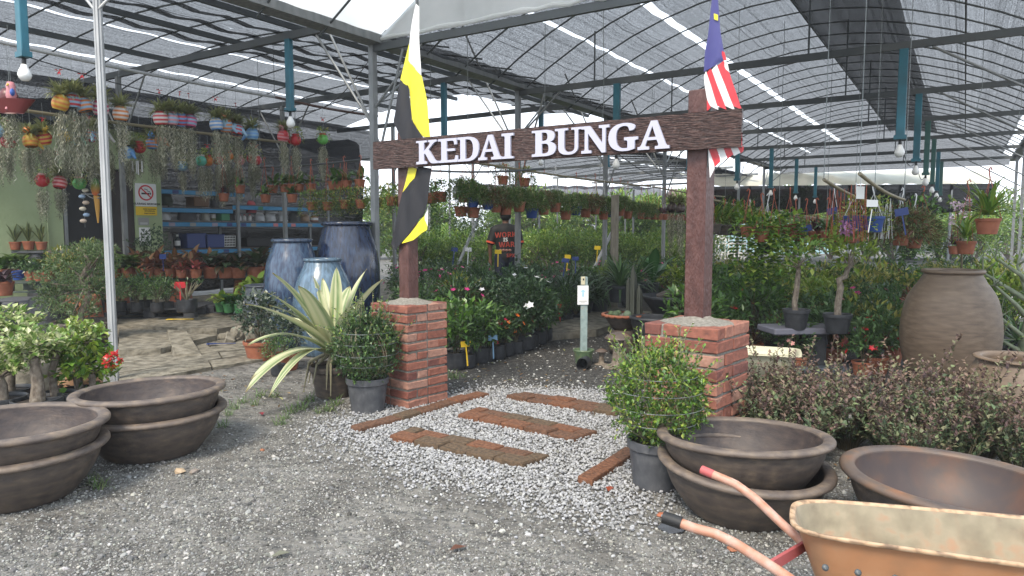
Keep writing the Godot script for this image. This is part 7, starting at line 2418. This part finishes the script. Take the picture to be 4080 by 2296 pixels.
	var far := [Vector3(-4.294, 0, -34.1), Vector3(-3.226, 0, -35.051), Vector3(-1.913, 0, -34.569), Vector3(-0.752, 0, -35.051), Vector3(0.435, 0, -35.051), Vector3(1.746, 0, -35.546), Vector3(2.909, 0, -35.051), Vector3(4.154, 0, -35.546), Vector3(5.284, 0, -35.051), Vector3(6.562, 0, -35.546), Vector3(7.56, 0, -35.051), Vector3(8.71, 0, -35.546), Vector3(9.638, 0, -35.051), Vector3(-5.353, 0, -34.1), Vector3(12.824, 0, -32.346), Vector3(15.443, 0, -34.1), Vector3(16.295, 0, -32.346), Vector3(16.716, 0, -30.762), Vector3(19.583, 0, -32.346), Vector3(20.192, 0, -30.762), Vector3(23.473, -0, -33.2), Vector3(-6.508, 0, -34.1)]
	var fsc := [1.55, 1.05, .75, 1.25, 1.45, 1.5, 1.4, 1.5, 1.4, 1.5, 1.45, 1.45, 1.45, 1.5, 1.4, 1.3, 1.4, 1.2, 1.0, 1.1, 1.5, 1.4]
	for i in far.size():
		place(tr, far[i], R.randf() * TAU, fsc[i] * R.randf_range(.9, 1.05), "bright green bush beyond the shade house, %s" % (["leftmost seen right of the flag", "beside the flag tip", "lowest one, under the bright gap", "left of the person", "right of the person", "between the two thin posts", "above the strap leaved clumps", "left of the old timber post", "right of the old timber post", "behind the paddle leaved plant", "left of the moss curtains", "behind the right post", "right behind the right post", "behind the flag", "left of the blue house", "behind the heart leaved vines", "behind the twin trunk trees", "left of the white van", "right of the white van", "behind the bright fern", "at the right picture edge", "behind the left post"][i]), "bush", "bushes beyond the nursery")
	var mid_far := [Vector3(-2.782, 0, -19.82), Vector3(-2.451, 0, -21.341), Vector3(-1.816, 0, -20.303), Vector3(-1.327, 0, -21.711), Vector3(-0.736, 0, -20.637), Vector3(0.525, 0, -22.094), Vector3(1.075, 0, -20.637), Vector3(1.775, 0, -22.094), Vector3(2.242, 0, -20.637), Vector3(3.025, 0, -22.094), Vector3(3.41, 0, -20.637), Vector3(4.324, 0, -21.711), Vector3(4.812, 0, -20.637), Vector3(5.798, 0, -21.711), Vector3(-0.407, 0, -25.72), Vector3(0.901, 0, -25.72), Vector3(2.527, 0, -25.987), Vector3(4.142, 0, -25.987), Vector3(5.409, 0, -25.72), Vector3(-2.394, 0, -25.204)]
	for i in mid_far.size():
		place(tr, mid_far[i], R.randf() * TAU, R.randf_range(.55, .7), "green bush in the shade before the bright ones, %s" % (["farthest left", "left of the flag tip", "right of the flag tip", "under the bright gap", "left of the person", "first right of the person", "second right of the person", "third right of the person", "behind the strap clumps", "left of the timber post", "right of the timber post", "behind the paddle leaved plant", "left of the right post", "behind the right post", "deep behind the person", "deep behind the strap clumps", "deep left of the timber post", "deep right of the timber post", "deep behind the paddle leaves", "deep under the bright gap"][i]), "bush", "shaded bushes behind the rows")
	# things beside the path
	var o := thing("sanitizer_post", "pale green post with a paper notice, standing in a small green pot", "post", Vector3(0.754, 0, -7.33))
	mb = MB.new()
	mb.lathe([Vector2(0, 0), Vector2(.075, 0), Vector2(.085, .02), Vector2(.1, .13), Vector2(.112, .15), Vector2(.112, .165), Vector2(.098, .165), Vector2(.09, .14), Vector2(0, .13)], 24)
	add_part("pot", mb, tmat(noise_tex([[0, .05, .09, .05], [.6, .1, .15, .08], [1, .22, .16, .08]], .02, 101, 4, 256), Vector3(3, 3, 3), .3), o)
	mb = MB.new()
	mb.bbox(Vector3(0, .52, 0), Vector3(.072, .82, .06), .004)
	add_part("shaft", mb, tmat(noise_tex([[0, .17, .22, .21], [.7, .25, .32, .31], [1, .28, .2, .13]], .02, 102, 4, 256), Vector3(2, 2, 2), .6), o)
	mb = MB.new()
	mb.bbox(Vector3(-.015, .89, .036), Vector3(.042, .085, .02), .003)
	add_part("dispenser", mb, mat(.55, .5, .34, .5), o)
	mb = MB.new()
	mb.bbox(Vector3(-.012, .905, .047), Vector3(.014, .02, .004), .001)
	add_part("button", mb, M.ink, o)
	mb = MB.new()
	mb.bbox(Vector3(-.015, .74, .038), Vector3(.115, .2, .006), .001)
	add_part("notice", mb, M.paper, o)
	mb = MB.new()
	mb.box(Vector3(-.015, .75, .0425), Vector3(.018, .05, .002))
	mb.tri(Vector3(-.043, .775, .0425), Vector3(.013, .775, .0425), Vector3(-.015, .80, .0425), Color.WHITE)
	add_part("arrow", mb, mat(.35, .58, .68), o)
	for y in [.68, .672, .66]:
		mb = MB.new()
		mb.box(Vector3(-.015, y, .0415), Vector3(.08 if y > .67 else .04, .003, .002))
		add_part("print_line", mb, M.paper_grey, o)
	o = thing("fallen_grow_bag", "empty black grow bag lying in front of the small green pot", "bag", Vector3(0.741, 0, -7.117), 1.2)
	mb = MB.new()
	mb.lathe([Vector2(0, 0), Vector2(.055, .002), Vector2(.062, .02), Vector2(.06, .09), Vector2(.065, .16), Vector2(.06, .18), Vector2(.05, .1)], 14, [Color.WHITE], Transform3D(Basis(Vector3.BACK, PI / 2), Vector3(.08, .058, 0)), .06)
	add_part("bag_body", mb, M.black_pot, o)
	for q in [[Vector3(1.093, 0, -7.158), 1.0, "larger mushroom shaped clay stool beside the path"], [Vector3(0.943, 0, -7.33), .46, "small mushroom shaped clay ornament beside the path"]]:
		o = thing("clay_mushroom", q[2], "garden ornament", q[0], 0, "clay mushrooms")
		o.scale = Vector3.ONE * q[1]
		mb = MB.new()
		mb.lathe([Vector2(0, 0), Vector2(.15, 0), Vector2(.155, .012), Vector2(.11, .03), Vector2(.065, .045), Vector2(.058, .1), Vector2(.05, .2), Vector2(.052, .27), Vector2(.06, .31)], 20, [Color.WHITE], Transform3D.IDENTITY, .05)
		add_part("stalk", mb, M.bark, o)
		mb = MB.new()
		mb.lathe([Vector2(.05, .3), Vector2(.13, .3), Vector2(.145, .308), Vector2(.13, .325), Vector2(.08, .355), Vector2(.03, .37), Vector2(0, .372)], 22)
		add_part("cap", mb, M.clay_rust, o)
		if q[1] > .9:
			mb = MB.new()
			mb.lathe([Vector2(0, .055), Vector2(.016, .054), Vector2(.02, .046)], 10, [Color.WHITE], Transform3D(Basis(Vector3.RIGHT, PI / 2).rotated(Vector3.UP, .6), Vector3(0, .22, 0)))
			add_part("hole", mb, M.black, o)
	# cactus bowl
	o = thing("cactus_bowl", "scalloped terracotta bowl of cacti on a round brown stand", "cactus bowl", Vector3(1.274, 0, -7.998))
	mb = MB.new()
	mb.lathe([Vector2(0, 0), Vector2(.15, 0), Vector2(.165, .06), Vector2(.165, .2), Vector2(.14, .28), Vector2(0, .28)], 24)
	add_part("stand", mb, M.clay, o)
	mb = MB.new()
	mb.lathe([Vector2(0, .28), Vector2(.11, .28), Vector2(.15, .33), Vector2(.2, .41), Vector2(.215, .435)], 30)
	add_part("bowl", mb, M.clay, o)
	mb = MB.new()
	var pp := PackedVector3Array()
	for j in 4:
		for i in 72:
			var a := TAU * i / 72
			var r: float = [.21, .25, .25, .215][j]
			pp.append(Vector3(cos(a) * r, [.43, .44, .462, .462][j] - (.014 * absf(sin(a * 9)) if j in [1] else 0.0), sin(a) * r))
	mb.sheet(pp, 72, 4, PackedColorArray([Color.WHITE]), true)
	add_part("scalloped_rim", mb, M.terracotta, o)
	mb = MB.new()
	mb.lathe([Vector2(.22, .445), Vector2(0, .45)], 18)
	add_part("soil", mb, M.mortar, o)
	for q in [[.1, .02, .58, .024], [.165, .05, .36, .02], [.06, -.05, .44, .02], [.14, -.06, .5, .02], [.2, -.01, .3, .019]]:
		mb = MB.new()
		pp = PackedVector3Array()
		for j in 9:
			for i in 24:
				var a := TAU * i / 24
				var r: float = q[3] * (1.0 + .22 * cos(a * 6)) * (1.0 if j < 7 else [.75, .1][j - 7])
				pp.append(Vector3(q[0] + cos(a) * r, .44 + q[2] * j / 8.0, q[1] + sin(a) * r))
		mb.sheet(pp, 24, 9, PackedColorArray([Color(.06, .065, .05)]), true)
		add_part("cactus_column", mb, M.leaf_matte, o)
	for q in [[.03, .1, .05, Color(.12, .16, .1)], [-.1, .08, .045, Color(.07, .1, .05)], [-.05, -.05, .04, Color(.1, .14, .07)], [-.14, 0, .035, Color(.08, .12, .05)]]:
		mb = MB.new()
		mb.ball(Vector3(q[0], .46, q[1]), Vector3(q[2], q[2], q[2]), q[3], 14, 8)
		add_part("round_cactus", mb, M.leaf_matte, o)
	# black bowls
	o = thing("black_bowl", "wide black conical bowl with driftwood behind the right post", "bowl", Vector3(1.967, 0, -8.267))
	mb = MB.new()
	mb.lathe([Vector2(0, 0), Vector2(.17, 0), Vector2(.18, .3), Vector2(0, .31)], 22)
	add_part("stand", mb, M.black_pot, o)
	mb = MB.new()
	mb.lathe([Vector2(0, .3), Vector2(.17, .3), Vector2(.25, .38), Vector2(.36, .53), Vector2(.43, .61), Vector2(.445, .645), Vector2(.42, .65), Vector2(.4, .6), Vector2(0, .58)], 44)
	add_part("bowl_body", mb, M.black_pot, o)
	mb = MB.new()
	mb.tube([Vector3(-.28, .64, .1), Vector3(-.1, .7, .12), Vector3(.05, .66, .1), Vector3(.25, .7, .05)], [.03, .06, .05, .02], 8)
	mb.tube([Vector3(-.1, .68, .1), Vector3(0, .76, .0)], [.04, .01], 7)
	add_part("driftwood", mb, mat(.06, .05, .045, .9), o)
	o = thing("black_bowl", "dark round bowl between the cactus bowl and the right brick pillar", "bowl", Vector3(1.534, 0, -7.626))
	mb = MB.new()
	mb.lathe([Vector2(0, 0), Vector2(.12, 0), Vector2(.13, .1), Vector2(.18, .25), Vector2(.225, .38), Vector2(.23, .44), Vector2(.25, .45), Vector2(.25, .475), Vector2(.22, .48), Vector2(.2, .42), Vector2(0, .4)], 34)
	add_part("bowl_body", mb, M.black_pot, o)
	# old timber post
	o = thing("old_timber_post", "grey weathered timber post behind the end of the path", "post", Vector3(1.73, 0, -11.94))
	mb = MB.new()
	mb.bbox(Vector3(0, 1.0, 0), Vector3(.12, 2.0, .12), .01, Color.WHITE, Basis.IDENTITY, R, .01)
	add_part("shaft", mb, tmat(noise_tex([[0, .1, .09, .07], [1, .24, .22, .18]], .02, 103, 4, 256), Vector3(3, .6, 3), .9), o)
	for q in [[Vector3(-1.065, 0.997, -16), Vector3(-0.81, 1.581, -16), "slanting white pole under the bright gap beside the flag"], [Vector3(1.838, 0.77, -15), Vector3(2.194, 1.504, -15), "slanting white pole right of the old timber post"]]:
		mb = MB.new()
		mb.tube([q[0] - (q[1] - q[0]) * .8, q[1] + (q[1] - q[0]) * .3], [.035], 7)
		tag(add_part("slanting_pole", mb, M.steel_light, self), q[2], "pole")
	# coloured labels among the shrubs
	for q in [[Vector3(-0.859, 1.101, -10.5), M.blue_plastic, "blue plant label among the shrubs left of the person"], [Vector3(-0.658, 1.098, -10.6), M.paper, "white plant label among the shrubs left of the person"], [Vector3(-0.209, 1.062, -10.6), M.yellow, "yellow plant label just left of the person"], [Vector3(1.334, 1.111, -11), M.yellow, "yellow plant label right of the thin post"], [Vector3(0.862, 0.978, -10.9), M.yellow, "yellow plant label above the strap leaved clumps"], [Vector3(0.985, 0.948, -10.9), M.blue_plastic, "blue plant label above the strap leaved clumps"], [Vector3(0.742, 0.968, -9.8), M.blue_plastic, "upright blue label before the strap leaved clumps"], [Vector3(0.186, 0.18, -8.6), M.paper, "cream plant label in the path edge bags"], [Vector3(-0.463, 0.25, -7), M.yellow, "yellow plant label in the first grow bags"], [Vector3(-0.202, 0.251, -7.4), mat(.2, .35, .5), "pale blue label among the crimson lantanas"], [Vector3(0.651, 0.327, -9.8), M.red, "red plant label over the kerb bags"]]:
		plant_label(q[2], q[0], q[1], R.randf_range(-.2, .2), .1)
	# the bench with twin trunk trees
	o = thing("stone_bench", "black painted bench on one foot, carrying two potted trees", "bench", Vector3(3.061, 0, -6.975), .1)
	mb = MB.new()
	mb.bbox(Vector3(0, .415, -.12), Vector3(.98, .065, .4), .012)
	add_part("bench_top", mb, mat(.13, .13, .16, .5), o)
	mb = MB.new()
	mb.bbox(Vector3(0, .22, -.12), Vector3(.2, .33, .24), .01)
	add_part("foot", mb, M.black_pot, o)
	mb = MB.new()
	mb.bbox(Vector3(-.05, .03, -.05), Vector3(.85, .06, .4), .01)
	add_part("base", mb, M.slate, o)
	trunk_tree("potted tree with a straight grey trunk on the left of the black bench", Vector3(2.825, 0.434, -6.95), [Vector3(0, .15, 0), Vector3(-.02, .25, 0), Vector3(.0, .42, 0), Vector3(.01, .6, 0)], .026, 24, Vector3(.19, .12, .15), BRIGHT + LIME, .08, .042, "black", .13, .2, "potted_tree")
	var tt := trunk_tree("potted tree with a crooked pale trunk and pink flowers on the black bench", Vector3(3.168, 0.416, -6.8), [Vector3(0, .15, 0), Vector3(0, .3, 0), Vector3(.02, .45, 0), Vector3(.0, .52, 0), Vector3(.06, .55, 0), Vector3(.08, .62, 0)], .03, 32, Vector3(.15, .18, .14), LIME, .075, .055, "black", .135, .19, "potted_tree")
	var fb := MB.new()
	for i in 34: flower(fb, Vector3(.02, 1.03, .1) + rsph() * .07, rsph(), .045, Color(.55, .28, .5) * R.randf_range(.8, 1.2), 3)
	stuff(add_part("flowers", fb, M.leaf, tt, "pink bracts at the top"))
	# flower pots round the bench
	for q in [[Vector3(2.886, 0, -7.035), "euph_pink", "terracotta pot of pink and white flowers left of the bench foot", 1.0], [Vector3(3.424, 0, -6.782), "euph", "terracotta pot of pink flowers right of the bench foot", .95], [Vector3(3.609, 0, -6.877), "euph", "terracotta pot of red flowers beside the big taupe jar", 1.15], [Vector3(4.004, 0, -7.396), "euph", "tall red flowered plant close to the big taupe jar", 1.4], [Vector3(2.728, 0, -7.87), "spider", "terracotta pot with a twiggy plant beside the cream basin", 1.1], [Vector3(3.389, 0, -7.998), "euph_pink", "salmon flowered plant behind the black bench", 1.3], [Vector3(3.831, 0, -8.267), "euph_pink", "second salmon flowered plant behind the black bench", 1.4], [Vector3(2.892, 0, -9.191), "fine", "bright green feathery bush just right of the right post", 1.0]]:
		place(P[q[1]], q[0], R.randf() * TAU, q[3], q[2], "potted plant", "flower pots round the bench")
	# cream basin
	o = thing("cream_basin", "cream rectangular basin behind the right brick pillar", "basin", Vector3(2.272, 0, -6.425), -.35)
	mb = MB.new()
	var ro := []
	for q in [[.0, .0, .02], [.02, .02, .0], [.27, .24, .30], [.3, .26, .30], [.3, .26, .31], [.26, .22, .31], [.23, .2, .1], [.0, .0, .09]]:
		for i in 24:
			var a := TAU * i / 24
			var ex := signf(cos(a)) * pow(absf(cos(a)), .3)
			var ez := signf(sin(a)) * pow(absf(sin(a)), .3)
			ro.append(Vector3(ex * q[0] * 1.25, q[2], -ez * q[1]))
	mb.sheet(PackedVector3Array(ro), 24, 8, PackedColorArray([Color.WHITE]), true)
	add_part("basin_body", mb, mat(.56, .53, .38, .5), o)
	# pale branched adenium at the right edge
	o = thing("adenium_tree", "thick pale green branching trunk of an adenium at the right edge", "small tree", Vector3(4.921, 0, -6.599))
	o.scale = Vector3.ONE * .82
	sb = MB.new()
	mb = MB.new()
	sb.tube([Vector3(0, 0, 0), Vector3(-.05, .4, 0), Vector3(-.03, .75, .03), Vector3(.02, 1.1, 0)], [.11, .09, .075, .05], 10)
	for q in [[.45, -.35, .35], [.7, -.45, .5], [.9, -.5, .42], [1.05, -.35, .45], [1.0, .3, .4], [.6, .3, .4], [.85, -.2, .6], [.3, -.3, .2]]:
		var b0 := Vector3(-.04, q[0], 0)
		var b1 := b0 + Vector3(q[1] * .5, q[2] * .35, R.randf_range(-.1, .1))
		var b2 := b0 + Vector3(q[1], q[2] * .8, R.randf_range(-.15, .15))
		sb.tube([b0, b1, b2], [.035, .025, .014], 7)
		for i in 5:
			var e := b2 + rsph() * .16 + Vector3(0, .1, 0)
			sb.tube([b2, e], [.009, .004], 5)
			twig(mb, null, e, (e - b2).normalized(), .06, 6, .06, .018, BRIGHT + LIME)
	add_part("trunk", sb, tmat(noise_tex([[0, .13, .16, .1], [1, .28, .3, .2]], .02, 104, 4, 256), Vector3(3, 2, 3), .8), o)
	stuff(add_part("foliage", mb, M.leaf, o))
	fb = MB.new()
	place(P.pandan, Vector3(5.629, 0, -7.746), .4, .85, "spiky strap leaved plant behind the adenium at the right edge", "strap leaved plant")
	place(P.lime, Vector3(6.134, 0, -8.554), .4, 1.5, "lime bush glowing behind the big taupe jar at the right", "potted shrub")
	place(P.lime, Vector3(6.023, 0, -8.861), 1.4, 1.5, "second lime bush just behind the big taupe jar", "potted shrub")
	var bo := thing("bougainvillea_spray", "spray of pale pink bougainvillea left of the bright hanging fern", "bougainvillea", Vector3(4.845, 0, -7.626))
	sb = MB.new()
	mb = MB.new()
	sb.tube([Vector3(0, 0, 0), Vector3(.05, .7, 0), Vector3(.02, 1.3, 0), Vector3(-.05, 1.62, 0)], [.02, .015, .01, .006], 6)
	for i in 12:
		var e := Vector3(R.randf_range(-.15, .2), R.randf_range(1.5, 1.75), R.randf_range(-.1, .1))
		sb.tube([Vector3(.0, 1.4, 0), e], [.005, .003], 4)
		twig(mb, null, e, Vector3(R.randf_range(-1, 1), .4, 0).normalized(), .1, 5, .06, .035, LIME + BRIGHT)
		if i < 6:
			for k in 5: flower(mb, e + rsph() * .035, rsph(), .035, Color(.68, .5, .6), 3)
	add_part("stem", sb, M.stem, bo)
	stuff(add_part("foliage", mb, M.leaf, bo))

# ---------- person ----------
func capsule_mesh(mb: MB, caps: Array, cell: float, k: float, col: Color, grow := 0.0) -> void:
	# surface nets over a smooth union of tapered capsules [a, b, ra, rb, flat]
	var lo := Vector3(1e9, 1e9, 1e9)
	var hi := -lo
	for c in caps:
		var m: float = maxf(c[2], c[3]) + grow + cell * 2.0
		for e in [c[0], c[1]]:
			lo = lo.min(e - Vector3(m, m, m)); hi = hi.max(e + Vector3(m, m, m))
	var nx := int((hi.x - lo.x) / cell) + 2
	var ny := int((hi.y - lo.y) / cell) + 2
	var nz := int((hi.z - lo.z) / cell) + 2
	var fld := PackedFloat32Array()
	fld.resize(nx * ny * nz)
	fld.fill(1.0)
	for c in caps:
		var a: Vector3 = c[0]
		var ab: Vector3 = c[1] - c[0]
		var l2 := maxf(ab.length_squared(), 1e-8)
		var m: float = maxf(c[2], c[3]) + grow + cell * 2.5 + k
		var p0 := ((a.min(c[1]) - Vector3(m, m, m) - lo) / cell).floor()
		var p1 := ((a.max(c[1]) + Vector3(m, m, m) - lo) / cell).ceil()
		var fz: float = c[4] if c.size() > 4 else 1.0
		for y in range(maxi(0, int(p0.y)), mini(ny, int(p1.y) + 1)):
			for z in range(maxi(0, int(p0.z)), mini(nz, int(p1.z) + 1)):
				for x in range(maxi(0, int(p0.x)), mini(nx, int(p1.x) + 1)):
					var p := lo + Vector3(x, y, z) * cell
					var ap := p - a
					var t := clampf(ap.dot(ab) / l2, 0, 1)
					var dv := ap - ab * t
					dv.z /= fz
					var d := dv.length() - lerpf(c[2], c[3], t) - grow
					var id := (y * nz + z) * nx + x
					var o := fld[id]
					var h := clampf(.5 + .5 * (o - d) / k, 0, 1)
					fld[id] = lerpf(o, d, h) - k * h * (1.0 - h)
	var vid := {}
	var base := mb.v.size()
	var sy := nz * nx
	for y in ny - 1:
		for z in nz - 1:
			for x in nx - 1:
				var id := y * sy + z * nx + x
				var s := 0
				var offs := [0, 1, nx, nx + 1, sy, sy + 1, sy + nx, sy + nx + 1]
				for q in 8:
					if fld[id + offs[q]] < 0: s += 1
				if s == 0 or s == 8: continue
				var sum := Vector3.ZERO
				var cnt := 0
				for e in [[0, 1], [2, 3], [4, 5], [6, 7], [0, 2], [1, 3], [4, 6], [5, 7], [0, 4], [1, 5], [2, 6], [3, 7]]:
					var f0 := fld[id + offs[e[0]]]
					var f1 := fld[id + offs[e[1]]]
					if (f0 < 0) == (f1 < 0): continue
					var t := f0 / (f0 - f1)
					var c0 := Vector3(e[0] & 1, e[0] >> 2, (e[0] >> 1) & 1)
					var c1 := Vector3(e[1] & 1, e[1] >> 2, (e[1] >> 1) & 1)
					sum += c0.lerp(c1, t)
					cnt += 1
				vid[id] = mb.v.size()
				mb.v.append(lo + (Vector3(x, y, z) + sum / cnt) * cell)
				var g := Vector3(fld[id + 1] - fld[id], fld[id + sy] - fld[id], fld[id + nx] - fld[id])
				mb.n.append(g.normalized())
				mb.c.append(col)
				mb.uv.append(Vector2.ZERO)
	for id in vid:
		for ax in 3:
			var st: int = [1, sy, nx][ax]
			var u: int = [sy, nx, 1][ax]
			var w: int = [nx, 1, sy][ax]
			var a := fld[id]
			var b := fld[id + st]
			if (a < 0) == (b < 0): continue
			if not (vid.has(id - u) and vid.has(id - w) and vid.has(id - u - w)): continue
			var q := [vid[id], vid[id - u], vid[id - u - w], vid[id - w]]
			if a < 0: q = [q[0], q[3], q[2], q[1]]
			mb.ix.append_array(PackedInt32Array([q[0], q[1], q[2], q[0], q[2], q[3]]))

func person() -> void:
	var o := thing("person", "person seen from behind in a black jersey with orange lettering and dark trousers", "person", Vector3(-0.113, 0, -12.418) * Vector3(1, 0, 1))
	var H := 1.0
	var skin := Color(.16, .08, .05)
	var sh := 1.44
	var torso := [[Vector3(0, 1.0, 0), Vector3(0, 1.2, 0), .15, .15, .7], [Vector3(0, 1.2, 0), Vector3(0, 1.38, .01), .155, .15, .68], [Vector3(-.14, sh - .02, 0), Vector3(.14, sh - .02, 0), .075, .075, .9]]
	var la := [[Vector3(-.2, sh - .04, 0), Vector3(-.27, 1.16, .02), .06, .045], [Vector3(-.27, 1.16, .02), Vector3(-.27, .92, -.03), .043, .03]]
	var ra := [[Vector3(.2, sh - .04, 0), Vector3(.25, 1.16, .03), .06, .045], [Vector3(.25, 1.16, .03), Vector3(.22, .92, -.05), .043, .03]]
	var legs := [[Vector3(0, .95, 0), Vector3(0, 1.0, 0), .14, .14, .75], [Vector3(-.09, .93, 0), Vector3(-.11, .5, .06), .095, .065], [Vector3(-.11, .5, .06), Vector3(-.11, .1, .12), .06, .045], [Vector3(.09, .93, 0), Vector3(.1, .5, -.08), .095, .065], [Vector3(.1, .5, -.08), Vector3(.1, .1, -.06), .06, .045]]
	var head := [[Vector3(0, sh, .0), Vector3(0, 1.55, -.015), .06, .055], [Vector3(0, 1.64, -.02), Vector3(0, 1.68, -.01), .082, .092]]
	var feet := [[Vector3(-.11, .06, .12), Vector3(-.12, .045, -.06), .05, .04], [Vector3(.1, .06, -.06), Vector3(.11, .045, -.24), .05, .04]]
	var mb := MB.new()
	capsule_mesh(mb, torso + la + ra + legs + head + feet, .02, .03, skin)
	for s in [-1, 1]:
		var wr := Vector3(-.27, .92, -.03) if s < 0 else Vector3(.22, .92, -.05)
		mb.tube([wr, wr + Vector3(0, -.045, -.005), wr + Vector3(0, -.085, -.01)], [.026, .034, .03], 8, skin)
		for f in 4:
			var b := wr + Vector3(.0, -.08, -.028 + .018 * f)
			mb.tube([b, b + Vector3(-.012 * s, -.035, 0), b + Vector3(-.03 * s, -.06 + .008 * absf(f - 1.5), 0)], [.009, .0085, .007], 6, skin)
		mb.tube([wr + Vector3(-.01 * s, -.03, -.03), wr + Vector3(-.03 * s, -.06, -.05), wr + Vector3(-.03 * s, -.085, -.05)], [.011, .01, .008], 6, skin)
	for s in [-1, 1]: mb.ball(Vector3(.088 * s, 1.65, -.01), Vector3(.012, .03, .02), skin, 8, 6)
	mb.ball(Vector3(0, 1.63, -.115), Vector3(.014, .022, .018), skin, 8, 6)
	add_part("body", mb, vmat(.5), o)
	mb = MB.new()
	capsule_mesh(mb, [[Vector3(0, .97, 0), Vector3(0, 1.2, 0), .165, .155, .72], torso[1], torso[2], [la[0][0], (la[0][0]).lerp(la[0][1], .8), .068, .066], [ra[0][0], (ra[0][0]).lerp(ra[0][1], .8), .068, .066]], .018, .03, Color(.012, .012, .014), .012)
	var jersey := add_part("jersey", mb, vmat(.7), o)
	for s in [la, ra]:
		mb = MB.new()
		var e: Vector3 = s[0][0].lerp(s[0][1], .86)
		var d: Vector3 = (s[0][1] - s[0][0]).normalized()
		mb.tube([e - d * .016, e + d * .016], [.083], 14, Color.WHITE, false)
		add_part("cuff", mb, mat(.6, .08, .03), jersey)
	mb = MB.new()
	capsule_mesh(mb, legs, .02, .03, Color(.008, .012, .03), .016)
	add_part("trousers", mb, vmat(.8), o)
	mb = MB.new()
	capsule_mesh(mb, [[Vector3(0, 1.66, .0), Vector3(0, 1.69, -.0), .09, .096]], .014, .02, Color(.01, .009, .008), .004)
	add_part("hair", mb, vmat(.8), o)
	mb = MB.new()
	capsule_mesh(mb, feet, .02, .02, Color(.02, .02, .02), .012)
	add_part("shoes", mb, vmat(.6), o)
	var om := mat(.36, .045, .025, .7)
	text_part("WORK", jersey, om, .125, Vector3(0, 1.33, .131), Basis(Vector3.RIGHT, -.06) * Basis(Vector3.BACK, .05))
	text_part("IS", jersey, M.paper, .09, Vector3(0, 1.245, .132))
	text_part("WAR", jersey, om, .125, Vector3(.02, 1.16, .133), Basis(Vector3.BACK, .04))
	text_part("SPX", jersey, om, .085, Vector3(.09, .97, .136))
	mb = MB.new()
	for i in 4: mb.ball(Vector3(-.09 + .055 * i, 1.06, .125), Vector3(.03, .025, .02), Color(.3, .14, .1), 8, 6)
	add_part("fist_print", mb, M.paint, jersey)

func extras() -> void:
	R.seed = 5150
	person()
	# leaf litter trodden into the yard and the path
	var lb := MB.new()
	var spots := [Vector3(-2.269, 0, -6.104), Vector3(-1.848, 0, -6.104), Vector3(-1.939, 0, -5.744), Vector3(-0.95, 0, -5.744), Vector3(-0.536, 0, -6.782), Vector3(-0.158, 0, -7.286), Vector3(0.528, 0, -8.267), Vector3(0.716, 0, -6.511), Vector3(1.505, 0, -4.642), Vector3(1.565, 0, -4.02), Vector3(1.662, 0, -3.707), Vector3(2.282, 0, -3.889), Vector3(-3.16, 0, -5.744), Vector3(-2.865, 0, -6.511), Vector3(-3.044, 0, -7.746), Vector3(1.015, 0, -6.511), Vector3(0.157, 0, -6.511)]
	for i in 150:
		var c: Vector3 = spots[R.randi() % spots.size()]
		var p := c + Vector3(R.randfn(0, .28), .014, R.randfn(0, .28))
		lb.leaf(p, Vector3(R.randf_range(-1, 1), R.randf_range(0, .25), R.randf_range(-1, 1)).normalized(), Vector3.UP, R.randf_range(.03, .075), R.randf_range(.014, .03), vary([Color(.16, .09, .04), Color(.22, .15, .07), Color(.1, .06, .035), Color(.2, .2, .08)], .3), R.randf_range(.05, .4))
	var lo := add_part("leaf_litter", lb, M.leaf_matte, self)
	stuff(lo)
	tag(lo, "dry leaves scattered on the yard and the dark path", "leaves")
	# litter on the dirt
	for q in [[Vector3(-1.896, 0, -5.247), "dark red fallen leaf on the dirt right of the left bowls", Color(.3, .04, .06)], [Vector3(-0.276, 0, -2.981), "dry brown leaf on the grit near the bottom of the picture", Color(.12, .05, .03)], [Vector3(-0.967, 0, -2.963), "grey green dead leaf at the bottom of the picture", Color(.16, .16, .11)], [Vector3(0.517, 0, -3.678), "small red leaf on the white gravel near the right pot", Color(.35, .08, .04)], [Vector3(-0.541, 0, -7.396), "dry leaf at the foot of the first grow bags", Color(.4, .25, .1)]]:
		var o := thing("fallen_leaf", q[1], "leaf", q[0] + Vector3(0, .018, 0), R.randf() * TAU)
		var mb := MB.new()
		mb.leaf(Vector3.ZERO, Vector3(1, .05, 0).normalized(), Vector3.UP, .09, .045, q[2], .15)
		add_part("blade", mb, M.leaf, o)
	for q in [[Vector3(-1.951, 0, -4.02), "pale round stone before the second bowl stack", .035, Color(.4, .3, .2)], [Vector3(-1.865, 0, -4.02), "flat broken tile piece before the second bowl stack", .035, Color(.24, .2, .17)], [Vector3(0.756, 0, -3.223), "dark slate shard below the wheelbarrow handle", .06, Color(.05, .055, .065)], [Vector3(-1.607, 0, -4.428), "rusty brick crumb left of the white gravel", .02, Color(.3, .12, .06)], [Vector3(0.744, 0, -3.389), "orange brick crumb beside the right bowls", .03, Color(.36, .12, .06)], [Vector3(0.975, 0, -3.02), "orange brick crumb under the wheelbarrow handle", .028, Color(.32, .12, .06)]]:
		var o := thing("loose_stone", q[1], "stone", q[0], R.randf() * TAU)
		var st := add_part("stone", stone_mesh(R.randi() % 90, .5), mat(q[3].r, q[3].g, q[3].b, .8), o)
		st.scale = Vector3.ONE * q[2] * 2.0
		st.position.y = q[2] * .25
